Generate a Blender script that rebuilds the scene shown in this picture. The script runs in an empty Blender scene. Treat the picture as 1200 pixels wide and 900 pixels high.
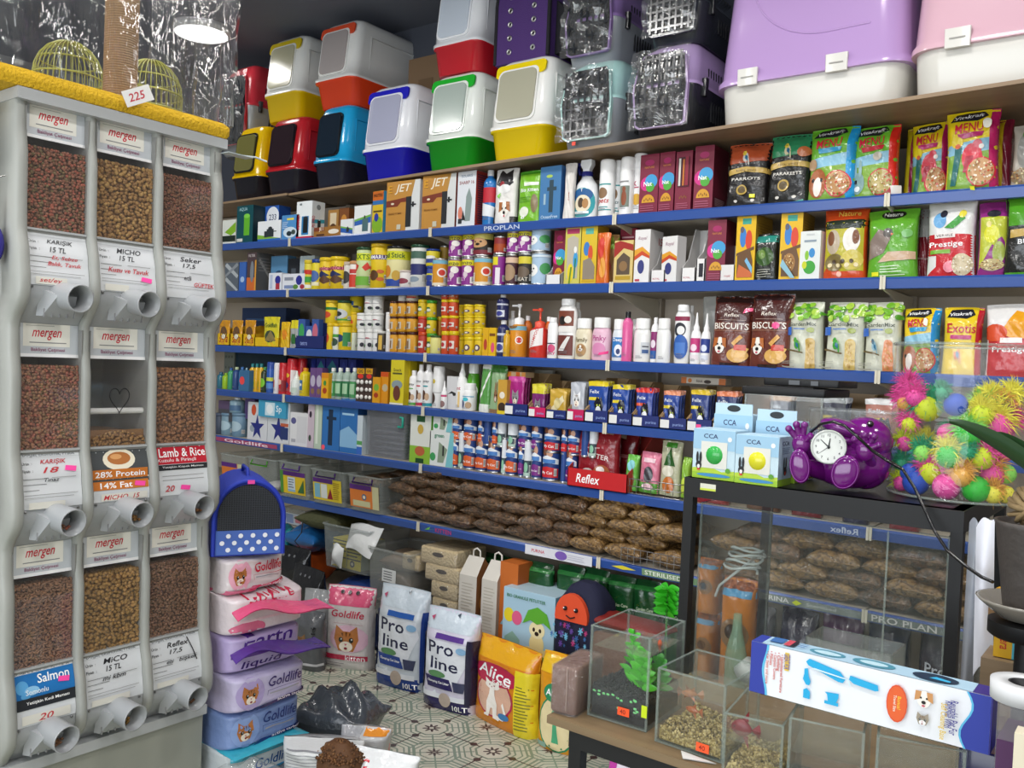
import bpy, math, random
from mathutils import Vector, Matrix
from mathutils.geometry import tessellate_polygon
random.seed(7)
R=math.radians; PI=math.pi
SC=bpy.context.scene; COL=SC.collection
# ---------------------------------------------------------------- camera geometry
FPX=1046.0; CAM=Vector((0,0,1.42))
CR=Vector((0.79509,0.60492,0.04370)); CD=Vector((0.05027,0.00608,-0.99872)); CF=Vector((-0.60441,0.79627,-0.02558))
def proj(p):
    q=Vector(p)-CAM; d=q.dot(CF); return 600+FPX*q.dot(CR)/d, 450+FPX*q.dot(CD)/d
def ray(x,y): return (CR*(x-600)+CD*(y-450)+CF*FPX)
def atY(x,y,Y): r=ray(x,y); return CAM+r*(Y/r.y)
def atX(x,y,X): r=ray(x,y); return CAM+r*(X/r.x)
def atZ(x,y,Z): r=ray(x,y); return CAM+r*((Z-CAM.z)/r.z)
def solve(x=None,y=None,fix=None,axis=0):
    # the coordinate along axis so that point fix projects on column x (or row y)
    k,A=(x-600,CR) if x is not None else (y-450,CD)
    W=FPX*A-k*CF; q=Vector(fix)-CAM; q[axis]=0
    return -(W.dot(q))/W[axis]+CAM[axis]
def XA(x,Y,z): return solve(x=x,fix=(0,Y,z),axis=0)
def ZA(y,X,Y): return solve(y=y,fix=(X,Y,0),axis=2)
# ---------------------------------------------------------------- materials
MATS={}
def s2l(c): return c/12.92 if c<=0.04045 else ((c+0.055)/1.055)**2.4
def hexc(h):
    h=h.lstrip('#')
    if len(h)==3: h=''.join(c*2 for c in h)
    return tuple(s2l(int(h[i:i+2],16)/255) for i in (0,2,4))+(1,)
def newmat(name):
    m=bpy.data.materials.new(name); m.use_nodes=True; nt=m.node_tree; b=nt.nodes['Principled BSDF']; return m,nt,b
def mat(c,rough=.45,metal=0,coat=0,trans=0,alpha=1,ior=1.45,bump=0,bscale=60,emit=0):
    key=(c,rough,metal,coat,trans,alpha,bump,bscale,emit)
    if key in MATS: return MATS[key]
    m,nt,b=newmat('surface_'+c.lstrip('#')); b.inputs['Base Color'].default_value=hexc(c); b.inputs['Roughness'].default_value=rough
    b.inputs['Metallic'].default_value=metal; b.inputs['Coat Weight'].default_value=coat; b.inputs['Coat Roughness'].default_value=.12
    b.inputs['Transmission Weight'].default_value=trans; b.inputs['Alpha'].default_value=alpha; b.inputs['IOR'].default_value=ior
    if emit: b.inputs['Emission Color'].default_value=hexc(c); b.inputs['Emission Strength'].default_value=emit
    if bump:
        tc=nt.nodes.new('ShaderNodeTexCoord'); n=nt.nodes.new('ShaderNodeTexNoise'); n.inputs['Scale'].default_value=bscale; n.inputs['Detail'].default_value=3
        bp=nt.nodes.new('ShaderNodeBump'); bp.inputs['Strength'].default_value=bump; bp.inputs['Distance'].default_value=.01
        nt.links.new(tc.outputs['Object'],n.inputs['Vector']); nt.links.new(n.outputs['Fac'],bp.inputs['Height']); nt.links.new(bp.outputs['Normal'],b.inputs['Normal'])
        nt.links.new(bp.outputs['Normal'],b.inputs['Coat Normal'])
    MATS[key]=m; return m
def M(c):
    if not isinstance(c,str): return c
    if c[0]=='~': return mat(c[1:],.27,coat=.5,bump=.55,bscale=22)      # wrinkled glossy foil or film
    if c[0]=='*': return mat(c[1:],.22,coat=.3)                         # glossy plastic
    if c[0]=='!': return mat(c[1:],.3,metal=1)
    return mat(c)
def clear(name,tint='#ffffff',a=.12,rough=.05,bump=0,bscale=30,f0=.035):
    # a thin sheet of clear plastic or glass: mostly lets light straight through, reflects by fresnel
    key=('clear',name)
    if key in MATS: return MATS[key]
    m=bpy.data.materials.new(name); m.use_nodes=True; nt=m.node_tree; nt.nodes.clear()
    out=nt.nodes.new('ShaderNodeOutputMaterial'); tr=nt.nodes.new('ShaderNodeBsdfTransparent'); gl=nt.nodes.new('ShaderNodeBsdfGlossy'); df=nt.nodes.new('ShaderNodeBsdfDiffuse')
    tr.inputs['Color'].default_value=tuple(1-(1-c)*.12 for c in hexc(tint)); df.inputs['Color'].default_value=hexc(tint); gl.inputs['Roughness'].default_value=rough
    m1=nt.nodes.new('ShaderNodeMixShader'); m2=nt.nodes.new('ShaderNodeMixShader'); fr=nt.nodes.new('ShaderNodeLayerWeight'); fr.inputs['Blend'].default_value=.5; pw=nt.nodes.new('ShaderNodeMath'); pw.operation='POWER'; pw.inputs[1].default_value=4; mu=nt.nodes.new('ShaderNodeMath'); mu.operation='MULTIPLY_ADD'; mu.inputs[1].default_value=.55; mu.inputs[2].default_value=f0
    m1.inputs[0].default_value=a; L=nt.links.new
    L(tr.outputs[0],m1.inputs[1]); L(df.outputs[0],m1.inputs[2]); L(fr.outputs['Facing'],pw.inputs[0]); L(pw.outputs[0],mu.inputs[0]); L(mu.outputs[0],m2.inputs[0]); L(m1.outputs[0],m2.inputs[1]); L(gl.outputs[0],m2.inputs[2]); L(m2.outputs[0],out.inputs[0])
    if bump:
        tc=nt.nodes.new('ShaderNodeTexCoord'); mp=nt.nodes.new('ShaderNodeMapping'); mp.inputs['Scale'].default_value=(1,1,.10 if bump>1 else 1); n=nt.nodes.new('ShaderNodeTexNoise'); n.inputs['Scale'].default_value=bscale; n.inputs['Detail'].default_value=4; n.inputs['Distortion'].default_value=.6
        bp=nt.nodes.new('ShaderNodeBump'); bp.inputs['Strength'].default_value=min(bump,1); bp.inputs['Distance'].default_value=.02
        L(tc.outputs['Object'],mp.inputs[0]); L(mp.outputs[0],n.inputs['Vector']); L(n.outputs['Fac'],bp.inputs['Height']); L(bp.outputs[0],gl.inputs['Normal']); L(bp.outputs[0],fr.inputs['Normal'])
    MATS[key]=m; return m
def pellets(name,cols,scale,rough=.6,coat=0,bump=.8,film=0):
    # a pile of granules seen close: voronoi cells of varied colour with relief
    if name in MATS: return MATS[name]
    m,nt,b=newmat(name); L=nt.links.new; tc=nt.nodes.new('ShaderNodeTexCoord'); v=nt.nodes.new('ShaderNodeTexVoronoi'); v.inputs['Scale'].default_value=scale
    L(tc.outputs['Object'],v.inputs['Vector']); sp=nt.nodes.new('ShaderNodeSeparateColor'); L(v.outputs['Color'],sp.inputs[0])
    cr=nt.nodes.new('ShaderNodeValToRGB'); cr.color_ramp.interpolation='CONSTANT'; els=cr.color_ramp.elements
    while len(els)<len(cols): els.new(.5)
    for i,c in enumerate(cols): els[i].position=i/len(cols); els[i].color=hexc(c)
    L(sp.outputs[0],cr.inputs[0]); L(cr.outputs[0],b.inputs['Base Color']); b.inputs['Roughness'].default_value=rough; b.inputs['Coat Weight'].default_value=coat; b.inputs['Coat Roughness'].default_value=.1
    inv=nt.nodes.new('ShaderNodeMath'); inv.operation='MULTIPLY'; inv.inputs[1].default_value=-1; L(v.outputs['Distance'],inv.inputs[0])
    bp=nt.nodes.new('ShaderNodeBump'); bp.inputs['Strength'].default_value=bump; bp.inputs['Distance'].default_value=.6/scale; L(inv.outputs[0],bp.inputs['Height']); L(bp.outputs[0],b.inputs['Normal'])
    if film:
        n=nt.nodes.new('ShaderNodeTexNoise'); n.inputs['Scale'].default_value=film; n.inputs['Detail'].default_value=5; n.inputs['Distortion'].default_value=1; L(tc.outputs['Object'],n.inputs['Vector'])
        b2=nt.nodes.new('ShaderNodeBump'); b2.inputs['Strength'].default_value=.9; b2.inputs['Distance'].default_value=.03; L(n.outputs['Fac'],b2.inputs['Height']); L(b2.outputs[0],b.inputs['Coat Normal'])
    MATS[name]=m; return m
# ---------------------------------------------------------------- mesh builder
class MB:
    def __init__(s): s.v=[]; s.f=[]; s.m=[]; s.sm=[]; s.mats=[]
    def mi(s,m):
        m=M(m)
        if m not in s.mats: s.mats.append(m)
        return s.mats.index(m)
    def add(s,vs,fs,m,sm=False):
        o=len(s.v); s.v.extend([tuple(p) for p in vs]); k=s.mi(m)
        for f in fs: s.f.append([i+o for i in f]); s.m.append(k); s.sm.append(sm)
    def box(s,x0,y0,z0,x1,y1,z1,m,T=None):
        vs=[Vector((x,y,z)) for z in (z0,z1) for y in (y0,y1) for x in (x0,x1)]
        if T is not None: vs=[T@p for p in vs]
        s.add(vs,[(0,2,3,1),(4,5,7,6),(0,1,5,4),(2,6,7,3),(0,4,6,2),(1,3,7,5)],m)
    def loft(s,rings,m,cap0=True,cap1=True,sm=True,T=None):
        n=len(rings[0]); vs=[Vector(p) for r in rings for p in r]
        if T is not None: vs=[T@p for p in vs]
        fs=[]
        for k in range(len(rings)-1):
            for i in range(n): j=(i+1)%n; fs.append((k*n+i,k*n+j,(k+1)*n+j,(k+1)*n+i))
        s.add(vs,fs,m,sm)
        if cap0: s.add([T@Vector(p) if T is not None else p for p in rings[0]],[tuple(reversed(range(n)))],m)
        if cap1: s.add([T@Vector(p) if T is not None else p for p in rings[-1]],[tuple(range(n))],m)
    def lathe(s,prof,m,n=20,T=None,cap0=True,cap1=True,sx=1,sy=1):
        s.loft([[(r*math.cos(2*PI*i/n)*sx,r*math.sin(2*PI*i/n)*sy,z) for i in range(n)] for r,z in prof],m,cap0,cap1,True,T)
    def tube(s,pts,r,m,n=8,closed=False):
        pts=[Vector(p) for p in pts]; rings=[]; N=len(pts); up=None
        for i,p in enumerate(pts):
            a=pts[max(i-1,0)] if not closed else pts[i-1]; b=pts[min(i+1,N-1)] if not closed else pts[(i+1)%N]
            t=(b-a); t=t.normalized() if t.length>1e-9 else Vector((0,0,1))
            if up is None: up=Vector((0,0,1)) if abs(t.z)<.9 else Vector((1,0,0))
            x=t.cross(up).normalized(); y=x.cross(t).normalized(); up=y
            rr=r[i] if isinstance(r,(list,tuple)) else r
            rings.append([p+x*(rr*math.cos(2*PI*k/n))+y*(rr*math.sin(2*PI*k/n)) for k in range(n)])
        if closed: rings.append(rings[0])
        s.loft(rings,m,not closed,not closed)
    def sphere(s,c,r,m,n=14,sc=(1,1,1),T=None):
        rings=[]; h=max(6,n//2+1)
        for j in range(h+1):
            a=PI*j/h; rr=max(math.sin(a),1e-3)
            rings.append([(c[0]+r*sc[0]*rr*math.cos(2*PI*i/n),c[1]+r*sc[1]*rr*math.sin(2*PI*i/n),c[2]-r*sc[2]*math.cos(a)) for i in range(n)])
        s.loft(rings,m,False,False,True,T)
    def grid(s,fn,nu,nv,m,sm=True,flip=False):
        vs=[fn(i/nu,j/nv) for j in range(nv+1) for i in range(nu+1)]; fs=[]
        for j in range(nv):
            for i in range(nu):
                a=j*(nu+1)+i; q=(a,a+1,a+nu+2,a+nu+1); fs.append(q[::-1] if flip else q)
        s.add(vs,fs,m,sm)
    def build(s,name,parent=None,loc=None,rz=0,rot=None):
        me=bpy.data.meshes.new(name); me.from_pydata(s.v,[],s.f)
        for m in s.mats: me.materials.append(m)
        me.polygons.foreach_set('material_index',s.m); me.polygons.foreach_set('use_smooth',s.sm); me.update()
        o=bpy.data.objects.new(name,me); COL.objects.link(o)
        if parent is not None: o.parent=parent
        if loc is not None: o.location=loc
        if rz: o.rotation_euler.z=rz
        if rot is not None: o.rotation_euler=rot
        return o
def rr_ring(w,d,r,z,n=4,cx=0,cy=0):
    r=min(r,w/2-1e-4,d/2-1e-4); P=[]
    for sx,sy,a0 in ((1,1,0),(-1,1,90),(-1,-1,180),(1,-1,270)):
        for i in range(n+1):
            a=R(a0+90*i/n); P.append((cx+sx*(w/2-r)+r*math.cos(a),cy+sy*(d/2-r)+r*math.sin(a),z))
    return P
def rbox(mb,w,d,z0,z1,r,m,e=0,T=None,cx=0,cy=0):
    # upright block with rounded vertical edges and (e) rounded top and bottom edges
    if e: rs=[rr_ring(w-2*e,d-2*e,r,z0,4,cx,cy),rr_ring(w-.6*e,d-.6*e,r,z0+.3*e,4,cx,cy),rr_ring(w,d,r,z0+e,4,cx,cy),rr_ring(w,d,r,z1-e,4,cx,cy),rr_ring(w-.6*e,d-.6*e,r,z1-.3*e,4,cx,cy),rr_ring(w-2*e,d-2*e,r,z1,4,cx,cy)]
    else: rs=[rr_ring(w,d,r,z0,4,cx,cy),rr_ring(w,d,r,z1,4,cx,cy)]
    mb.loft(rs,m,T=T)
# ---------------------------------------------------------------- things
def tag(o,label=None,cat=None,group=None,kind=None):
    if label: o['label']=label
    if cat: o['category']=cat
    if group: o['group']=group
    if kind: o['kind']=kind
    return o
def thing(name,label,cat,loc=(0,0,0),rz=0,group=None):
    o=bpy.data.objects.new(name,None); COL.objects.link(o); o.location=loc; o.rotation_euler=(0,0,rz); o.empty_display_size=.05
    return tag(o,label,cat,group)
def copy_tree(o,parent=None):
    c=o.copy(); COL.objects.link(c)
    if parent is not None: c.parent=parent
    for ch in [k for k in ALLCH.get(o.name,[])]: copy_tree(ch,c)
    return c
ALLCH={}
def index_children():
    ALLCH.clear()
    for o in SC.objects:
        if o.parent is not None: ALLCH.setdefault(o.parent.name,[]).append(o)
# ---------------------------------------------------------------- printed artwork, laid on a surface
TXT={}
def text_geo(s,bold=0,shear=0):
    k=(s,bold,shear)
    if k in TXT: return TXT[k]
    cu=bpy.data.curves.new('lettering','FONT'); cu.body=s; cu.size=1; cu.resolution_u=2; cu.shear=shear; cu.offset=bold
    o=bpy.data.objects.new('lettering',cu); me=o.to_mesh()
    me.calc_loop_triangles(); vs=[(v.co.x,v.co.y) for v in me.vertices]; fs=[tuple(t.vertices) for t in me.loop_triangles]
    o.to_mesh_clear(); bpy.data.objects.remove(o); bpy.data.curves.remove(cu)
    if vs:
        x0=min(v[0] for v in vs); x1=max(v[0] for v in vs); y0=min(v[1] for v in vs); y1=max(v[1] for v in vs); W=max(x1-x0,1e-3); H=max(y1-y0,1e-3)
        vs=[((x-x0)/W,(y-y0)/H) for x,y in vs]
    else: W=H=1
    TXT[k]=(vs,fs,W/H); return TXT[k]
def art(mb,S,W,H,prims,L=None,e=.0003,e0=.0003):
    # S(u,v)->(point,normal), u and v run 0..1 over W x H metres. L: longest edge in metres allowed on curved ground
    for k,p in enumerate(prims):
        off=e0+e*k; t=p[0]; tr=[]
        if t=='r':
            _,u0,v0,u1,v1,c=p; P=[(u0,v0),(u1,v0),(u1,v1),(u0,v1)]; tr=[(P[0],P[1],P[2]),(P[0],P[2],P[3])]
        elif t=='e':
            _,cu,cv,ru,rv,c=p; n=18; Q=[(cu+ru*math.cos(2*PI*i/n),cv+rv*math.sin(2*PI*i/n)) for i in range(n)]; tr=[((cu,cv),Q[i],Q[(i+1)%n]) for i in range(n)]
        elif t=='o':   # ellipse sized in metres-true proportions: radius as fraction of H
            _,cu,cv,r,c=p; n=18; Q=[(cu+r*H/W*math.cos(2*PI*i/n),cv+r*math.sin(2*PI*i/n)) for i in range(n)]; tr=[((cu,cv),Q[i],Q[(i+1)%n]) for i in range(n)]
        elif t=='p':
            _,P,c=p; idx=tessellate_polygon([[Vector((a*W,b*H,0)) for a,b in P]]); tr=[tuple(P[i] for i in f) for f in idx]
        elif t=='t':
            _,s,cu,cv,wd,c=p[:6]; ht=p[6] if len(p)>6 else None; sh=p[7] if len(p)>7 else 0; rot=p[8] if len(p)>8 else 0
            vs,fs,asp=text_geo(s,.012,sh)
            tw=wd*W; th=(ht*H if ht else tw/asp); ca,sa=math.cos(R(rot)),math.sin(R(rot))
            def uvt(a,b): X=(a-.5)*tw; Y=(b-.5)*th; return (cu+(X*ca-Y*sa)/W,cv+(X*sa+Y*ca)/H)
            vv=[uvt(a,b) for a,b in vs]; tr=[tuple(vv[i] for i in f) for f in fs]
        if L:
            out=[]; st=list(tr)
            while st:
                a,b,cc=st.pop(); l=[((a[0]-b[0])*W)**2+((a[1]-b[1])*H)**2,((b[0]-cc[0])*W)**2+((b[1]-cc[1])*H)**2,((cc[0]-a[0])*W)**2+((cc[1]-a[1])*H)**2]; i=l.index(max(l))
                if l[i]<=L*L or len(out)>900: out.append((a,b,cc)); continue
                if i==0: m=((a[0]+b[0])/2,(a[1]+b[1])/2); st+=[(a,m,cc),(m,b,cc)]
                elif i==1: m=((b[0]+cc[0])/2,(b[1]+cc[1])/2); st+=[(a,b,m),(a,m,cc)]
                else: m=((a[0]+cc[0])/2,(a[1]+cc[1])/2); st+=[(a,b,m),(m,b,cc)]
            tr=out
        vs=[]; ix={}; fs=[]
        for f in tr:
            g=[]
            for q in f:
                kq=(round(q[0],5),round(q[1],5))
                if kq not in ix:
                    P,N=S(min(max(q[0],0),1),min(max(q[1],0),1)); ix[kq]=len(vs); vs.append(Vector(P)+Vector(N)*off)
                g.append(ix[kq])
            if len(set(g))==3: fs.append(g)
        mb.add(vs,fs,c,bool(L))
# front/side faces of a box: origin at base centre
def Sfront(w,d,h,z0=0): return lambda u,v:(((u-.5)*w,-d/2,z0+v*h),(0,-1,0))
def Sright(w,d,h,z0=0): return lambda u,v:((w/2,(u-.5)*d,z0+v*h),(1,0,0))
def Stop(w,d,h): return lambda u,v:(((u-.5)*w,(v-.5)*d,h),(0,0,1))
def Scyl(r,h,z0=0,span=190,sy=1,mid=-90):
    def S(u,v):
        a=R(mid+(u-.5)*span); return ((r*math.cos(a),r*math.sin(a)*sy,z0+v*h),(math.cos(a),math.sin(a)/sy,0))
    return S
# ---------------------------------------------------------------- little pictures used on packaging
def A_cat(u,v,s,c='#c98a4b',k=1,w='#f4ead8'):
    a=s*k
    return [('p',[(u-a,v+s*.2),(u-a*.85,v+s*1.25),(u-a*.25,v+s*.8),(u+a*.25,v+s*.8),(u+a*.85,v+s*1.25),(u+a,v+s*.2),(u+a*.6,v-s*.7),(u-a*.6,v-s*.7)],c),('e',u,v-s*.35,a*.55,s*.4,w),
      ('e',u-a*.42,v+s*.15,a*.18,s*.2,'#20251c'),('e',u+a*.42,v+s*.15,a*.18,s*.2,'#20251c'),('e',u-a*.38,v+s*.22,a*.05,s*.06,'#ffffff'),('e',u+a*.46,v+s*.22,a*.05,s*.06,'#ffffff'),('p',[(u-a*.12,v-s*.12),(u+a*.12,v-s*.12),(u,v-s*.28)],'#c0607a'),('e',u,v-s*.48,a*.14,s*.1,'#8a2a35'),
      ('p',[(u-a*.08,v+s*.75),(u+a*.08,v+s*.75),(u,v+s*.35)],'#6a4020'),('p',[(u-a*.4,v+s*.7),(u-a*.25,v+s*.7),(u-a*.25,v+s*.42)],'#6a4020'),('p',[(u+a*.4,v+s*.7),(u+a*.25,v+s*.7),(u+a*.25,v+s*.42)],'#6a4020')]
def A_dog(u,v,s,c='#b9763c',k=1):
    a=s*k
    return [('e',u,v,a*.8,s,'#f3eee4'),('p',[(u-a,v+s*.9),(u-a*.3,v+s*.9),(u-a*.45,v),(u-a*1.1,v-s*.3)],c),('p',[(u+a,v+s*.9),(u+a*.3,v+s*.9),(u+a*.45,v),(u+a*1.1,v-s*.3)],c),('e',u-a*.35,v+s*.15,a*.12,s*.12,'#1a1512'),('e',u+a*.35,v+s*.15,a*.12,s*.12,'#1a1512'),('e',u,v-s*.35,a*.26,s*.2,'#15110f'),('e',u,v-s*.75,a*.2,s*.12,'#c4566a')]
def A_bird(u,v,s,c='#4fae3a',k=1,b='#e8d24a'):
    a=s*k
    return [('p',[(u+a*.2,v+s*.3),(u+a*.7,v-s*1.2),(u+a*.95,v-s*1.1),(u+a*.75,v+s*.1)],c),('e',u,v,a*.62,s*.72,c),('e',u-a*.3,v+s*.65,a*.4,s*.4,b),('e',u-a*.38,v+s*.72,a*.08,s*.08,'#111111'),('p',[(u-a*.65,v+s*.75),(u-a*.65,v+s*.5),(u-a*.85,v+s*.5)],'#e8a33a'),('p',[(u-a*.1,v+s*.35),(u+a*.5,v+s*.1),(u+a*.55,v-s*.6),(u-a*.1,v-s*.2)],'#2f6f8f')]
def A_rab(u,v,s,k=1,c='#8f6a48'):
    a=s*k
    return [('e',u-a*.3,v+s*1.1,a*.18,s*.6,c),('e',u+a*.25,v+s*1.15,a*.18,s*.6,c),('e',u,v,a*.7,s*.75,c),('e',u,v-s*.3,a*.35,s*.3,'#e9dfd0'),('e',u-a*.35,v+s*.15,a*.12,s*.13,'#15110f'),('e',u+a*.35,v+s*.15,a*.12,s*.13,'#15110f'),('e',u,v-s*.1,a*.09,s*.07,'#c4788a')]
def A_lines(u0,u1,v0,v1,n,c='#5a5a5a',t=.3):
    r=random.Random(int((u0+v0*7+u1*3)*997)+n); o=[]
    for i in range(n):
        v=v1-(i+.5)*(v1-v0)/n; h=(v1-v0)/n*t; o.append(('r',u0,v-h/2,u0+(u1-u0)*r.uniform(.7,1),v+h/2,c))
    return o
def A_seeds(u,v,ru,rv,c='#b98d4e',n=40,cols=('#d9b06a','#8a5a2a','#e9d6a0','#6b3f1f')):
    r=random.Random(int(u*991+v*77)); o=[('e',u,v,ru,rv,c)]
    for i in range(n):
        a=r.random()*2*PI; q=math.sqrt(r.random())*.9; s=.09
        cx=u+ru*q*math.cos(a); cy=v+rv*q*math.sin(a); o.append(('p',[(cx-ru*s,cy),(cx,cy-rv*s),(cx+ru*s,cy),(cx,cy+rv*s)],cols[i%len(cols)]))
    return o
# ---------------------------------------------------------------- kinds of goods
SZ={1:2.015,2:1.746,3:1.438,4:1.188,5:0.923,6:0.651}; SY=3.05
ORD=['','top','second','third','fourth','fifth','sixth']
def finish(parts,name,label,cat,loc,rz=0,group=None,tilt=None):
    # parts: [(part name, MB)]; one part alone becomes the thing itself
    if len(parts)==1:
        o=parts[0][1].build(name,None,loc,rz); tag(o,label,cat,group)
    else:
        o=thing(name,label,cat,loc,rz,group)
        for n,m in parts: m.build(n,o)
    if tilt: o.rotation_euler=(tilt[0],tilt[1],rz)
    return o
def k_carton(w,h,d=.09,c='#ffffff',side=None,top=None,front=(),right=(),window=None,**k):
    mb=MB(); sc=side or c; tc=top or c
    b=.0012
    mb.add([(-w/2,-d/2,0),(w/2,-d/2,0),(w/2,-d/2,h),(-w/2,-d/2,h)],[(0,1,2,3)],c)
    mb.add([(w/2,-d/2,0),(w/2,d/2,0),(w/2,d/2,h),(w/2,-d/2,h)],[(0,1,2,3)],sc)
    mb.add([(-w/2,-d/2,0),(-w/2,d/2,0),(-w/2,d/2,h),(-w/2,-d/2,h)],[(3,2,1,0)],sc)
    mb.add([(-w/2,d/2,0),(w/2,d/2,0),(w/2,d/2,h),(-w/2,d/2,h)],[(3,2,1,0)],sc)
    mb.add([(-w/2,-d/2,h),(w/2,-d/2,h),(w/2,d/2,h),(-w/2,d/2,h)],[(0,1,2,3)],tc); mb.add([(-w/2,-d/2,0),(w/2,-d/2,0),(w/2,d/2,0),(-w/2,d/2,0)],[(3,2,1,0)],tc)
    fl=MB(); fl.box(-w/2+b,-d/2+b,h,w/2-b,d/2-.004,h+.0012,tc)   # tucked top flap
    art(mb,Sfront(w,d,h),w,h,front); art(mb,Sright(w,d,h),d,h,right)
    return [('carton_body',mb),('top_flap',fl)] if w>.07 else [('carton_body',mb)]
def k_tray(w,h,d=.2,c='#b99b73',out='#1d2f63',hf=.4,front=(),hb=1.0,bot=None,slope=.35,**k):
    # display tray: low printed front, raised back, side walls with a slanted cut
    mb=MB(); t=.003; f=h*hf; ys=-d/2+d*slope
    mb.box(-w/2,-d/2,0,w/2,-d/2+t,f,out); mb.box(-w/2,d/2-t,0,w/2,d/2,h*hb,c); mb.box(-w/2,-d/2,0,w/2,d/2,t,c)
    for sx in (-1,1):
        x0=sx*w/2; x1=x0-sx*t; P=[(-d/2,0),(d/2,0),(d/2,h*hb),(ys+(d/2-ys)*.55,h*hb),(ys,f+(h*hb-f)*.25),(-d/2,f)]
        n=len(P); vs=[(x0,y,z) for y,z in P]+[(x1,y,z) for y,z in P]; fs=[tuple(range(n)),tuple(reversed(range(n,2*n)))]+[(i,(i+1)%n,n+(i+1)%n,n+i) for i in range(n)]
        mb.add(vs,fs,c)
    art(mb,Sfront(w,d,f),w,f,front); return [('tray_body',mb)]
def k_can(w,h,c='#ffffff',prims=(),lid=None,lidh=.12,rim='!c9c9c9',span=200,lab=(0.03,.97),tin=True,**k):
    r=w/2; mb=MB(); n=24; l=lidh if lid else 0; H=h*(1-l)
    if tin: mb.lathe([(r*.95,0),(r,.002),(r,.005),(r*.965,.008)],rim,n,cap1=False); mb.lathe([(r*.965,.008),(r*.965,H-.008)],c,n,cap0=False,cap1=False); mb.lathe([(r*.965,H-.008),(r,H-.005),(r,H-.002),(r*.94,H),(r*.9,H-.004),(r*.01,H-.004)],rim,n,cap0=False)
    else: mb.lathe([(r*.9,0),(r*.965,.003),(r*.965,H-.003),(r*.9,H)],c,n)
    prims=list(prims)+([('r',.80,.1,.93,.32,'#e4e4e2')]+[('r',.805+.02*i,.12,.813+.02*i,.3,'#2a2a2c') for i in range(6)]+A_lines(.1,.22,.1,.6,7,'#6a6a66') if w>.035 else [])
    art(mb,Scyl(r*.968,H-.018,.009,span),r*span*PI/180,H,list(prims),L=r*.3,e0=.0004)
    out=[('can_body' if tin else 'jar_body',mb)]
    if lid:
        lb=MB(); lb.lathe([(r*.97,H+.0005),(r*1.02,H+.002),(r*1.02,h-.003),(r*.97,h),(r*.01,h)],lid,n,cap0=True); out.append(('lid',lb))
    return out
PROF={'round':[(.93,0),(1,.02),(1,.72),(.96,.78),(.7,.84),(.42,.87),(.4,.9)],'tall':[(.95,0),(1,.02),(1,.76),(.9,.81),(.5,.86),(.45,.88)],'aero':[(.97,0),(1,.01),(1,.74),(.97,.77),(.9,.79)],
 'sham':[(.85,0),(.95,.015),(1,.3),(1,.74),(.93,.83),(.7,.89),(.6,.9)],'squat':[(.92,0),(1,.03),(1,.62),(.9,.72),(.72,.77)],'drop':[(.93,0),(1,.02),(1,.52),(.8,.62),(.5,.66)],'sprayb':[(.93,0),(1,.03),(1,.4),(.85,.58),(.5,.68),(.36,.74)],'pump':[(.93,0),(1,.02),(1,.5),(.9,.57),(.5,.62)]}
def k_bottle(w,h,shape='round',c='*#f2f2f2',prims=(),cap='*#f4f4f4',ky=1,span=180,cap2=None,lz=(.08,.68),**k):
    r=w/2; mb=MB(); P=PROF[shape]; mb.lathe([(a*r,z*h) for a,z in P],c,22,sy=ky)
    prims=list(prims)+A_lines(.36,.64,.03,.16,3,'#7a7a80')
    z0,z1=lz; art(mb,Scyl(r*1.004,h*(z1-z0),h*z0,span,ky),r*span*PI/180,h*(z1-z0),list(prims),L=r*.35,e0=.0004)
    cb=MB(); zt=P[-1][1]*h; rn=P[-1][0]*r
    if shape in('round','tall','sham'): rc=max(rn*1.15,r*.45); cb.lathe([(rc,zt-.002),(rc,h-.003),(rc*.93,h),(rc*.01,h)],cap,18,sy=1 if ky==1 else .9); nm='cap'
    elif shape=='squat': rc=r*.82; cb.lathe([(rc,zt-.002),(rc,h-.003),(rc*.95,h),(rc*.01,h)],cap,20,sy=max(ky,.8)); nm='screw_lid'
    elif shape=='aero': rc=r*.97; cb.lathe([(rc,zt-.004),(rc,h-.008),(rc*.9,h-.001),(rc*.6,h),(.001,h)],cap,20); nm='aerosol_cap'
    elif shape=='drop': rc=r*.55; cb.lathe([(rc,zt-.002),(rc,zt+.06*h),(rc*.8,zt+.08*h),(rc*.55,zt+.14*h),(rc*.25,h-.004),(.001,h)],cap,16); nm='nozzle'
    elif shape=='pump':
        cb.lathe([(rn*1.1,zt-.002),(rn*1.1,zt+.1*h),(rn*.4,zt+.13*h),(rn*.22,zt+.13*h),(rn*.22,h*.93),(rn*.5,h*.94),(rn*.5,h),(.001,h)],cap,16); cb.box(-rn*1.9,-rn*.22,h*.95,0,rn*.22,h*.985,cap); nm='pump_head'
    else:
        cb.lathe([(rn*1.15,zt-.004),(rn*1.15,zt+.06*h),(rn*.8,zt+.07*h)],cap2 or cap,16)
        cb.loft([rr_ring(rn*1.5,rn*1.3,.003,zt+.05*h),rr_ring(rn*1.5,rn*1.3,.003,zt+.1*h),rr_ring(rn*2.6,rn*1.5,.004,zt+.18*h),rr_ring(rn*2.4,rn*1.4,.004,h)],cap)
        cb.box(-rn*2.6,-rn*.4,zt+.16*h,-rn*1.1,rn*.4,zt+.22*h,cap2 or cap)   # nozzle
        T=Matrix.Translation((-rn*1.5,0,zt+.02*h))@Matrix.Rotation(R(-22),4,'Y'); cb.box(-rn*.18,-rn*.35,0,rn*.2,rn*.35,.15*h,cap2 or cap,T); nm='trigger_head'
    return [('bottle_body',mb),(nm,cb)]
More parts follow.
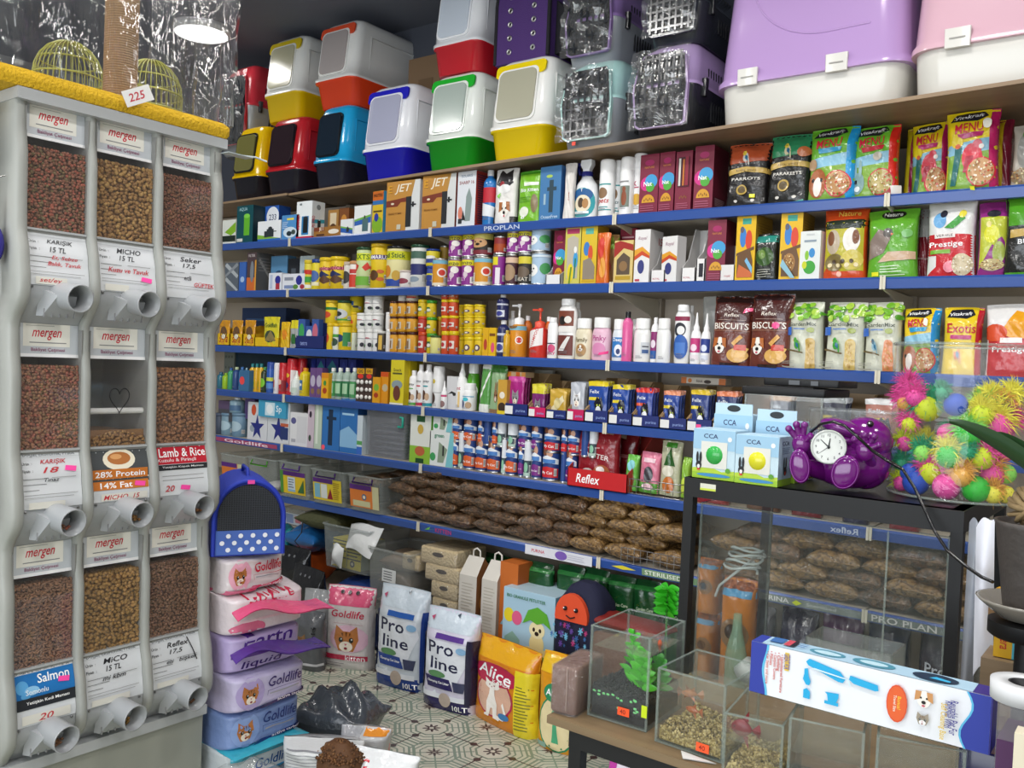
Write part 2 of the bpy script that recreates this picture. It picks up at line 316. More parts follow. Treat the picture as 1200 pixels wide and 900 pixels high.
def bagS(w,h,d,p=3.2,topf=.2,seed=0,wr=.004,taper=.05,lean=0,neck=.0):
    r=random.Random(seed); A=[(r.uniform(2,7),r.uniform(1,5),r.uniform(0,6),r.uniform(.4,1)) for _ in range(5)]
    def S(u,v):
        u_=2*u-1; dd=d*(min(1,max(0,(1-v-.03)/max(topf,.01)))**.65)*(1 if v>.06 else .85+.15*v/.06)
        dd=max(dd,.003); ww=w*(1-taper*math.sin(PI*min(1,v/.95))*.8+ (.02 if v>.9 else 0)-neck*max(0,v-.5))
        y=-dd/2*max(0,1-abs(u_)**p)**(1/p)
        nz=sum(a[3]*math.sin(a[0]*u*3+a[1]*v*5+a[2]) for a in A)/5
        y+=wr*nz*min(1,dd/.02)*(1-abs(u_)**4)+wr*.8*nz*(1 if v>.88 else 0)
        return Vector((u_*ww/2,y+lean*v*h,v*h*(1-.01*abs(u_)**3)))
    def SN(u,v):
        e=.01; a=S(min(u+e,1),v)-S(max(u-e,0),v); b=S(u,min(v+e,1))-S(u,max(v-e,0)); n=a.cross(b)
        n=n.normalized() if n.length>1e-12 else Vector((0,-1,0))
        return S(u,v),(n if n.y<.3 else -n)
    return S,SN
def k_bag(w,h,d=.07,c='~#cccccc',prims=(),back=None,p=3.2,topf=.22,seed=None,wr=.0055,taper=.07,lean=0,seal=None,neck=0,extra=None,**k):
    mb=MB(); seed=seed if seed is not None else int(w*9999+h*777); S,SN=bagS(w,h,d,p,topf,seed,wr,taper,lean,neck)
    q=lambda t:.5-.5*math.cos(PI*t)
    mb.grid(lambda a,b:S(q(a),b),22,26,c)
    def Bk(a,b): P=S(q(a),b).copy(); P.y=lean*b*h*2-P.y; return P
    mb.grid(Bk,14,16,back or c,flip=True)
    n=14; f=[S(q(i/n),0) for i in range(n+1)]; b=[Bk(i/n,0) for i in range(n+1)]
    mb.add(f+b,[(i,n+1+i,n+2+i,i+1) for i in range(n)],back or c)
    if seal: prims=list(prims)+[('r',0,.955,1,1,seal)]
    prims=[tuple('~'+x if isinstance(x,str) and x[:1]=='#' and len(x)==7 and w>.06 else x for x in p) for p in prims]
    art(mb,SN,w,h,prims,L=max(w/12,.008),e=.00035,e0=.0011)
    return [('bag_body',mb)]+(extra(SN) if extra else [])
def k_cardpack(w,h,**k): return k_carton(w,h,**k)
KF={'carton':k_carton,'tray':k_tray,'can':k_can,'bottle':k_bottle,'bag':k_bag}
NAMES={'carton':('product_carton','box'),'tray':('display_tray','tray'),'can':('product_can','can'),'bottle':('product_bottle','bottle'),'bag':('product_bag','bag')}
ITEMS=[]
def SHORT(d):
    for a,b in ((' cut off by the right edge of the photo',' cut off by the right edge'),('frontmost of its tray','frontmost in tray'),('at the back of its tray','rearmost in tray'),('in the middle of its tray','middle in tray'),('cardboard display tray under the','cardboard tray under the')):
        d=d.replace(a,b)
    return d
def put(kind,x0,x1,yt,S,desc,name=None,cat=None,back=.02,base=None,rot=0,on=None,group=None,raw=False,Y0=None,**kw):
    z=(SZ[S] if S in SZ else S) if base is None else base; z+=.0008; dft={'carton':.1,'tray':.2,'bag':.06}.get(kind,0); d=kw.get('d',dft); Y=(Y0 or SY)+back
    if kind in('can','bottle'):
        w=.05
        for _ in range(4): Yc=Y+w/2; X0=XA(x0,Yc,z);X1=XA(x1,Yc,z); w=(X1-X0)
        w*=.97; Xc=(X0+X1)/2; h=ZA(yt,Xc,Y+w*.3)-z; loc=(Xc,Y+w/2,z)
    else:
        zz=z+.05; X0=XA(x0,Y,zz);X1=XA(x1,Y,zz); w=X1-X0; Xc=(X0+X1)/2; h=ZA(yt,Xc,Y)-z
        if kind=='bag': Yc=Y+d/2
        else: Yc=Y+d/2
        loc=(Xc,Yc,z)
    nm,ct=NAMES[kind]; name=name or nm; cat=cat or ct
    desc=SHORT(desc); nw=len(desc.split()); lab=desc if (raw or S not in SZ) else desc+(f" on the {ORD[S]} blue shelf" if nw<=11 else f", {ORD[S]} shelf")
    if S==1: h=min(h,2.264-z)
    tl=None
    if kind=='bag' and d>.03: jr=random.Random(int(x0*13+yt)); rot+=jr.uniform(-6,6); tl=(jr.uniform(-.03,.0),jr.uniform(-.035,.035))
    elif kind=='carton' and w<.12: rot+=random.Random(int(x0*7)).uniform(-3,3)
    o=finish(KF[kind](w,h,**kw),name,lab,cat,loc,R(rot),group,tl)
    ITEMS.append(o); return (Xc,Y,z+h,w,h,o)
# ---------------------------------------------------------------- soft pillow sacks
def pillow(mb,w,d,h,m,seed=0,n=18,wr=.06,pin=.12,T=None,p=2.4,py=None):
    py=py or p
    r=random.Random(seed); A=[(r.uniform(-4,4),r.uniform(-4,4),r.uniform(0,6)) for _ in range(6)]
    def nz(a,b): return sum(math.sin(k[0]*a+k[1]*b+k[2]) for k in A)/6
    for sgn in (1,-1):
        def F(u,v):
            a=2*u-1;b=2*v-1; a=math.sin(a*PI/2); b=math.sin(b*PI/2)
            t=max(0,1-abs(a)**p)**.5*max(0,1-abs(b)**py)**.5
            x=a*w/2*(1-pin*(1-b*b)*a*a+.0); y=b*d/2*(1-pin*.6*(1-a*a)*b*b)
            z=h/2+sgn*h/2*t*(1+wr*2*nz(a*2,b*2))+h*.07*nz(a*1.3,b*1.3+5)*(1-t)
            q=Vector((x,y,max(z,0))); return T@q if T is not None else q
        mb.grid(F,n,n,m,flip=(sgn<0))
# ---------------------------------------------------------------- room
def m_floor():
    m,nt,b=newmat('patterned_floor_tile'); N=nt.nodes.new; L=nt.links.new
    tc=N('ShaderNodeTexCoord'); sp=N('ShaderNodeSeparateXYZ'); L(tc.outputs['Object'],sp.inputs[0])
    def mth(op,a,b_=None,c=None):
        n=N('ShaderNodeMath'); n.operation=op
        for i,v in enumerate((a,b_,c)):
            if v is None: continue
            if isinstance(v,(int,float)): n.inputs[i].default_value=v
            else: L(v,n.inputs[i])
        return n.outputs[0]
    T=.30
    x=mth('SUBTRACT',mth('FRACT',mth('DIVIDE',sp.outputs[0],T)),.5); y=mth('SUBTRACT',mth('FRACT',mth('DIVIDE',sp.outputs[1],T)),.5)
    ax=mth('ABSOLUTE',x); ay=mth('ABSOLUTE',y)
    mx=mth('MAXIMUM',ax,ay); mn=mth('MINIMUM',ax,ay); oc=mth('MAXIMUM',mx,mth('MULTIPLY',mth('ADD',ax,ay),.7071))   # octagon distance from tile centre
    def band(v,c,w): return mth('LESS_THAN',mth('ABSOLUTE',mth('SUBTRACT',v,c)),w)
    dc=mth('MAXIMUM',mth('MAXIMUM',mth('SUBTRACT',.5,ax),mth('SUBTRACT',.5,ay)),mth('MULTIPLY',mth('ADD',mth('SUBTRACT',.5,ax),mth('SUBTRACT',.5,ay)),.7071))
    g=None
    for e in (band(oc,.462,.017),band(oc,.405,.012),band(oc,.345,.010),band(oc,.20,.014),band(oc,.265,.011),band(dc,.30,.014),band(dc,.235,.011),band(dc,.17,.010),
              mth('MULTIPLY',band(mth('ABSOLUTE',mth('SUBTRACT',ax,ay)),0,.015),mth('GREATER_THAN',oc,.22))):
        g=e if g is None else mth('MAXIMUM',g,e)
    ang=mth('ARCTAN2',y,x); rad=mth('SQRT',mth('ADD',mth('MULTIPLY',x,x),mth('MULTIPLY',y,y)))
    pet=mth('MULTIPLY',mth('LESS_THAN',rad,mth('ADD',.085,mth('MULTIPLY',mth('COSINE',mth('MULTIPLY',ang,8)),.035))),mth('GREATER_THAN',rad,.03))
    # arrow heads running along the tile seams
    sx=mth('SUBTRACT',.5,ax); sy=mth('SUBTRACT',.5,ay)
    def arrow(c0,al): return mth('MULTIPLY',mth('LESS_THAN',mth('ADD',mth('MULTIPLY',c0,1.1),mth('ABSOLUTE',mth('SUBTRACT',al,.2))),.065),mth('LESS_THAN',c0,.05))
    ar=mth('MAXIMUM',arrow(ay,mth('ABSOLUTE',sx)),arrow(ax,mth('ABSOLUTE',sy)))
    ln=mth('MAXIMUM',mth('MULTIPLY',mth('LESS_THAN',ay,.010),mth('GREATER_THAN',ax,.2)),mth('MULTIPLY',mth('LESS_THAN',ax,.010),mth('GREATER_THAN',ay,.2)))
    star=mth('MULTIPLY',mth('LESS_THAN',mth('SQRT',mth('ADD',mth('MULTIPLY',sx,sx),mth('MULTIPLY',sy,sy))),mth('ADD',.075,mth('MULTIPLY',mth('COSINE',mth('MULTIPLY',mth('ARCTAN2',sy,sx),8)),.03))),1)
    dk=mth('MAXIMUM',mth('MAXIMUM',pet,ar),mth('MAXIMUM',ln,star))
    seam=mth('GREATER_THAN',mx,.4965)
    def mix(f,a,b_):
        n=N('ShaderNodeMix'); n.data_type='RGBA'; L(f,n.inputs[0])
        for i,v in ((6,a),(7,b_)):
            if isinstance(v,str): n.inputs[i].default_value=hexc(v)
            else: L(v,n.inputs[i])
        return n.outputs[2]
    nz=N('ShaderNodeTexNoise'); nz.inputs['Scale'].default_value=9; nz.inputs['Detail'].default_value=4; L(tc.outputs['Object'],nz.inputs['Vector'])
    base=mix(nz.outputs['Fac'],'#cdc9ba','#bbb9a8'); c=mix(g,base,'#7f8f7e'); c=mix(dk,c,'#4b3a38'); c=mix(seam,c,'#b3ac9c'); L(c,b.inputs['Base Color']); b.inputs['Roughness'].default_value=.32
    return m
def struct(name,mb,**k): o=mb.build(name,**k); o['kind']='structure'; return o
XL,XR,YN,YB,ZC=-6.2,2.4,-3.2,3.62,3.25
fm=m_floor(); mb=MB(); mb.box(XL,YN,-.05,XR,YB,0,fm); struct('floor',mb)
mb=MB(); mb.box(XL,YN,ZC,XR,YB,ZC+.08,mat('#6a6e7a',.7)); struct('ceiling',mb)
mb=MB(); mb.box(XL,YB,0,XR,YB+.1,ZC,mat('#4c505b',.8,bump=.1)); struct('wall_back',mb)
mb=MB(); mb.box(XL-.1,YN,0,XL,YB,ZC,mat('#8e8f92',.8)); struct('wall_left',mb)
mb=MB(); mb.box(XR,YN,0,XR+.1,YB,ZC,mat('#b9b7b2',.8)); struct('wall_right',mb)
# wall behind the viewer, with the shop window daylight comes through
mb=MB(); mb.box(XL,YN-.1,0,XR,YN,.5,mat('#b9b7b2',.8)); mb.box(XL,YN-.1,2.6,XR,YN,ZC,mat('#b9b7b2',.8)); mb.box(XL,YN-.1,.5,-3.6,YN,2.6,mat('#b9b7b2',.8)); mb.box(1.9,YN-.1,.5,XR,YN,2.6,mat('#b9b7b2',.8)); struct('wall_front',mb)
# ceiling lamps
def lamp(x,y,r,pw,lab,g='round ceiling panel lamps'):
    t=thing('ceiling_light',lab,'ceiling light',(x,y,ZC-.04),0,g); a=MB(); a.lathe([(r,0),(r+.015,.0),(r+.015,.04),(r,.04)],'*#e8e8e8',36); a.build('rim',t)
    b=MB(); b.lathe([(r*.98,-.003),(r*.98,-.001)],mat('#ffffff',.5,emit=6),36); b.build('diffuser',t)
    ld=bpy.data.lights.new('panel_lamp','AREA'); ld.shape='DISK'; ld.size=r*2; ld.energy=pw; ld.color=(1,.975,.94); lo=bpy.data.objects.new('panel_lamp',ld); COL.objects.link(lo); lo.location=(x,y,ZC-.06)
LP=38
for x in (-3.9,-2.3,-.7,.9):
    for y in (-1.6,.2,1.75): lamp(x,y,.18,LP,'round white ceiling panel lamp out of frame above the shop aisle')
_p=atZ(236,40,ZC-.04); lamp(_p.x,_p.y,.145,5,'round lit ceiling panel lamp seen through the wrinkled film above the dispenser',None)
w=bpy.data.worlds.new('daylight'); SC.world=w; w.use_nodes=True; w.node_tree.nodes['Background'].inputs[0].default_value=(.80,.88,1,1); w.node_tree.nodes['Background'].inputs[1].default_value=1.6
ld=bpy.data.lights.new('window_daylight','AREA'); ld.shape='RECTANGLE'; ld.size=5.2; ld.size_y=2; ld.energy=320; ld.color=(.90,.95,1); lo=bpy.data.objects.new('window_daylight',ld); COL.objects.link(lo); lo.location=(-.8,YN+.05,1.6); lo.rotation_euler=(R(90),0,0)
# ---------------------------------------------------------------- wall shelving
PANEL=mat('#c3b7a7',.6); BLUE=mat('#2f529c',.3,coat=.3); CREAM=mat('#d8d2c0',.5)
XS=[-5.8]+[-3.828+.0,-2.821,-1.839,-.814,.19,1.2]; Z1=2.5
def upright(x,lab):
    mb=MB(); mb.box(x-.015,3.44,0.06,x+.015,3.47,2.26,'#a79c8c')
    for k in range(44): mb.box(x-.003,3.4385,.10+k*.048,x+.003,3.4402,.12+k*.048,'#3c3833')
    mb.build('slot_column',shelving)
shelving=thing('shop_shelving','long beige steel wall shelving with blue fronted shelves, filled with pet goods','shelving',(0,0,0))
mb=MB()
for i in range(len(XS)-1): mb.box(XS[i]+.002,3.475,.05,XS[i+1]-.002,3.49,2.262,PANEL)
mb.build('back_panel',shelving)
mb=MB()
for k in range(30):
    for j in range(4): mb.box(-4.0+k*.025,3.4745,1.2+j*.025+0,-3.992+k*.025,3.4752,1.208+j*.025,'#57503f')
for x in XS: upright(x,'')
def rail_text(X0,X1,z,pr,m=BLUE):
    return
for s,z in SZ.items():
    for i in range(len(XS)-1):
        a,b_=XS[i],XS[i+1]
        mb=MB(); mb.box(a+.004,SY+.012,z-.03,b_-.004,3.47,z,mat('#bdb5a6',.5)); sh=mb.build('shelf_board',shelving)
        r=MB(); g=[(SY+.012,z),(SY+.002,z+.001),(SY-.004,z-.006),(SY+.001,z-.036),(SY+.012,z-.038)]
        vs=[(x,y,zz) for x in (a+.006,b_-.006) for y,zz in g]; n=len(g); r.add(vs,[(i2,i2+1,n+i2+1,n+i2) for i2 in range(n-1)]+[tuple(range(n)),tuple(reversed(range(n,2*n)))],BLUE)
        W=b_-a-.012; F=lambda u,v,a=a,W=W,z=z:((a+.006+u*W,SY-.004+(1-v)*.004-.0005,z-.033+v*.028),(0,-1,0))
        pr=[]
        if s==1 and i==2: pr=[('t','PROPLAN',.42,.5,.20,'#c8d2e8',.7)]
        if s==5 and i==0: pr=[('r',.70,.1,.98,.9,'#a8476b'),('t','Goldlife',.84,.5,.2,'#f4dfe9',.7)]
        if s==6 and i==2: pr=[('p',[(.03,.2),(.07,.9),(.06,.4),(.1,.6)],'#7fd24a'),('t','KITTEN',.15,.5,.1,'#d0407a',.7)]
        if s==6 and i==1: pr=[]
        if s==6 and i==3: pr=[('p',[(.05,.45),(.10,.8),(.16,.45),(.10,.2)],'#e6d83a'),('r',.185,.05,.44,.97,'#7a9a74'),('t','STERILISED',.275,.5,.155,'#f0f6ea',.6),('r',.6,.03,1,.97,'#7f8a88'),('t','PURINA',.70,.5,.11,'#e8e8e8',.6),('p',[(.765,.4),(.78,.8),(.80,.5),(.78,.1)],'#d6e63a'),('t','Sterilised',.865,.5,.1,'#c8d0cc',.4)]
        if s==6 and i==4: pr=[('r',0,.03,1,.97,'#7f8a88'),('t','PRO PLAN',.115,.5,.2,'#e8e8e8',.8),('t','NUTRITION',.4,.5,.2,'#f2f2f2',.5)]
        if s==5 and i==3: pr=[('t','Reflex',.925,.5,-.09,'#c8d4ec',.75)]  # mirror-written word: a reflection in the tank glass, painted onto the rail
        art(r,F,W,.028,pr)
        r.build('price_rail',sh)
        if s==6 and i==2:
            q=MB(); q.box(a+.62,SY-.008,z-.04,b_-.03,SY-.0055,z,'#dcdde4'); art(q,lambda u,v,a=a,b_=b_,z=z:((a+.62+u*(b_-.65-a),SY-.008,z-.04+v*.04),(0,-1,0)),b_-.65-a,.04,[('t','PURINA',.2,.5,.2,'#c43a50'),('e',.55,.5,.09,.45,'#7a5bb0')]+A_lines(.65,.95,.2,.8,3,'#b9b9c8')); q.build('price_strip',sh)
        # bracket under the shelf at its left end
        bb=MB(); x=a
        P=[(SY-.006,z+.002),(SY-.006,z-.038),(SY+.08,z-.05),(SY+.3,z-.1),(3.44,z-.16),(3.44,z-.035),(SY+.012,z-.032)]
        n=len(P); vs=[(x-.003,y,zz) for y,zz in P]+[(x+.003,y,zz) for y,zz in P]; bb.add(vs,[tuple(range(n)),tuple(reversed(range(n,2*n)))]+[(k,(k+1)%n,n+(k+1)%n,n+k) for k in range(n)],CREAM)
        bb.box(x-.009,SY-.009,z-.04,x-.002,SY-.006,z+.004,CREAM); bb.box(x+.002,SY-.009,z-.04,x+.009,SY-.006,z+.004,CREAM); bb.build('bracket',sh)
# low base deck
for i in range(len(XS)-1):
    a,b_=XS[i],XS[i+1]; mb=MB(); mb.box(a+.004,SY-.02,.155,b_-.004,3.47,.185,mat('#bdb5a6',.5)); q=mb.build('base_deck',shelving); r=MB(); r.box(a+.004,SY-.024,.02,b_-.004,SY-.0195,.183,mat('#1e2b52',.4)); r.build('kick_plate',q)
# top wooden boards, seam near the left
WOOD=None
def m_wood(name,c1,c2,sc=3,rough=.5):
    m,nt,b=newmat(name); N=nt.nodes.new; L=nt.links.new; tc=N('ShaderNodeTexCoord'); mp=N('ShaderNodeMapping'); mp.inputs['Scale'].default_value=(.6,8,8); nz=N('ShaderNodeTexNoise'); nz.inputs['Scale'].default_value=sc; nz.inputs['Detail'].default_value=6
    L(tc.outputs['Object'],mp.inputs[0]); L(mp.outputs[0],nz.inputs['Vector']); cr=N('ShaderNodeValToRGB'); cr.color_ramp.elements[0].color=hexc(c1); cr.color_ramp.elements[1].color=hexc(c2); cr.color_ramp.elements[0].position=.3; cr.color_ramp.elements[1].position=.7
    L(nz.outputs['Fac'],cr.inputs[0]); L(cr.outputs[0],b.inputs['Base Color']); b.inputs['Roughness'].default_value=rough; return m
WOOD=m_wood('light_wood_board','#8a7258','#9a8266')
TZ=2.28
def board(x0,y0,x1,y1,lab):
    mb=MB(); e=.001; P=[(x0,y0),(x1,y1),(x1,3.56),(x0,3.56)]; t=.012
    vs=[(x,y,TZ-t) for x,y in P]+[(x,y,TZ) for x,y in P]; mb.add(vs,[(3,2,1,0),(4,5,6,7),(0,1,5,4),(1,2,6,5),(2,3,7,6),(3,0,4,7)],WOOD)
    o=mb.build('top_board'); tag(o,lab,'shelf board'); return o
# ---------------------------------------------------------------- top boards
_a=atZ(262,236.7,TZ); _b=atZ(337,226,TZ); board(_a.x-1.3,_a.y+.05,_b.x-.004,_b.y,'short left piece of light wood board along the top of the shelving')
_c=atZ(334,227.2,TZ); _d=atZ(1200,92,TZ); _s=(_d.y-_c.y)/(_d.x-_c.x); board(_c.x,_c.y,1.1,_d.y+_s*(1.1-_d.x),'long light wood board carrying the big litter boxes and pet carriers')
BY0=_c; 
def boardY(x): return _c.y+_s*(x-_c.x)
# ---------------------------------------------------------------- loose food dispenser
DX=-2.4; GREY=mat('#9fa19c',.42,bump=.04); GREYL=mat('#b0b3b4',.4); PLAST=mat('#a3a6a9',.35,coat=.2)
fy=[atX(p,480,DX-.03).y for p in (18,102,180,249)]
LV=[ZA(y,DX-.04,fy[3]) for y in (174,391,613,826)]   # level edges read on the far fin
def prof(t):
    K=[(0,-.052),(.1,-.050),(.25,-.036),(.42,-.034),(.56,-.030),(.7,-.010),(.8,.0),(.87,.001),(.93,-.016),(.97,-.040),(1,-.052)]
    for (a,x),(b,y) in zip(K,K[1:]):
        if t<=b: s=(t-a)/(b-a); s=s*s*(3-2*s); return x+(y-x)*s
    return K[-1][1]
def zt(i,t): return LV[i]+(LV[i+1]-LV[i])*t
disp=thing('food_dispenser','tall grey wavy-fronted dispenser with nine clear bins of dry pet food','dispenser',(0,0,0))
def wob(t): return 0
for j,y in enumerate(fy):
    mb=MB(); th=.016 if j in(0,3) else .012; N_=26; fr=[]
    for i in range(3):
        for k in range(N_+(i==2)): t=k/N_; fr.append((DX+prof(t)+.006,zt(i,t)))
    L=[]; ed=.010
    for (x,z) in fr: L.append([(x-.10,y-th,z),(x-ed*.6,y-th,z),(x,y-th*.45,z),(x,y+th*.45,z),(x-ed*.6,y+th,z),(x-.10,y+th,z)])
    mb.loft(L,GREY,True,True,True); mb.build('divider_fin',disp)
y0,y3=fy[0]-.014,fy[3]+.014; bz=LV[3]
mb=MB(); mb.box(DX-.55,y0,bz,DX-.06,y0+.012,LV[0],GREY); mb.build('side_panel',disp)
mb=MB(); mb.box(DX-.55,y3-.012,bz,DX-.06,y3,LV[0],GREY); mb.build('side_panel',disp)
mb=MB(); mb.box(DX-.55,y0,bz,DX-.53,y3,LV[0],GREY); mb.build('back_panel',disp)
mb=MB(); mb.box(DX-.56,y0-.004,LV[0],DX-.028,y3+.006,LV[0]+.03,GREYL); mb.build('top_cap',disp)
mb=MB(); mb.box(DX-.55,y0,0.0,DX-.045,y3,bz-.03,mat('#97998f',.45)); mb.box(DX-.55,y0-.004,bz-.03,DX-.03,y3+.004,bz,GREYL); mb.build('base_cabinet',disp)
WIN=clear('dispenser_window_plastic','#f4efe8',.035,.06,f0=.06)
CARD='#d6d9dc'
def ink(s,u,v,w,c='#3a3a40',h=None,sh=.25): return ('t',s,u,v,w,c,h,sh)
def form(title,price,extra=(),col='#333338',head=False):
    p=[('r',0,0,1,1,CARD),('r',0,.9,1,.905,'#b0b4b8')]
    if head: p+=[('t','Doğal, Ekonomik, Pratik',.5,.95,.85,'#7d8288')]
    p+=[('t','Ürün  :',.13,.8,.16,'#4a4a4a'),('t','Fiyatı  :',.13,.66,.17,'#4a4a4a')]+[ink(title,.55,.81,.42,col,.1),ink(price,.5,.67,.26,col,.1)]
    p+=[('r',.05,.52,.4,.53,'#777777'),('r',.05,.42,.42,.43,'#777777'),('r',.05,.32,.3,.33,'#777777'),('r',.5,.53,.9,.54,'#999999'),('r',.05,.24,.92,.248,'#8a8a8a'),('r',.05,.19,.85,.198,'#8a8a8a')]
    return p+list(extra)
PK=lambda u,v:('p',[(u-.1,v-.03),(u+.08,v-.06),(u+.1,v+.03),(u-.08,v+.055)],'#ff4fa8')
RD='#c2333c'
cards={(0,0):form('KARIŞIK','15 TL',[ink('Et, Sebze',.6,.52,.42,RD,.08),ink('Balık, Tavuk',.6,.4,.55,RD,.09),('r',.12,.02,.62,.15,'#dedcd2'),ink('set/ey',.36,.085,.36,RD,.1)]),
 (0,1):form('MICHO','15 TL',[ink('Kuzu ve Tavuk',.52,.43,.7,RD,.1),PK(.82,.28),('r',.1,.02,.5,.14,'#dedcd2')]),
 (0,2):form('Seker','17,5',[ink('etli',.45,.42,.14,'#333338',.1,.1),ink('GÜFTEK',.76,.3,.4,RD,.11)]),
 (1,0):form('KARIŞIK','18',[PK(.82,.68),ink('Tınaz',.5,.5,.25,'#333338',.07),('r',.12,.0,.7,.12,'#dedcd2')],RD,True),
 (1,1):[('r',0,0,1,1,CARD),('r',0,.35,1,1,'#4a4e50'),('e',.5,.78,.28,.2,'#f3ead2'),('e',.5,.8,.2,.12,'#b9733a'),('e',.45,.83,.1,.05,'#e0a468'),('r',.02,.42,.98,.6,'#c8742c'),('t','28% Protein',.5,.51,.86,'#ffffff',.11),('r',.02,.22,.98,.38,'#c8742c'),('t','14% Fat',.42,.3,.55,'#ffffff',.11),PK(.83,.3),('r',.15,.02,.95,.15,'#dedcd2'),ink('MICHO  15',.5,.08,.62,RD,.09)],
 (1,2):[('r',0,0,1,1,CARD),('r',0,.62,1,1,'#c21f33'),('t','Lamb & Rice',.52,.84,.9,'#ffffff',.17),('t','Kuzulu & Pirinçli',.4,.69,.74,'#f4e6e8',.08),('r',0,.5,1,.61,'#2b2c30'),('t','Yetişkin Köpek Maması',.5,.555,.8,'#e8e8e8',.05),('r',.1,.3,.9,.31,'#999999'),('r',.1,.38,.9,.39,'#999999'),ink('20',.22,.14,.18,RD,.12),PK(.52,.14)],
 (2,0):[('r',0,0,1,1,CARD),('t','Doğal, Ekonomik, Pratik',.5,.96,.9,'#7d8288'),('r',0,.42,1,.92,'#1f74bb'),('e',.15,.7,.1,.12,'#5aa6dd'),('e',.3,.62,.12,.08,'#8cc4ea'),('e',.2,.55,.08,.06,'#5aa6dd'),('t','Salmon',.66,.8,.52,'#ffffff',.16),('t','Somonlu',.38,.6,.36,'#e8f3fb',.09),('r',0,.3,1,.5,'#23262c'),('t','Yetişkin Kedi Maması',.55,.4,.7,'#ffffff',.07),PK(.82,.7),('r',.12,.04,.9,.2,'#dedcd2'),ink('20',.5,.12,.24,RD,.12)],
 (2,1):form('MiCO','15 TL',[ink('mi kbm',.5,.5,.4,'#333338',.09),('r',.1,.02,.75,.14,'#dedcd2')],'#222226',True),
 (2,2):form('Reflex','17,5',[ink('eti   bişkek',.6,.48,.6,'#333338',.1),('p',[(.72,.9),(.74,.9),(.9,.4),(.88,.4)],'#222226'),('r',.1,.02,.7,.13,'#dedcd2')],'#222226',True)}
KC=[[('#845440','#96604a','#765038','#a25844','#74603e'),('#96703e','#a67e48','#886236','#b08a50'),('#7a4e34','#865a3e','#8c5440','#6c4630')],
    [('#90604a','#9e6e50','#a05c48','#866444','#7c5440'),('#98703e','#a67c48','#886036'),('#946440','#a27048','#845838')],
    [('#846048','#785640','#90684c'),('#967238','#a67e44','#866430'),('#7c5840','#88624a','#704e36')]]
KN=[['reddish mixed kibble','round tan kibble','dark brown kibble'],['mixed red and brown kibble','small leftover heap of tan kibble','golden brown kibble'],['brown ring-shaped kibble','round yellow-brown kibble','small dark brown kibble']]
rk=random.Random(3)
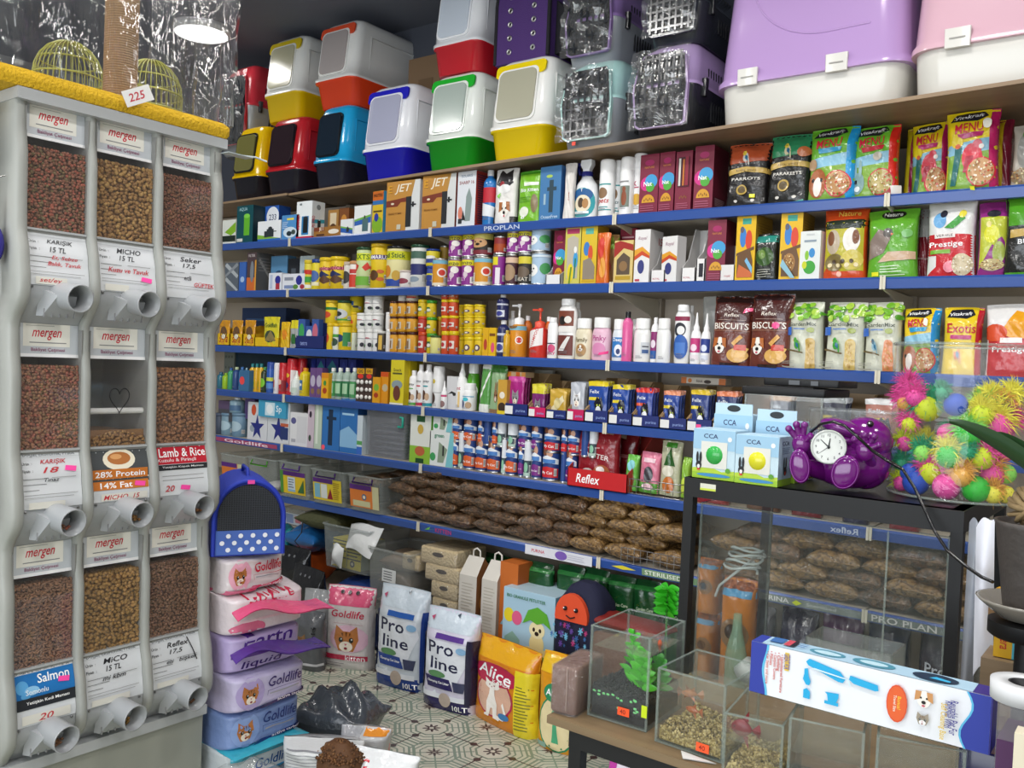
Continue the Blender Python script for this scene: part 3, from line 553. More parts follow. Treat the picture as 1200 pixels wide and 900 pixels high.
for i in range(3):
    for j in range(3):
        ya,yb=fy[j]+.013,fy[j+1]-.013; W=yb-ya; H=LV[i]-LV[i+1]
        def PS(t0,t1,off=-.012,i=i,ya=ya,W=W):
            def S(u,v):
                t=t1+(t0-t1)*v; z=zt(i,t); e=.02; dx=(prof(min(t+e,1))-prof(max(t-e,0))); dz=(zt(i,min(t+e,1))-zt(i,max(t-e,0))); n=Vector((-dz,0,dx)).normalized(); n=n if n.x>0 else -n
                return (DX+prof(t)+off,ya+u*W,z),n
            return S
        # header plate with its sticker
        mb=MB(); S=PS(.0,.15,-.016); mb.grid(lambda u,v:S(u,v)[0],2,5,GREYL)
        art(mb,S,W,H*.15,[('r',.0,.0,1,1,'#c5cacf'),('r',0,0,1,.1,'#f2f2f2'),('r',.1,.32,.86,1,'#ebe9df'),('t','mergen',.48,.66,.48,'#cc2a3a',.3,.35),('r',.2,.42,.8,.45,'#8a8a8a'),('r',.14,.93,.6,.95,'#b8b8b0'),('t','Bakliyat Çeşmesi',.5,.21,.55,'#96607a')],L=.02)
        mb.build('header_plate',disp)
        # clear window
        mb=MB(); S=PS(.15,.57,-.008); mb.grid(lambda u,v:S(u,v)[0],3,12,WIN); mb.box(DX+prof(.57)-.03,ya,zt(i,.575),DX+prof(.57)-.006,yb,zt(i,.565),GREYL); mb.build('bin_window',disp)
        if (i,j)==(1,1):
            mb=MB(); S=PS(.15,.57,-.0065); P=[(.5+.17*math.sin(a)**3*1.0,.55+.13*(13*math.cos(a)-5*math.cos(2*a)-2*math.cos(3*a)-math.cos(4*a))/13) for a in [k*2*PI/30 for k in range(31)]]
            mb.tube([S(a,b)[0] for a,b in P],.0012,'#1c1c20',5); mb.build('drawn_heart',disp)
            mb=MB(); mb.tube([(DX-.07,ya,zt(i,.4)),(DX-.07,yb,zt(i,.4))],.009,'#e4e4e2',10); mb.build('bin_rod',disp)
        # inner bin walls
        mb=MB(); mb.box(DX-.30,ya-.002,zt(i,.57),DX-.045,ya,zt(i,.02),'#8d8d8a'); mb.box(DX-.30,yb,zt(i,.57),DX-.045,yb+.002,zt(i,.02),'#8d8d8a'); mb.box(DX-.32,ya,zt(i,.57),DX-.30,yb,zt(i,.02),'#7d7d78'); mb.box(DX-.30,ya,zt(i,.585),DX-.04,yb,zt(i,.575),'#8d8d8a'); mb.build('bin_lining',disp)
        # lower plate, label card, spout
        mb=MB(); S=PS(.57,.999,-.016); mb.grid(lambda u,v:S(u,v)[0],2,16,PLAST); mb.build('lower_plate',disp)
        mb=MB(); S=PS(.575,.825,-.0145); mb.grid(lambda u,v:S(u,v)[0],2,8,CARD); art(mb,S,W,H*.25,cards[(i,j)],L=.02); mb.build('label_card',disp)
        sp=MB(); yc=(ya+yb)/2+.01; zc=zt(i,.875); X0=DX-.02; r=.0365; ax=Vector((1,.10,-.10)).normalized(); side=Vector((0,0,1)).cross(ax).normalized(); up=ax.cross(side)
        st=Vector((X0+.0,yc,zc+.006)); en=st+ax*.088
        def circ(c,rad,n=20): return [c+side*(rad*math.cos(2*PI*k/n))+up*(rad*math.sin(2*PI*k/n)) for k in range(n)]
        sp.loft([circ(st-ax*.03,r*.95),circ(en-ax*.004,r),circ(en,r*1.03),circ(en,r*.93),circ(en-ax*.075,r*.88)],PLAST,False,True)
        # moulded scoop under the pipe, with ribs
        A=[(X0-.004,yc-.055,zt(i,.84)),(X0-.004,yc+.03,zt(i,.84)),(X0-.012,yc+.035,zt(i,.965)),(X0-.012,yc-.06,zt(i,.965))]; B=[(X0+.045,yc-.03,zt(i,.87)),(X0+.045,yc+.02,zt(i,.87)),(X0+.006,yc+.03,zt(i,.965)),(X0+.006,yc-.052,zt(i,.965))]
        sp.loft([A,B],PLAST,sm=False)
        for k in range(5): sp.box(X0+.004,yc-.05+k*.02,zt(i,.968),X0+.012,yc-.047+k*.02,zt(i,.93),'#8f9092')
        sp.build('spout',disp)
        for yy in (ya+.012,yb-.012):
            q=MB(); q.lathe([(.0035,0),(.0035,.002),(.002,.003)],'!8a8a8a',8,T=Matrix.Translation((DX-.014,yy,zt(i,.835)))@Matrix.Rotation(R(90),4,'Y')); q.build('screw',disp)
        # the food: a sloped fill with a skin of single pellets
        t_top=.19 if (i,j) not in ((1,1),) else .49; mats=[mat(c,.65) for c in KC[i][j]]; mb=MB(); big=.0066 if (i,j) in((0,1),(1,2),(2,1)) else .0052
        S=PS(t_top,.57,-.019); S2=PS(t_top,.57,-.027)
        mb.grid(lambda u,v:S2(u,v)[0],2,8,mats[2]); zt0=zt(i,t_top); mb.box(DX-.29,ya+.001,zt(i,.57),DX+prof(.4)-.055,yb-.001,zt0-.01,mats[2])
        stp=big*1.5; nu=int(W/stp); nv=int((.57-t_top)*H/stp)
        for a in range(nu+1):
            for b in range(nv+1):
                if (i,j)==(1,1) and b/nv>.45+.5*math.sin(PI*a/nu): continue
                u=min(max((a+rk.uniform(-.3,.7))/nu,.02),.98); v=min(max((b+rk.uniform(-.4,.4))/nv,.01),.995); P,n=S(u,v); c=Vector(P)-Vector((rk.uniform(0,.004),0,0)); m=rk.choice(mats)
                q=Matrix.Translation(c)@Matrix.Rotation(rk.uniform(0,6.3),4,'Z')@Matrix.Rotation(rk.uniform(0,6.3),4,'X')
                if (i,j)==(2,0):
                    R0,r0=.0052,.0024; rg=[[(math.cos(2*PI*k/8)*(R0+r0*math.cos(2*PI*l/5)),math.sin(2*PI*k/8)*(R0+r0*math.cos(2*PI*l/5)),r0*1.3*math.sin(2*PI*l/5)) for l in range(5)] for k in range(9)]; mb.loft(rg,m,False,False,True,q)
                else:
                    s=big*rk.uniform(.85,1.15); mb.lathe([(s*.15,-s*.75),(s*.85,-s*.45),(s,.0),(s*.85,s*.45),(s*.15,s*.75)],m,6,T=q)
        if (i,j)!=(1,1):
            nu2=int(.04/stp)
            for a in range(nu+1):
                for b in range(6):
                    c=Vector((DX+prof(t_top)-.03-b*stp,ya+.006+(W-.012)*a/nu,zt0-.004+rk.uniform(0,.003))); s=big; mb.lathe([(s*.15,-s*.75),(s*.85,-s*.45),(s,0),(s*.85,s*.45),(s*.15,s*.75)],rk.choice(mats),6,T=Matrix.Translation(c)@Matrix.Rotation(rk.uniform(0,3),4,'X'))
        o=mb.build('kibble'); tag(o,f"{KN[i][j]} filling the {['left','middle','right'][j]} bin of the {['top','middle','bottom'][i]} dispenser row",'kibble',kind='stuff')
        if i>=1:
            mb=MB()
            for k in range(9):
                c=en-ax*(.03+.02*rk.random())+side*rk.uniform(-.015,.015)-up*(r*.88-.012+rk.uniform(-.006,.003)); s=.006; mb.lathe([(s*.2,-s*.7),(s,0),(s*.2,s*.7)],mats[k%len(mats)],6,T=Matrix.Translation(c))
            o=mb.build('kibble'); tag(o,f"few leftover pellets in the spout of the {['left','middle','right'][j]} bin, {['top','middle','bottom'][i]} row",'kibble',kind='stuff')
# ---------------------------------------------------------------- litter boxes and carriers on the top boards
DOORW=mat('#c9cdcf',.25,trans=.0,coat=.4); 
def litter_box(x0,x1,yt,zb,base,hood,visor,door,label,d=.40,Y=None,rz=0,dark=False,bh=.30,name='covered_litter_box',group=None,tag_=None,tilt=0):
    xm=(x0+x1)/2; Xg=XA(xm,3.0,zb); Yf=(boardY(Xg) if Y is None else Y)+.015; X0=XA(x0,Yf,zb+.1); X1=XA(x1,Yf,zb+.1); w=X1-X0; Xc=(X0+X1)/2; h=ZA(yt,Xc,Yf+.05)-zb
    t=thing(name,label,'litter box',(Xc,Yf+d/2,zb),rz,group)
    b=h*bh; mb=MB(); mb.loft([rr_ring(w*.84,d*.86,.05,.0),rr_ring(w*.87,d*.89,.055,.006),rr_ring(w*.95,d*.96,.05,b*.93),rr_ring(w,d,.05,b*.95),rr_ring(w,d,.05,b)],base); mb.build('litter_tray',t)
    sl=.06; z1=h; H=MB(); rs=[rr_ring(w*1.01,d*1.01,.05,b),rr_ring(w*1.01,d*1.01,.05,b+.014),rr_ring(w*.97,d*.97,.05,b+.016)]
    for k,(zz,ins) in enumerate([(.3,.0),(.6,.004),(.84,.010),(.92,.016),(.965,.030),(.99,.055),(1.0,.085)]):
        z=b+.016+(z1-b-.016)*zz; fsl=sl*h*zz; rs.append(rr_ring(w*.97-2*ins,d*.97-2*ins-fsl,.05,z,4,0,fsl/2))
    H.loft(rs,hood); H.build('hood',t)
    fy=lambda v:(-d*.485+ (sl*h)*v)
    def S(u,v): 
        vv=v*.88; return ((u-.5)*w*.97,fy(vv)+.0-.001+(.010*max(0,vv-.6)/.3),b+.016+(z1-b-.016)*vv),(0,-1,sl*.9)
    # door flap: rounded trapezoid standing a little proud
    def plate(u0,u1,v0,v1,thk,m,cr=.03,inset=0):
        q=MB(); W=(u1-u0)*w*.97-2*inset; Hh=(v1-v0)*(z1-b)*.88-2*inset; ring=rr_ring(W,Hh,cr,0,5); ou=[]
        for lay in (0.004,-thk):
            ou.append([Vector(S(.5*(u0+u1)+x/(w*.97),.5*(v0+v1)+y/((z1-b)*.88))[0])+Vector((0,lay,0)) for x,y,_ in ring])
        q.loft(ou,m,sm=False); return q
    fr=plate(.12,.80,.05,.93,.006,'*#16181c' if dark else hood,.03)
    if visor:
        vq=plate(.06,.90,.80,1.02,.004,visor,.02); vq.build('visor_strip',t)
    dq=fr.build('door_frame',t)
    dr=plate(.12,.80,.05,.93,.010,door,.03,.009); dr.build('door_flap',t)
    # embossed panel line on the right side
    E=MB(); pts=[(w*.487-.003,-d*.32,b+.06),(w*.485-.004,-d*.30,z1*.80),(w*.483-.006,d*.30,z1*.80),(w*.487-.003,d*.32,b+.06)]; E.tube(pts,.004,hood,6); E.build('side_rib',t)
    if tag_: q=MB(); q.box(0,-.0016,0,.014,0,.012,'#ff4a4a'); q.build('price_dot',t,(w*tag_[0],-d/2+.0,h*tag_[1]))
    return t,z1+zb
YLW='*#e0b70e'; 
SM=mat('#a4a79a',.2,coat=.4); MIR=mat('#8d8a66',.15,coat=.6)
T1=[]
litter_box(268,303,147,TZ,'*#16151f','*#d9b100',None,mat('#6d6a3a',.1,coat=.8),'yellow hooded litter box with black tray, at the left end beside the dispenser',d=.38,dark=True)
_,zR=litter_box(307,350,136,TZ,'*#1a1826','*#b32029',None,mat('#2a1c22',.08,coat=1),'dark red hooded litter box with black tray and smoked door',d=.38,dark=True)
_,zC=litter_box(363,404,122,TZ,'*#1a1f33','*#1f9fd6',None,mat('#152331',.08,coat=1),'sky blue hooded litter box with black tray',d=.38,dark=True)
litter_box(420,477,98,TZ,'*#1616b4','*#e8eaf0','*#2020b8',mat('#a9acc4',.2,coat=.5),'white hooded litter box with royal blue tray and visor',d=.36)
_,zG=litter_box(494,555,84,TZ,'*#0d8f1c','*#e6ebe6','*#1fae2e',mat('#a5b3ac',.2,coat=.5),'white hooded litter box with green tray and visor',d=.36)
_,zy=litter_box(569,640,66,TZ,'*#e3c400','*#e9e9e6','*#e6cc10',mat('#aaa894',.2,coat=.5),'white hooded litter box with yellow tray, under the purple backpack carrier',d=.36)
litter_box(306,350,42,zR+.001,'*#d9b80a','*#e2e3e0','*#d0b820',mat('#adaa90',.2,coat=.5),'white hooded litter box with yellow tray, stacked on the dark red one',d=.36,Y=boardY(-4)+.06)
litter_box(365,413,24,zC+.001,'*#e2431d','*#e4e5e3','*#e0502c',mat('#a8a09f',.2,coat=.5),'big white hooded litter box with orange red tray, stacked on the sky blue one',d=.66,Y=boardY(-3.6)+.05)
litter_box(503,560,-22,zG+.001,'*#c01f2c','*#eceef2',None,mat('#c9d3e0',.2,coat=.5),'white hooded litter box with crimson tray, stacked on the green and white one',d=.36,Y=boardY(-2.6)+.05)
# cardboard cartons standing in the second row, seen between the stacks
mb=MB(); 
cx=atY(493,80,3.4); mb.box(-.2,-.12,0,.2,.0,.74,'#7d6449'); mb.box(-.12,-.123,.5,-.02,-.12,.62,'#6a5238'); mb.box(.03,-.123,.5,.13,-.12,.62,'#6a5238'); mb.box(-.2,-.1225,.3,.2,-.12,.33,'#91795c')
o=mb.build('cardboard_carton',None,(cx.x+.02,3.615,TZ+.001)); tag(o,'brown cardboard carton standing at the back between litter boxes','carton')
# giant boxes on the right
def giant(x0,x1,yt,hood,label,d=.42,name='covered_litter_box',rim=.0,arc=False,zt_=.235,clips=(.2,.67)):
    zb=TZ; Xg=XA((x0+x1)/2,3.0,zb); Yf=boardY(Xg)+.02; X0=XA(x0,Yf,zb+.1); X1=XA(x1,Yf,zb+.1); w=X1-X0; Xc=(X0+X1)/2; h=.62
    t=thing(name,label,'litter box',(Xc,Yf+d/2,zb)); b=zt_*h
    mb=MB(); mb.loft([rr_ring(w*.93,d*.9,.08,0,6),rr_ring(w*.95,d*.93,.08,.01,6),rr_ring(w*.98,d*.97,.08,b,6)],'*#d8d6cf'); mb.build('litter_tray',t)
    H=MB(); H.loft([rr_ring(w*1.03,d*1.04,.085,b-.012,6),rr_ring(w*1.03,d*1.04,.085,b+.004,6),rr_ring(w*.99,d*.99,.08,b+.02,6),rr_ring(w*.95,d*.95,.08,h*.55,6),rr_ring(w*.9,d*.9,.08,h*.9,6),rr_ring(w*.8,d*.8,.08,h*.98,6),rr_ring(w*.6,d*.6,.06,h,6)],hood)
    if arc:
        pts=[]
        for k in range(25):
            a=R(180+90*k/24+0); z=b+.34+.22*math.sin(a)*1.0; x=w*.1+.26*math.cos(a); yy=-(d*.495-(z-b)*.055)-.002; pts.append((x,yy,z))
        pts+=[(w*.1+.14,pts[-1][1],pts[-1][2]+.003)]
        H.tube(pts,.0035,hood,6); z0=b+.1
    H.build('hood',t)
    for u in clips:
        c=MB(); c.loft([rr_ring(.07,.012,.004,b-.022),rr_ring(.072,.014,.004,b+.035)],'*#dddbd5'); c.box(-.022,-.009,b+.003,.022,-.006,b+.007,'#9c9a95'); c.build('clip',t,((u-.5)*w,-d*.525,0))
    return t
giant(836,1062,-60,'*#b998cd','huge lilac hooded litter box with white tray and white clips',arc=True)
giant(1064,1290,-70,'*#d9b0be','huge pink hooded litter box with white tray, at the right end',clips=(.28,.8))
# pet carriers
FILM=clear('shrink_film','#ffffff',.05,.05,1,14,f0=.085)
def carrier(x0,x1,yt,zb,base,top,label,d=.42,Y=None,film=True,split=.52,name='pet_carrier',tag_=None,wx=None):
    xm=(x0+x1)/2; Xg=XA(xm,3.0,zb); Yf=(boardY(Xg) if Y is None else Y)+.02; X0=XA(x0,Yf,zb+.1); X1=XA(x1,Yf,zb+.1); w=X1-X0; Xc=(X0+X1)/2; h=ZA(yt,Xc,Yf+.05)-zb
    t=thing(name,label,'pet carrier',(Xc,Yf+d/2,zb)); b=h*split
    mb=MB(); mb.loft([rr_ring(w*.78,d*.8,.05,0),rr_ring(w*.84,d*.86,.05,.01),rr_ring(w*.97,d*.96,.05,b*.75),rr_ring(w,d,.05,b-.01),rr_ring(w,d,.05,b)],base)
    dk='#14161a'
    for k in range(7): mb.box(w*.478,-d*.12+k*.022,b*.42,w*.4975,-d*.11+k*.022,b*.8,dk)
    mb.build('base_shell',t)
    H=MB(); H.loft([rr_ring(w*1.01,d*1.01,.05,b),rr_ring(w*1.01,d*1.01,.05,b+.012),rr_ring(w*.98,d*.97,.05,b+.014),rr_ring(w*.94,d*.94,.05,h*.78,4,0,.008),rr_ring(w*.84,d*.84,.05,h*.93,4,0,.015),rr_ring(w*.68,d*.7,.05,h,4,0,.02)],top)
    for k in range(7): H.box(w*.44,-d*.2+k*.022,b+.05,w*.488,-d*.19+k*.022,h*.74,dk)
    H.build('lid_shell',t)
    # door: surround, wire bars, latch pins
    D=MB(); ring=[( .40,.13),(.42,.5),(.36,.80),(.28,.87),(-.28,.87),(-.36,.80),(-.42,.5),(-.36,.13),(-.30,.10),(.34,.10)]; yo=-d*.5
    D.loft([[(x*w,yo+.01+max(0,z-.55)*.05,z*h) for x,z in ring],[(x*w,yo-.006+max(0,z-.55)*.05,z*h) for x,z in ring]],top,sm=False)
    D.loft([[(x*w*.93,yo-.004+max(0,z-.55)*.05,z*h*.985+.005) for x,z in ring],[(x*w*.93,yo-.0075+max(0,z-.55)*.05,z*h*.985+.005) for x,z in ring]],'*#0e1014',sm=False); D.build('door_surround',t)
    G=MB()
    for k in range(7): x=(-.32+k*.107)*w; G.box(x-.004,yo-.014,h*.14,x+.004,yo-.008,h*.85,'*#20242a')
    for k in range(6): z=h*(.2+k*.12); G.box(-.37*w,yo-.013,z-.004,.37*w,yo-.009,z+.004,'*#20242a')
    G.build('wire_door',t)
    for s in (-1,1): Lh=MB(); Lh.loft([rr_ring(.025,.02,.004,b-.035),rr_ring(.03,.024,.004,b+.03)],'*#1b1c20',T=Matrix.Translation((s*w*.5,-d*.3,0))); Lh.build('side_latch',t)
    if film:
        r=random.Random(int(x0)); Fm=MB(); g=lambda u,v:((u-.5)*w*.9+.004*math.sin(v*9),yo-.018-.007*math.sin(u*17+v*5)-.006*math.sin(v*23+u*7)-.003*math.sin(u*41+v*31),h*(.08+v*.82)); Fm.grid(g,20,20,FILM); Fm.build('film_wrap',t)
    if tag_: q=MB(); q.box(0,-.003,0,.016,0,.014,'#ff5a4a'); q.build('price_dot',t,(w*tag_[0],-d*.5,h*tag_[1]))
    return zb+h+.001
zM=carrier(651,722,71,TZ,'*#8c9198','*#a7cfcb','mint and grey pet carrier with wrapped wire door',tag_=(-.2,.05),d=.4)
zL=carrier(735,812,51,TZ,'*#22242b','*#b49cc8','lilac and black pet carrier with wrapped wire door',d=.42)
carrier(657,722,-18,zM,'*#8f949b','*#8a6fa8','lilac and grey pet carrier stacked on the mint one',d=.4,Y=boardY(-2)+.06)
carrier(752,822,-30,zL,'*#2c3036','*#3a4048','dark grey pet carrier stacked on the lilac and black one',d=.42,Y=boardY(-1.5)+.05)
carrier(252,291,78,TZ+.30,'*#85898c','*#a52a35','red and grey pet carrier stacked on the yellow litter box by the dispenser',d=.38,Y=boardY(-4.3)+.05)
# purple backpack carrier with eyelets
zb=zy+.002; X0=XA(577,3.1,zb+.1);X1=XA(640,3.1,zb+.1); w=X1-X0; h=.42; t=thing('pet_backpack','purple fabric pet backpack with steel eyelets, on the yellow and white litter box','backpack',((X0+X1)/2,3.12+.11,zb))
P=mat('#4a2f6e',.85,bump=.3,bscale=200); K=mat('#17161d',.8)
def arch(wd,hh,n=12): 
    return [(-wd/2,0)]+[(-wd/2+ (wd/2-wd/2*math.cos(PI*k/n)) ,hh*.62+hh*.38*math.sin(PI*k/n)) for k in range(n+1)]+[(wd/2,0)]
A=arch(w,h); mb=MB(); mb.loft([[(x*.97,.11,z) for x,z in A],[(x,.08,z) for x,z in A],[(x,-.08,z) for x,z in A],[(x*.96,-.11,z*.98) for x,z in A]],P); mb.build('bag_body',t)
mb=MB(); mb.tube([(x*.98,-.108,z*.985+.004) for x,z in A],.009,K,8); mb.build('piping',t)
mb=MB(); mb.loft([[(w*.5,-.06,.02),(w*.5,.09,.02),(w*.5,.09,h*.6),(w*.5,-.06,h*.6)],[(w*.5+.05,-.05,.03),(w*.5+.05,.08,.03),(w*.5+.04,.08,h*.5),(w*.5+.04,-.05,h*.5)]],K,sm=False); mb.build('side_pocket',t)
for k in range(5):
    for s in (-1,1):
        e=MB(); T=Matrix.Translation((s*w*.22,-.111,.05+k*.06))@Matrix.Rotation(R(90),4,'X'); e.lathe([(.006,-.001),(.0075,.003),(.0125,.003),(.0125,-.001)],'!d0d0d0',16,T=T,cap0=False,cap1=False); e.lathe([(.0065,.0005),(.001,.0006)],'#0b0b0d',12,T=T); e.build('eyelet',t)
# ---------------------------------------------------------------- top blue shelf
def T(s,u,v,w,c='#333333',h=None,sh=0,rot=0): return ('t',s,u,v,w,c,h,sh,rot)
def Rc(*a): return ('r',)+a
def El(*a): return ('e',)+a
def pumpart(u,v,s,c='#2b3238'): return [Rc(u-s*.5,v-s*.8,u+s*.5,v+s*.5,c),El(u,v+s*.6,s*.3,s*.3,c),Rc(u+s*.5,v,u+s*.9,v+s*.15,c)]
C='carton'
put(C,258,276,258,1,'white and green air pump carton half hidden by the dispenser',d=.1,c='#d8dcd4',front=[Rc(0,.1,1,.35,'#1d2a22'),('p',[(.3,.5),(1,.9),(1,.5),(.7,.35)],'#7fb02a')])
put(C,277,296,241,1,'dark teal filter carton with a green capsule',d=.12,c='#0f4a52',side='#0b2a33',front=[Rc(.45,.2,.8,.72,'#5fae2c'),El(.62,.72,.18,.06,'#7fd04a'),T('AQUA',.4,.9,.5,'#a9d0d8'),Rc(.05,.04,.4,.12,'#d8d8d0')])
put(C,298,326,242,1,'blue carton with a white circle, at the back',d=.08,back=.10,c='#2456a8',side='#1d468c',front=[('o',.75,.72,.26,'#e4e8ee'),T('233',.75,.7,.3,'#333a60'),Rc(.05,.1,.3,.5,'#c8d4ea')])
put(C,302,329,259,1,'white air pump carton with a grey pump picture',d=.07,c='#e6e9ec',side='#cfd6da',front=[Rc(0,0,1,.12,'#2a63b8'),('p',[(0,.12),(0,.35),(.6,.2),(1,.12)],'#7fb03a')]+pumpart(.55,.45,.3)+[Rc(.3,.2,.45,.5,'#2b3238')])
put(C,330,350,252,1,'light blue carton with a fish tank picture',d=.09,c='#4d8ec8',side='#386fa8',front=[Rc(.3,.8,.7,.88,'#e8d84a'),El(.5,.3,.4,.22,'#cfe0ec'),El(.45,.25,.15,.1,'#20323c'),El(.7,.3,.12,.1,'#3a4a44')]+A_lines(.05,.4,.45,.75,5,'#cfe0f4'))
put(C,347,365,236,1,'tall white carton with red lettering up its corner',d=.085,rot=0,c='#e9eef0',side='#e2e9ec',front=[Rc(0,0,1,.06,'#c8203c'),Rc(.35,.1,.8,.6,'#2f7fb8'),Rc(.45,.15,.75,.55,'#16191c'),El(.6,.55,.15,.04,'#2a2e33'),T('PETPRO',.16,.45,.6,'#c8203c',.1,0,90),Rc(.2,.9,.35,.95,'#7a8488')],right=[Rc(0,0,1,.06,'#c8203c'),('p',[(0,.4),(0,.5),(1,.55),(1,.45)],'#2f9fb8'),Rc(.45,.3,.7,.5,'#20242a'),Rc(.55,.5,.62,.7,'#dfe4e6'),T('PETPRO',.12,.45,.7,'#c8203c',.1,0,90),('o',.5,.85,.07,'#8a9296')])
put(C,384,396,246,1,'small gold brown carton at the back left of its pair',d=.06,back=.12,c='#a87a3c',front=[Rc(.2,.5,.8,.9,'#d8c8a8'),El(.5,.4,.3,.15,'#5a3a1c')])
put(C,397,408,244,1,'small gold brown carton at the back right of its pair',d=.06,back=.12,c='#7d4a24',front=[El(.5,.6,.3,.2,'#c88a3a')])
put(C,368,399,266,1,'low brown carton lying in front of the small gold ones',d=.07,back=.01,c='#9c6c30',front=[Rc(0,.6,.4,1,'#7a3a24'),Rc(.1,.1,.4,.3,'#4a2a1c'),El(.75,.5,.2,.25,'#e8e0d0'),T('JET',.3,.8,.2,'#f4e8d0')])
put(C,399,414,257,1,'small white filter carton',d=.06,back=.01,c='#e3e6e8',front=[('p',[(0,.2),(0,.5),(1,.3),(1,.05)],'#2f5fb0'),('p',[(0,.5),(0,.6),(1,.4),(1,.3)],'#6fae4a')]+pumpart(.6,.35,.2))
put(C,415,434,241,1,'white filter carton with a blue wave',d=.07,c='#e6e9ea',side='#c9ced0',front=[('p',[(0,.3),(0,.45),(1,.6),(1,.4)],'#2f5fb0'),('p',[(0,.45),(0,.52),(1,.68),(1,.6)],'#6fae4a')]+[Rc(.5,.1,.85,.55,'#4a6a70'),Rc(.6,.55,.68,.65,'#222222')])
put(C,436,449,224,1,'narrow yellow and orange plant food carton',d=.09,c='#d8b82a',side='#4a2428',front=[Rc(0,.78,1,1,'#c8681f'),Rc(0,.68,1,.78,'#2f6fb0'),El(.5,.2,.5,.2,'#7fae2a'),El(.4,.38,.2,.1,'#2a3a9c'),Rc(.1,.5,.9,.54,'#5a4a14'),T('NUTRI',.5,.9,.8,'#3a1c0c')],right=[Rc(0,0,1,1,'#3a8fb8')])
def jet(dz=0): return [Rc(0,0,.72,1,'#c08a3c'),('p',[(.60,0),(.72,.55),(.85,1),(1,1),(1,0)],'#d9dcdc'),('p',[(0,.5),(.34,.5),(.44,.58),(.7,.58),(.7,.68),(0,.62)],'#7a3420'),T('JET',.5,.84,.5,'#f1e9d4',.2,.25),Rc(.6,.08,.76,.68,'#23262a'),Rc(.76,.5,.9,.53,'#23262a'),Rc(.78,.47,.84,.57,'#23262a'),El(.2,.56,.05,.02,'#e8dcc0'),T('BRAND POMPE',.28,.36,.4,'#8a5a20'),Rc(.35,.04,.47,.14,'#c8c4b0'),T('E',.12,.85,.12,'#e0a430',.14)]
put(C,452,491,212,1,'smaller gold pump carton with large white lettering',d=.1,c='#b98a40',side='#cfd0cc',front=jet())
put(C,494,533,199,1,'taller gold pump carton with large white lettering',d=.1,c='#b98a40',side='#7a2a20',front=jet())
put(C,535,557,198,1,'white spray pump carton with a dark red striped side',d=.1,c='#dfe3ea',side='#a3332c',front=[T('SOLARIS',.5,.92,.6,'#7a90a8'),T('SHARP 16',.5,.8,.8,'#8c3034'),('p',[(.45,.1),(.75,.1),(.82,.5),(.65,.7),(.5,.55)],'#8a9a98'),El(.2,.25,.12,.12,'#d8806a'),Rc(.1,.06,.3,.15,'#2c3034'),('p',[(.3,.12),(.5,.12),(.35,.3)],'#2a2226')],right=A_lines(.1,.9,.05,.95,22,'#3a2a44',.5))
put('bottle',566,580,193,1,'blue and red spray bottle with a clear cap',shape='round',c='*#2878c0',cap='*#d9dde0',prims=[Rc(0,.55,1,1,'#c02838'),('p',[(0,.2),(0,.6),(1,.4),(1,.1)],'#e8ecf0')],ky=.8,cat='bottle')
put('bag',577,602,196,1,'white pouch with a husky and a brown dog',d=.05,c='~#e6e4e0',prims=[('p',[(.1,.72),(.25,.98),(.5,.9),(.75,.98),(.9,.72),(.5,.6)],'#26262a'),El(.4,.7,.12,.06,'#a03038'),El(.5,.62,.3,.08,'#f1f1ef')]+A_dog(.55,.25,.15,'#a86a3c',1.6)+[Rc(.8,0,1,.12,'#20201f'),Rc(0,0,.1,.3,'#20201f'),('p',[(.2,.5),(.35,.55),(.3,.45)],'#7fd24a')])
put('bag',605,631,199,1,'lime green kitten pouch with a zip top',d=.04,c='~#76b82a',prims=[Rc(0,.93,1,1,'#3f8f1c'),T('Bio Kitten',.55,.62,.8,'#ffffff',.07),Rc(.3,.7,.95,.76,'#e8f0e0'),El(.35,.2,.22,.1,'#e8ecdc'),El(.8,.35,.15,.18,'#8a7a5a'),T('e3',.3,.1,.15,'#ffffff')]+A_lines(.1,.7,.38,.5,3,'#4a8a20'),back_='x')
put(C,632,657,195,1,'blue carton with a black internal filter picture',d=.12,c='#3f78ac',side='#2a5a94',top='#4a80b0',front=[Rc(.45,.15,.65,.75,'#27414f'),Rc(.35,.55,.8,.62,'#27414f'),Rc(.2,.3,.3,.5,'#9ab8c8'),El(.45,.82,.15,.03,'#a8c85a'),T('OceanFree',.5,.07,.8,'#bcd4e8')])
put('bag',658,671,190,1,'thin white sachet standing on edge',d=.03,c='~#ded9d4',prims=[T('CARE',.6,.4,.6,'#b0503c',None,0,90)],taper=.3,lean=.03)
put('bottle',672,701,173,1,'white trigger spray bottle with teal oval label',shape='sprayb',c='*#eceef0',cap='*#eef0f2',cap2='*#2a2f7c',ky=.6,span=170,lz=(.04,.56),prims=[El(.5,.45,.38,.48,'#2a9aa4'),El(.5,.7,.3,.2,'#1f5a94'),El(.52,.42,.22,.28,'#e8dcc0'),El(.48,.45,.08,.16,'#4a3a2a'),El(.6,.42,.08,.16,'#b0804a'),Rc(.3,.1,.7,.18,'#e8f0f0'),T('T',.5,.85,.06,'#ffffff')],name='spray_bottle')
ae=lambda c1='#c23a3a',c2='#3a9a9c':[El(.45,.55,.22,.16,'#8a6a4c'),Rc(.2,.78,.8,.82,c2),T('pets',.5,.3,.5,c1,None,.3),Rc(.15,.05,.85,.08,c2),Rc(.3,.13,.7,.16,c2)]
put('bottle',702,719,187,1,'white aerosol can with a round dog picture',shape='aero',prims=ae(),name='aerosol_can',cat='can')
put('bottle',717,728,188,1,'slim white aerosol set back between two others',shape='aero',back=.07,prims=ae('#2a5a5a'),name='aerosol_can',cat='can')
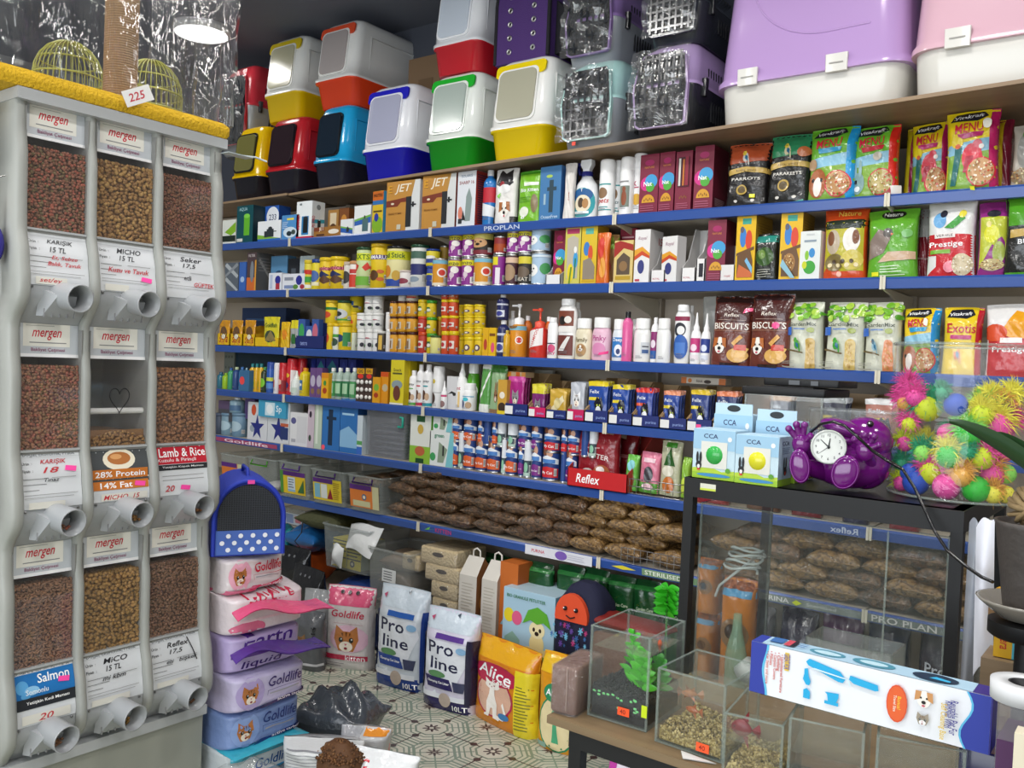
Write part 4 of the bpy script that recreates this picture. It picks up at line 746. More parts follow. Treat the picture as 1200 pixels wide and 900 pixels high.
put('bottle',726,742,184,1,'white aerosol can with a brown setter picture',shape='aero',prims=[Rc(.3,.1,.75,.7,'#7a8478'),El(.52,.35,.12,.22,'#8c4a2c'),El(.52,.6,.08,.08,'#8c4a2c'),Rc(.2,.8,.7,.84,'#8a8a8a')],name='aerosol_can',cat='can')
put('bottle',741,757,172,1,'tallest white aerosol can, next to the maroon cartons',shape='aero',back=.05,prims=[El(.5,.3,.25,.15,'#d8a83a'),T('k',.4,.75,.2,'#b03a5a'),Rc(.1,.6,.6,.63,'#b03a5a')],name='aerosol_can',cat='can')
def nat(win=False):
    p=[('e',.5,.86,.25,.05,'#a01c5c'),T('NATURE',.5,.78,.5,'#c8803c'),('o',.38,.5,.12,'#d02f86'),('o',.62,.54,.12,'#3f9ad0'),('o',.58,.44,.08,'#4fa63a'),T('Nat',.45,.5,.45,'#ffffff'),('p',[(.15,.18)]+[(.5+.35*math.cos(PI*k/10),.18+.14*math.sin(PI*k/10)) for k in range(10,-1,-1)],'#d49a2c')]+[('e',.3+.1*k,.22+.02*(k%2),.03,.02,'#8a5a1c') for k in range(5)]+A_lines(.1,.9,.03,.14,3,'#b0607a')
    return p
MAR='#7c1f3a'
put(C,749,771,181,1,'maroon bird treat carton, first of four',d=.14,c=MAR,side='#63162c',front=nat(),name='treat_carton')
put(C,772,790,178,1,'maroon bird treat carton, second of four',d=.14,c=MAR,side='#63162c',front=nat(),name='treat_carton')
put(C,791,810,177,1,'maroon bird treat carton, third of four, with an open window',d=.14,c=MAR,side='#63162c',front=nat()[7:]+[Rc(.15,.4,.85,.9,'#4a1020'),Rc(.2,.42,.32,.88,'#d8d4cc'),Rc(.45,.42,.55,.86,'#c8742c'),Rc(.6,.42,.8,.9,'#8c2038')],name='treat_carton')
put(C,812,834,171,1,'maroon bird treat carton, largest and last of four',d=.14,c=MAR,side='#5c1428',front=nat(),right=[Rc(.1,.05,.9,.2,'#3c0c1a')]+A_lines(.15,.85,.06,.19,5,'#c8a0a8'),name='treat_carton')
def zip_(top,bird,b,word): return [Rc(0,.74,1,1,top),('p',[(0,.74),(1,.82),(1,.7),(0,.66)],top)]+A_bird(.45,.76,.10,bird,1.1,b)+[('p',[(0,.48),(.5,.53),(1,.5),(1,.58),(.5,.61),(0,.57)],'#c0a052'),T('ROYAL WINGS',.5,.55,.5,'#5a4418',.035),T(word,.5,.42,.7,'#e8e4dc',.045),('o',.42,.25,.085,'#b89a4c'),('o',.42,.25,.06,'#5a4a2a'),El(.3,.08,.05,.02,'#d8d4cc'),El(.7,.08,.05,.02,'#d8d4cc')]
put('bag',848,896,166,1,'black parrot food pouch with an orange red top',d=.075,c='~#1d1b1c',prims=zip_('#b4512f','#d8d4cc','#e8c84a','PARROTS')+[Rc(.62,.12,.75,.18,'#e6e62a')],name='bird_food_pouch',cat='pouch',neck=.0)
put('bag',897,946,156,1,'black parakeet food pouch with a green top',d=.07,c='~#1b1c1c',prims=zip_('#2f8a5c','#d8cfa8','#e6d24a','PARAKEETS')+[El(.85,.72,.14,.07,'#c06a3c'),('p',[(.1,0),(.6,0),(.9,.05),(.9,.03)],'#58b09c')],name='bird_food_pouch',cat='pouch')
def menu(bg,bg2,word,wc,animals,seedc='#c89a6a',u=.68,v=.2):
    return [Rc(.84,0,1,1,bg2),('p',[(.0,.55),(.84,.62),(.84,.4),(0,.42)],'#8cc0d8'),('p',[(0,.42),(.84,.46),(.84,.0),(0,0)],'#7fa83c'),Rc(0,.88,.84,.93,bg),('p',[(.08,.86),(.2,.96),(.7,.98),(.8,.9),(.6,.84)],'#20222c'),T('Vitakraft',.44,.91,.55,'#ffffff',.05,.25,4),T('MENU',.45,.76,.56,wc,.12,.1,3),('p',[(.25,.62),(.7,.64),(.74,.7),(.22,.69)],word)]+animals+[('e',u,v,.27,.18,wc)]+A_seeds(u,v,.24,.165,seedc,44,('#e8d8b0','#c04a2c','#6a8a3a','#f0e8d8','#9c5a2c'))
gp=[El(.25,.22,.2,.2,'#a8623c'),El(.25,.17,.09,.13,'#f0e8e0'),El(.15,.26,.03,.03,'#1a1512'),El(.33,.26,.03,.03,'#1a1512'),El(.12,.48,.1,.08,'#b09070')]
ra=[El(.17,.2,.15,.15,'#7fa0a0'),El(.1,.38,.04,.1,'#8fb0b0'),El(.22,.4,.04,.12,'#8fb0b0'),El(.13,.22,.03,.03,'#1a1512'),El(.17,.12,.06,.04,'#e8ecec'),El(.6,.55,.1,.06,'#c0b8a8')]
pa=[('p',[(.12,.05),(.22,.05),(.32,.5),(.2,.6)],'#2a6a6a'),El(.23,.58,.11,.07,'#e8d02a'),El(.24,.53,.05,.03,'#d86030'),El(.52,.38,.2,.18,'#d23a4c'),El(.62,.52,.1,.08,'#d23a4c'),El(.7,.51,.05,.03,'#e8e0d8'),('p',[(.35,.2),(.5,.2),(.55,.4),(.4,.4)],'#a82038')]
put('bag',944,1000,139,1,'green and blue rodent food bag with a guinea pig',d=.08,c='~#6ab52e',prims=menu('#6ab52e','#1f9ad8','#2f9fd0','#c8283c',gp),name='rodent_food_bag',back=.0)
put('bag',996,1050,145,1,'green and red rodent food bag with a grey rabbit',d=.08,c='~#6ab52e',prims=menu('#6ab52e','#d82a1f','#c82838','#c8283c',ra,'#b8a86a')+[Rc(.88,.02,.98,.12,'#e8e4e0')],name='rodent_food_bag',back=.02)
put('bag',1057,1078,136,1,'yellow edged magenta bag standing at the back',d=.06,back=.14,c='~#a01c4c',prims=[Rc(0,0,.3,1,'#d8c01c')])
put('bag',1066,1112,136,1,'yellow parrot food bag with magenta side, set back',d=.08,back=.09,c='~#e8cc1a',prims=menu('#e8cc1a','#a81c54','#b82068','#c8283c',pa),name='parrot_food_bag')
put('bag',1163,1186,137,1,'yellow and maroon bag half hidden by the big parrot food bag',d=.07,back=.1,c='~#7c1c34',prims=[Rc(0,0,.55,1,'#d8b81c'),T('MENU',.3,.6,.5,'#7c1c34',None,0,90)])
put('bag',1106,1168,120,1,'large yellow parrot food bag with magenta side, in front',d=.09,back=.0,c='~#ecd21c',prims=menu('#ecd21c','#c01c64','#b82068','#c8283c',pa)+[('o',.78,.76,.04,'#f4f0e0'),Rc(.5,.0,.6,.05,'#e8e62a')],name='parrot_food_bag')
put('bag',1183,1240,142,1,'grey bird food bag cut off by the right edge of the photo',d=.07,c='~#a8a498',prims=[El(.3,.55,.2,.3,'#8a8a84'),El(.35,.82,.15,.1,'#5a8a4a')]+A_seeds(.3,.15,.3,.13,'#8a7a5a'))
# ---------------------------------------------------------------- second blue shelf
put(C,263,279,308,2,'grey carton with diagonal white braces',d=.1,c='#5a626c',front=[('p',[(0,.9),(.15,1),(1,.55),(.9,.45)],'#aeb4b8'),('p',[(0,.4),(.15,.5),(1,.05),(.9,0)],'#aeb4b8'),('p',[(.9,1),(1,.9),(.1,.5),(0,.55)],'#8a9096')])
put(C,280,288,307,2,'narrow blue carton beside the dark filter box',d=.08,c='#3a64b0',front=[El(.5,.4,.3,.1,'#a8c0e0')])
put(C,289,300,296,2,'dark grey and orange filter carton',d=.12,c='#4c3c40',side='#565452',front=[Rc(0,0,1,.35,'#c8682f'),El(.55,.5,.2,.28,'#7a8088'),Rc(.85,0,1,.8,'#d89a3c'),T('FILTER',.5,.92,.7,'#c8c0c0')],right=[('p',[(.1,.8),(.2,.85),(.9,.3),(.8,.3)],'#8a8884')]+A_lines(.1,.8,.5,.9,5,'#7a7672'))
put(C,317,336,300,2,'light blue carton behind two small white ones',d=.06,back=.1,c='#5a8cb4',front=[El(.5,.4,.3,.2,'#2a4a6c')])
put(C,337,350,303,2,'small black carton at the back',d=.06,back=.1,c='#20242a',front=[Rc(.3,.3,.7,.7,'#4a525a')])
put(C,315,330,320,2,'small white carton with a blue star, left of two',d=.06,c='#dfe2ea',front=[('o',.7,.6,.25,'#2a2f8c'),Rc(.55,.05,.85,.4,'#a83040'),Rc(.1,.1,.3,.9,'#b8c4dc')])
put(C,331,357,321,2,'small white carton with a blue star, right of two',d=.06,c='#dfe2ea',front=[('o',.75,.6,.3,'#2a2f8c'),El(.6,.2,.12,.15,'#5a8a3a'),El(.9,.2,.1,.15,'#a83040'),Rc(.1,.6,.5,.8,'#8a90a0'),Rc(.1,.1,.5,.3,'#7a8cb4')])
put(C,351,367,300,2,'pale blue blister carton',d=.05,back=.08,c='#aebcc0',front=[Rc(.2,.1,.8,.6,'#6a8a9c')])
K='can'
put(K,358,367,305,2,'narrow can banded yellow, red and green',tin=False,c='#d8c83a',lid='#d8c02a',prims=[Rc(0,.6,1,.8,'#c83020'),Rc(0,.25,1,.5,'#3a9a3a'),Rc(0,0,1,.15,'#e8e8e0')])
put(K,367,377,304,2,'yellow jar with a navy lid',tin=False,c='#dccb2a',lid='*#23408c',prims=[El(.5,.5,.3,.25,'#4a6aa8'),Rc(.2,.1,.8,.25,'#e8e4c0')])
fishj=lambda:[Rc(0,.7,1,.82,'#e88aa0'),('p',[(.2,.5),(.5,.68),(.8,.5),(.5,.4)],'#1f2a5c'),('p',[(.3,.3),(.6,.5),(.9,.3),(.6,.15)],'#5a3a24'),T('tropical',.5,.76,.7,'#8a2038')]
put(K,377,391,302,2,'yellow fish flake jar with pink band, left of the pair',tin=False,c='#e0c020',lid='*#e4c41a',prims=fishj(),name='fish_food_jar',cat='jar')
put(K,390,406,301,2,'yellow fish flake jar with pink band, right of the pair',tin=False,c='#e0c020',lid='*#e4c41a',prims=fishj(),name='fish_food_jar',cat='jar')
put(K,404,413,307,2,'white and black jar behind the red one',tin=False,back=.05,c='#dcd8d0',lid='#c8b8a8',prims=[El(.5,.5,.3,.3,'#3a3a3c')])
put(K,411,421,306,2,'red and white jar',tin=False,c='#e6e2dc',lid='*#c89060',prims=[Rc(.3,.0,1,.6,'#d0402c'),Rc(.1,.65,.9,.85,'#c03a3a')])
put(K,420,438,290,2,'green lidded jar with a red shrimp picture',tin=False,c='#c8d8a0',lid='*#1f4a2c',lidh=.07,prims=[Rc(0,.75,1,.95,'#d8e02a'),T('BAXTS',.5,.85,.6,'#2a6a2a'),('p',[(.2,.5),(.35,.68),(.5,.6),(.4,.45)],'#d03a2c'),('p',[(.6,.55),(.75,.7),(.85,.55),(.7,.45)],'#d03a2c'),Rc(0,.05,1,.3,'#6fae3a')],name='fish_food_jar',cat='jar')
put(K,437,456,286,2,'tall yellow jar with a purple band',tin=False,c='#e2c21c',lid='*#d8b21a',lidh=.08,prims=[Rc(0,.72,1,.84,'#4a2a7c'),T('GAMMARUS',.5,.78,.8,'#ffffff'),('o',.5,.3,.14,'#5a3a1c')]+[El(.3+.4*(k%2),.5-.1*k,.1,.05,'#c8642c') for k in range(4)],name='fish_food_jar',cat='jar')
put(K,456,479,289,2,'wide pond stick jar with black lid and gold koi',tin=False,c='#e4dca0',lid='*#191b20',lidh=.06,prims=[Rc(0,.74,1,.98,'#d8d82a'),Rc(0,0,1,.2,'#2a4aa0'),El(.4,.42,.12,.17,'#d88a2c'),El(.65,.3,.1,.14,'#c8a03c'),T('Pond Stick',.5,.86,.7,'#2a5a2a')],name='fish_food_jar',cat='jar')
put(K,470,482,317,2,'small white cup in front of the pond stick jar',tin=False,back=-.0,Y0=3.05,c='#e8e2de',lid='#d8c8c0',prims=[El(.5,.4,.3,.25,'#8c3a4c')])
put(K,483,500,287,2,'navy and white jar with a dark green lid',tin=False,c='#dfe0dc',lid='*#1c4a34',lidh=.07,prims=[Rc(0,.3,1,.6,'#2a2f6c'),Rc(0,.75,1,.95,'#4a6a5c'),El(.5,.18,.2,.08,'#8a9aa8')],name='fish_food_jar',cat='jar')
A=put(K,501,513,312,2,'small yellow tin with a blue lid, lower of two',tin=False,c='#2a3f8c',lid='*#23408c',prims=[Rc(0,.3,1,.8,'#d8d02a'),El(.5,.5,.3,.2,'#2a3f8c')])
put(K,501,514,292,2,'yellow tin with a blue lid, upper of two',tin=False,base=A[2],c='#d8c82a',lid='*#23408c',prims=[Rc(0,.1,1,.5,'#2a3f8c'),El(.5,.6,.3,.15,'#e8e8e0')])
PED=[Rc(0,.85,1,1,'#7ab8d0'),Rc(.0,0,1,.1,'#e8e0c8'),('o',.75,.5,.18,'#f4efe4'),('o',.75,.5,.12,'#d03a2c'),Rc(.15,.1,.4,.45,'#f0ece0')]+A_lines(.16,.39,.12,.43,5,'#333333')
PUR=[Rc(0,.76,1,.98,'#e0d42a'),T('Bonzo',.5,.87,.6,'#2a2a2a'),El(.65,.6,.16,.14,'#efeae4'),El(.55,.4,.1,.12,'#d8c8d0'),T('JELLY',.35,.2,.5,'#f0d8e8'),Rc(.75,.05,.95,.3,'#f0e8ec')]
PUP=[Rc(0,.72,1,1,'#d8cc6a'),El(.5,.55,.28,.24,'#c89a6a'),El(.4,.6,.04,.04,'#1a1512'),El(.6,.6,.04,.04,'#1a1512'),El(.5,.48,.07,.06,'#1a1512'),Rc(0,0,1,.2,'#7a2a34')]
DRK=[Rc(0,.7,1,.95,'#d8c83a'),El(.5,.4,.3,.2,'#6a5a4a'),T('MEAT',.5,.15,.5,'#d8d0c0')]
def stack(x0,x1,yb,yt,S,a,b,la,lb,**k):
    A=put(K,x0,x1,yb,S,la,prims=a[1],c=a[0],name='pet_food_can',**k); put(K,x0+a[2] if len(a)>2 else x0,x1+(a[2] if len(a)>2 else 0),yt,S,lb,base=A[2],prims=b[1],c=b[0],name='pet_food_can',**k)
put(K,515,525,288,2,'gold lidded tin standing behind the orange dog food can',back=.09,c='#a8862c')
put(K,508,524,303,2,'lone orange dog food can with a red rosette',c='#d8962a',prims=PED,name='pet_food_can')
stack(526,541,303,274,2,('#8a2a8c',PUR,1.5),('#8a2a8c',PUR),'purple and yellow can, bottom of the left stack','purple and yellow can, top of the left stack')
stack(542,556,302,273,2,('#8a2a8c',PUR,1),('#8a2a8c',PUR),'purple and yellow can, bottom of the second stack','purple and yellow can, top of the second stack')
stack(557,577,301,272,2,('#d8962a',PED,0),('#2a2620',PUP),'orange dog food can with a light blue band, under the puppy can','black and yellow can with a puppy face')
stack(578,592,299,277,2,('#8a2a8c',[Rc(0,.7,.6,1,'#e0d42a'),Rc(.5,0,.7,.6,'#e8e0e8')],2),('#8c2a2c',[Rc(0,.1,1,.6,'#a8461c')]),'purple can turned to its white bar, under a small red tin','small red brown tin on a purple can')
stack(593,607,298,271,2,('#4a2a34',[El(.5,.4,.3,.3,'#a88a6a'),Rc(0,.75,1,.95,'#d8b8a0')],2),('#8a2a8c',PUR),'brown meat can, under a purple one','purple and yellow can, on the brown meat can')
stack(608,624,297,269,2,('#2c2a26',DRK,0),('#8a2a8c',PUR),'dark can with a yellow band, under a purple one','purple and yellow can, on the dark can')
PBL=[El(.35,.45,.22,.22,'#f1f1ee'),El(.28,.5,.03,.03,'#20202a'),El(.42,.5,.03,.03,'#20202a'),El(.34,.4,.04,.03,'#20202a'),El(.8,.5,.18,.2,'#4a9a5a'),Rc(0,.9,1,.97,'#d8e4ee')]
stack(624,644,296,266,2,('#a9c4dc',PBL),('#a9c4dc',PBL),'pale blue can with a white puppy, lower of two','pale blue can with a white puppy, upper of two')
put(C,648,662,270,2,'maroon carton with a blue and pink disc, behind the pale blue cans',d=.08,back=.05,c=MAR,side='#63162c',front=nat(),name='treat_carton')
put('tray',640,657,300,2,'torn white tray with a slanted edge, left of the canary carton',d=.1,c='#d0d2d4',out='#e2e3e4',hf=.35)
def birdbox(c,win): return [Rc(.1,.88,.9,.97,'#a8325a' if c=='#c8c05a' else '#3a9a8a'),('p',[(.15,.1),(.15,.8),(.5,.85),(.85,.8),(.85,.1)],win),El(.4,.2,.2,.16,'#e0cc2a'),El(.7,.42,.15,.14,'#3f9ad0'),El(.68,.6,.1,.06,'#e8e8e4'),('p',[(.3,0),(.4,0),(.5,.3),(.4,.3)],'#6a8a2a'),('p',[(.62,.1),(.7,.1),(.75,.45),(.66,.45)],'#2a7a5a')]
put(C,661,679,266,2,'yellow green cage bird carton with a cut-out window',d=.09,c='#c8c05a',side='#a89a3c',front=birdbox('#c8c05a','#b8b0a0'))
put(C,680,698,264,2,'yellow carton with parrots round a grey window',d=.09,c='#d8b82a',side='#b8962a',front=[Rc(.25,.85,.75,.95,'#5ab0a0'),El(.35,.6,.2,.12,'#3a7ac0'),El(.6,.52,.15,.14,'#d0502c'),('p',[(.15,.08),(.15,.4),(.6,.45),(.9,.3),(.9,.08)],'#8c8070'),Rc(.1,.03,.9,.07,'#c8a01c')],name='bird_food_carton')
put('bag',697,712,272,2,'orange and green stick of bird treats',d=.03,c='~#d86a24',prims=[El(.4,.7,.3,.2,'#d03a2c'),El(.6,.3,.25,.2,'#e09a3a')],back=.0,taper=.2)
put('bag',704,720,274,2,'kraft pouch with a fringe of green leaves',d=.04,back=.07,c='~#b8905c',prims=[('p',[(0,.75),(.2,.95),(.4,.8),(.6,.98),(.8,.82),(1,.95),(1,.7),(0,.7)],'#8ab03a'),El(.5,.35,.2,.1,'#c85a5a'),El(.5,.08,.12,.05,'#e0405c')])
put(C,719,741,282,2,'cream and red carton with an arched dark window',d=.07,c='#d8c07a',side='#c8a03c',front=[('p',[(0,.6),(0,.95),(.3,1),(1,.9),(1,.75),(.5,.82)],'#a02a20'),('p',[(.15,.2),(.15,.55),(.5,.72),(.85,.6),(.85,.2)],'#5a4a3a'),El(.5,.4,.22,.12,'#8a6a44'),Rc(.1,.08,.9,.17,'#b8962a')])
put(C,725,744,268,2,'maroon carton at the back behind the cream and red one',d=.05,back=.13,c='#8c2238',front=A_lines(.1,.9,.6,.9,3,'#d8a8b0'))
def wv(u=0): return [('p',[(0,.62),(.5,.68),(1,.55),(1,.5),(.5,.6),(0,.5)],'#e0a030'),('p',[(0,.5),(.5,.6),(1,.5),(1,.45),(.5,.52),(0,.42)],'#c84a28'),El(.45,.3,.22,.13,'#3a3f7c'),T('Royal',.5,.83,.6,'#b89aa4',None,.3),Rc(.1,.03,.4,.07,'#b83a4c')]
put(C,743,761,269,2,'white carton with orange swoosh and navy figure, facing front',d=.1,c='#e4e2e0',side='#cfcccb',front=wv(),right=[T('15',.8,.8,.3,'#b83a3a')])
put('tray',763,779,283,2,'open white card tray, left of the leaning carton',d=.12,c='#c4c2c0',out='#e4e2e0',hf=.3,front=[T('ROYAL',.4,.3,.5,'#b83a4c')])
put(C,775,796,277,2,'white carton leaning crookedly with an orange swoosh',d=.05,c='#e6e4e2',side='#cfcccb',front=wv(),rot=-12)
put('tray',799,815,264,2,'tall open white card tray, right of the leaning carton',d=.14,c='#c9c7c5',out='#e6e4e2',hf=.25,front=[T('ROYAL',.4,.3,.5,'#b83a4c')])
put('tray',816,826,263,2,'narrow open white tray with red figures, by the maroon carton',d=.14,c='#d4d2d0',out='#e6e4e2',hf=.4,front=[Rc(.3,.2,.8,.8,'#20202a')])
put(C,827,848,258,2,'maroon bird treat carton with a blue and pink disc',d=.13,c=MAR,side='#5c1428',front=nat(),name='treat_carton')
put('tray',844,861,284,2,'white tray with a jagged torn rim',d=.1,c='#c4c1bd',out='#dedbd8',hf=.42,front=[T('royal',.5,.3,.4,'#b85a5a')])
PB=lambda:[Rc(.3,.86,.75,.95,'#3aa08c'),El(.36,.66,.17,.15,'#3a7fc8'),El(.3,.78,.1,.05,'#5a5a6c'),El(.66,.62,.17,.15,'#d4452c'),('p',[(.05,.42),(.95,.52),(.95,.47),(.05,.38)],'#6a4a2c'),('p',[(.1,.05),(.1,.38),(.75,.48),(.9,.3),(.9,.05)],'#6a4a2c')]
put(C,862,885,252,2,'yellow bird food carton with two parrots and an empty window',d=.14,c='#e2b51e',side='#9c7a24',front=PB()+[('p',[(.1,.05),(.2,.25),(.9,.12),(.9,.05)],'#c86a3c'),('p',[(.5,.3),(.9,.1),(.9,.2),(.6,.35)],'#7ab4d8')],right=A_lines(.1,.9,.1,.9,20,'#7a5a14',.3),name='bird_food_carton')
put('bag',882,910,273,2,'black sachet with a dark green top between the two yellow cartons',d=.04,c='~#1c201c',prims=[Rc(0,.8,1,.95,'#2a8a7c'),El(.5,.5,.4,.2,'#3a5a2a'),El(.4,.55,.15,.1,'#6a8a3a')]+A_lines(.2,.8,.05,.25,4,'#a8a89c'))
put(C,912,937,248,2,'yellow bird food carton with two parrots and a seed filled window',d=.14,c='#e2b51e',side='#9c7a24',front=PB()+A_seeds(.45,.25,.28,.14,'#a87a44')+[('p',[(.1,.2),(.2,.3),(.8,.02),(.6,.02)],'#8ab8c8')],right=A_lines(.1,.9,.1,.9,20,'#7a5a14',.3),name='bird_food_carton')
put(C,937,961,271,2,'small white carton with budgies and green shapes',d=.06,c='#dfe3e0',front=[El(.35,.5,.1,.1,'#8ac03a'),El(.6,.55,.15,.1,'#3a8ac8'),El(.5,.25,.3,.14,'#3fa03a'),El(.25,.3,.12,.08,'#c8d02a'),Rc(.2,.78,.8,.82,'#8a9aa8'),Rc(.3,.92,.7,.95,'#c8cccc')],name='bird_food_carton')
put('bag',962,1013,240,2,'orange bag with two guinea pigs',d=.08,c='~#cc4a1c',prims=[Rc(.05,.1,.95,.8,'#b8b02a'),Rc(0,.68,1,.8,'#1f2a1a'),El(.25,.5,.16,.17,'#b8a890'),El(.2,.55,.08,.1,'#7a4a2c'),El(.68,.52,.2,.17,'#e8e4dc'),El(.78,.56,.08,.1,'#7a4a2c'),El(.3,.22,.22,.12,'#7a6a3a'),El(.7,.25,.25,.14,'#c8b84a'),T('Nature',.6,.88,.5,'#e8b84a'),('o',.42,.06,.035,'#e8a890')]+[El(.2+.1*k,.18+.05*(k%2),.05,.03,'#4a3a2a' if k%2 else '#e0d0a0') for k in range(7)],name='rodent_food_bag')
put('bag',1014,1073,243,2,'green bag with a zebra finch and an oval black badge',d=.08,c='~#5fa62a',prims=[El(.52,.91,.24,.07,'#1c1f1a'),T('Nature',.52,.91,.36,'#e8e8e0'),('p',[(.0,.25),(.0,.5),(.25,.7),(.45,.65),(.5,.55),(.35,.35)],'#8a7a72'),El(.44,.64,.1,.07,'#5a5450'),('p',[(.5,.64),(.56,.62),(.5,.6)],'#d8642c'),El(.44,.66,.02,.015,'#f0f0f0'),('p',[(.25,.22),(.98,.25),(.98,.36),(.45,.37)],'#c8a88a'),El(.83,.62,.1,.06,'#7ab86a')]+A_lines(.3,.8,.02,.18,4,'#d8e8c8')+[Rc(.15,.03,.28,.08,'#e8e62a')],name='bird_food_bag')
put('bag',1072,1086,244,2,'dark maroon bag behind the white and red one',d=.05,back=.12,c='~#7a1c28',prims=[Rc(0,.6,1,1,'#a8a8a4'),T('Prestige',.5,.3,.9,'#c0a0a0')])
put('bag',1084,1142,231,2,'white and red bird food bag with two budgies',d=.08,c='~#e2e2e0',prims=[('p',[(0,0),(0,.55),(.5,.62),(1,.52),(1,0)],'#c4242f'),El(.3,.72,.14,.1,'#6aa8d8'),El(.38,.8,.08,.05,'#2a2a3a'),('p',[(.4,.62),(.75,.78),(.85,.72),(.6,.6)],'#3f9a3a'),El(.78,.78,.07,.05,'#e8d84a'),Rc(.2,.49,.65,.55,'#f0e8e4'),T('VERSELE',.42,.52,.36,'#3a2a2a',.03),T('Prestige',.45,.4,.72,'#ffffff',.09),Rc(.12,.29,.55,.34,'#7ab03a'),('o',.54,.12,.07,'#e88a9a')]+A_seeds(.78,.14,.2,.14,'#cfc0a0',30,('#e8e0c8','#a89070','#f4eee0')),name='bird_food_bag')
put('bag',1143,1180,234,2,'purple and yellow green canary food bag',d=.08,c='~#8c2a7c',prims=[Rc(.08,.08,.92,.78,'#b8c03a'),El(.45,.55,.25,.12,'#d8d82a'),El(.35,.68,.08,.04,'#e8d88a'),El(.7,.3,.2,.15,'#9aa84a'),El(.5,.82,.22,.05,'#2a2a34')]+A_seeds(.5,.14,.38,.08,'#b8a878'),name='bird_food_bag')
put('bag',1174,1240,224,2,'green topped black bag cut off by the right edge of the photo',d=.08,back=.01,c='~#1e1f1d',prims=[Rc(0,.6,1,1,'#4f9a24'),El(.6,.72,.2,.1,'#8ac03a'),('p',[(.1,.45),(1,.5),(1,.58),(.1,.55)],'#c0a052'),T('BUDGIES',.6,.4,.7,'#ececec',.06),Rc(0,0,1,.03,'#4f9a24')],name='bird_food_bag')
# ---------------------------------------------------------------- third blue shelf
B='bottle'
put('carton',283,334,361,3,'flat dark blue carton lying at the back',d=.1,back=.22,c='#2a4068',front=A_lines(.1,.9,.2,.8,3,'#3f6a9c'))
def pouches(x0,x1,yt,S,n,c,prims,desc,back=.03,base=None,dx=0,name='food_pouch',cat='pouch',step=.022,d=.02,rise=0):
    for k in range(n):
        kk=n-1-k
        put('bag',x0+dx*kk,x1+dx*kk,yt-rise*kk,S,desc+(', frontmost of its tray' if n>1 and kk==0 else ', at the back of its tray' if n>1 and kk==n-1 else ', in the middle of its tray' if n>1 else ''),name=name,cat=cat,back=back+kk*step,c=c,prims=prims if kk==0 else prims[:3],d=d,base=base)
TRY='#e0b016'
for k,(a,b) in enumerate(((255,269),(270,284),(285,299))):
    put('tray',a,b,372,3,f'yellow display tray with dark red lettering, {["left","middle","right"][k]} of the three by the dispenser',d=.16,c='#c89a1c',out='#e0b41a',hf=.42,hb=.75,front=[T('sera',.5,.5,.7,'#a02a20',.5,.2)],name='display_tray')
    pouches(a+1,b-1,375,3,2,'~#d89a24',[El(.5,.5,.35,.25,'#6a4a2a'),Rc(0,.75,1,.95,'#c88a1c'),El(.5,.35,.2,.1,'#e8e0c8')],f'orange brown fish food pouch, {["left","middle","right"][k]} yellow tray',back=.02,step=.03,d=.016)
put('tray',298,327,376,3,'wide yellow display tray without lettering',d=.16,c='#d8a81c',out='#e2ba1e',hf=.36,hb=.7)
pouches(308,326,371,3,2,'~#d8cc28',[El(.45,.35,.35,.2,'#3a4a34'),('p',[(.1,.2),(.5,.55),(.9,.2)],'#8a7a4a'),T('Goldfish',.5,.72,.8,'#2a5a2c')],'yellow pond food pouch, wide yellow tray',back=.02,step=.03,d=.016)
put('bag',328,338,377,3,'orange and yellow pouch left of the grey green one',d=.02,c='~#e0b41c',prims=[El(.5,.5,.3,.2,'#e08a1c')],name='food_pouch',cat='pouch')
put('bag',339,349,375,3,'yellow topped grey pouch with a green square',d=.025,c='~#a8acac',prims=[Rc(0,.7,1,1,'#d8cc2a'),Rc(.25,.15,.7,.5,'#2f6a34')],name='food_pouch',cat='pouch')
put('tray',346,380,373,3,'navy blue display tray holding small fish medicine packs',d=.13,c='#22306c',out='#1e2a66',hf=.42,hb=.9,front=[T('tetra',.3,.4,.25,'#8a9ad0',.3)])
for k,(a,c1) in enumerate(((349,'#3fa05a'),(358,'#d8dce4'),(365,'#c86a80'))): put('carton',a,a+8,374 if k!=1 else 382,3,['green and blue','plain white','pink and blue'][k]+' medicine pack in the navy tray',d=.03,back=.022,base=SZ[3]+.004,c='#3a5aa0',front=[El(.5,.55,.4,.3,c1),Rc(0,0,1,.25,'#22306c')],name='medicine_pack',cat='box')
def jar(x0,x1,yt,desc,c='#e2c41e',lid='*#e0bc1a',prims=(),base=None,S=3,back=.02,nm='fish_food_jar',**k): return put('can',x0,x1,yt,S,desc,tin=False,c=c,lid=lid,prims=prims,base=base,back=back,name=nm,cat='jar',**k)
yp=[El(.35,.5,.25,.25,'#c8502c'),Rc(.55,.1,.85,.85,'#d8dce0')]
A=jar(384,391,379,'small yellow jar under the tall one, leftmost of the bottom row',prims=yp[:1]); jar(384,397,352,'yellow jar with yellow lid, on the two small ones',base=A[2],prims=[El(.4,.4,.25,.2,'#d0502c'),Rc(.1,.7,.9,.85,'#2a7a3c')])
jar(391,398,379,'white and green jar between two yellow ones',c='#dfe3d8',prims=[El(.5,.3,.3,.2,'#2f4a3a'),Rc(0,.55,1,.7,'#4a9a3a')])
A=jar(399,412,379,'yellow jar with a fish picture under the green lidded one',prims=[El(.4,.5,.25,.2,'#2a3f6c'),Rc(.6,.1,.9,.8,'#3a8a4a')]); jar(398,412,352,'silver and yellow jar with a dark green lid',base=A[2],c='#d8c83a',lid='*#1f4a34',prims=[El(.45,.45,.35,.3,'#c8ccd0'),El(.4,.45,.2,.15,'#2a2f34'),Rc(0,.05,1,.15,'#4a9a3a')])
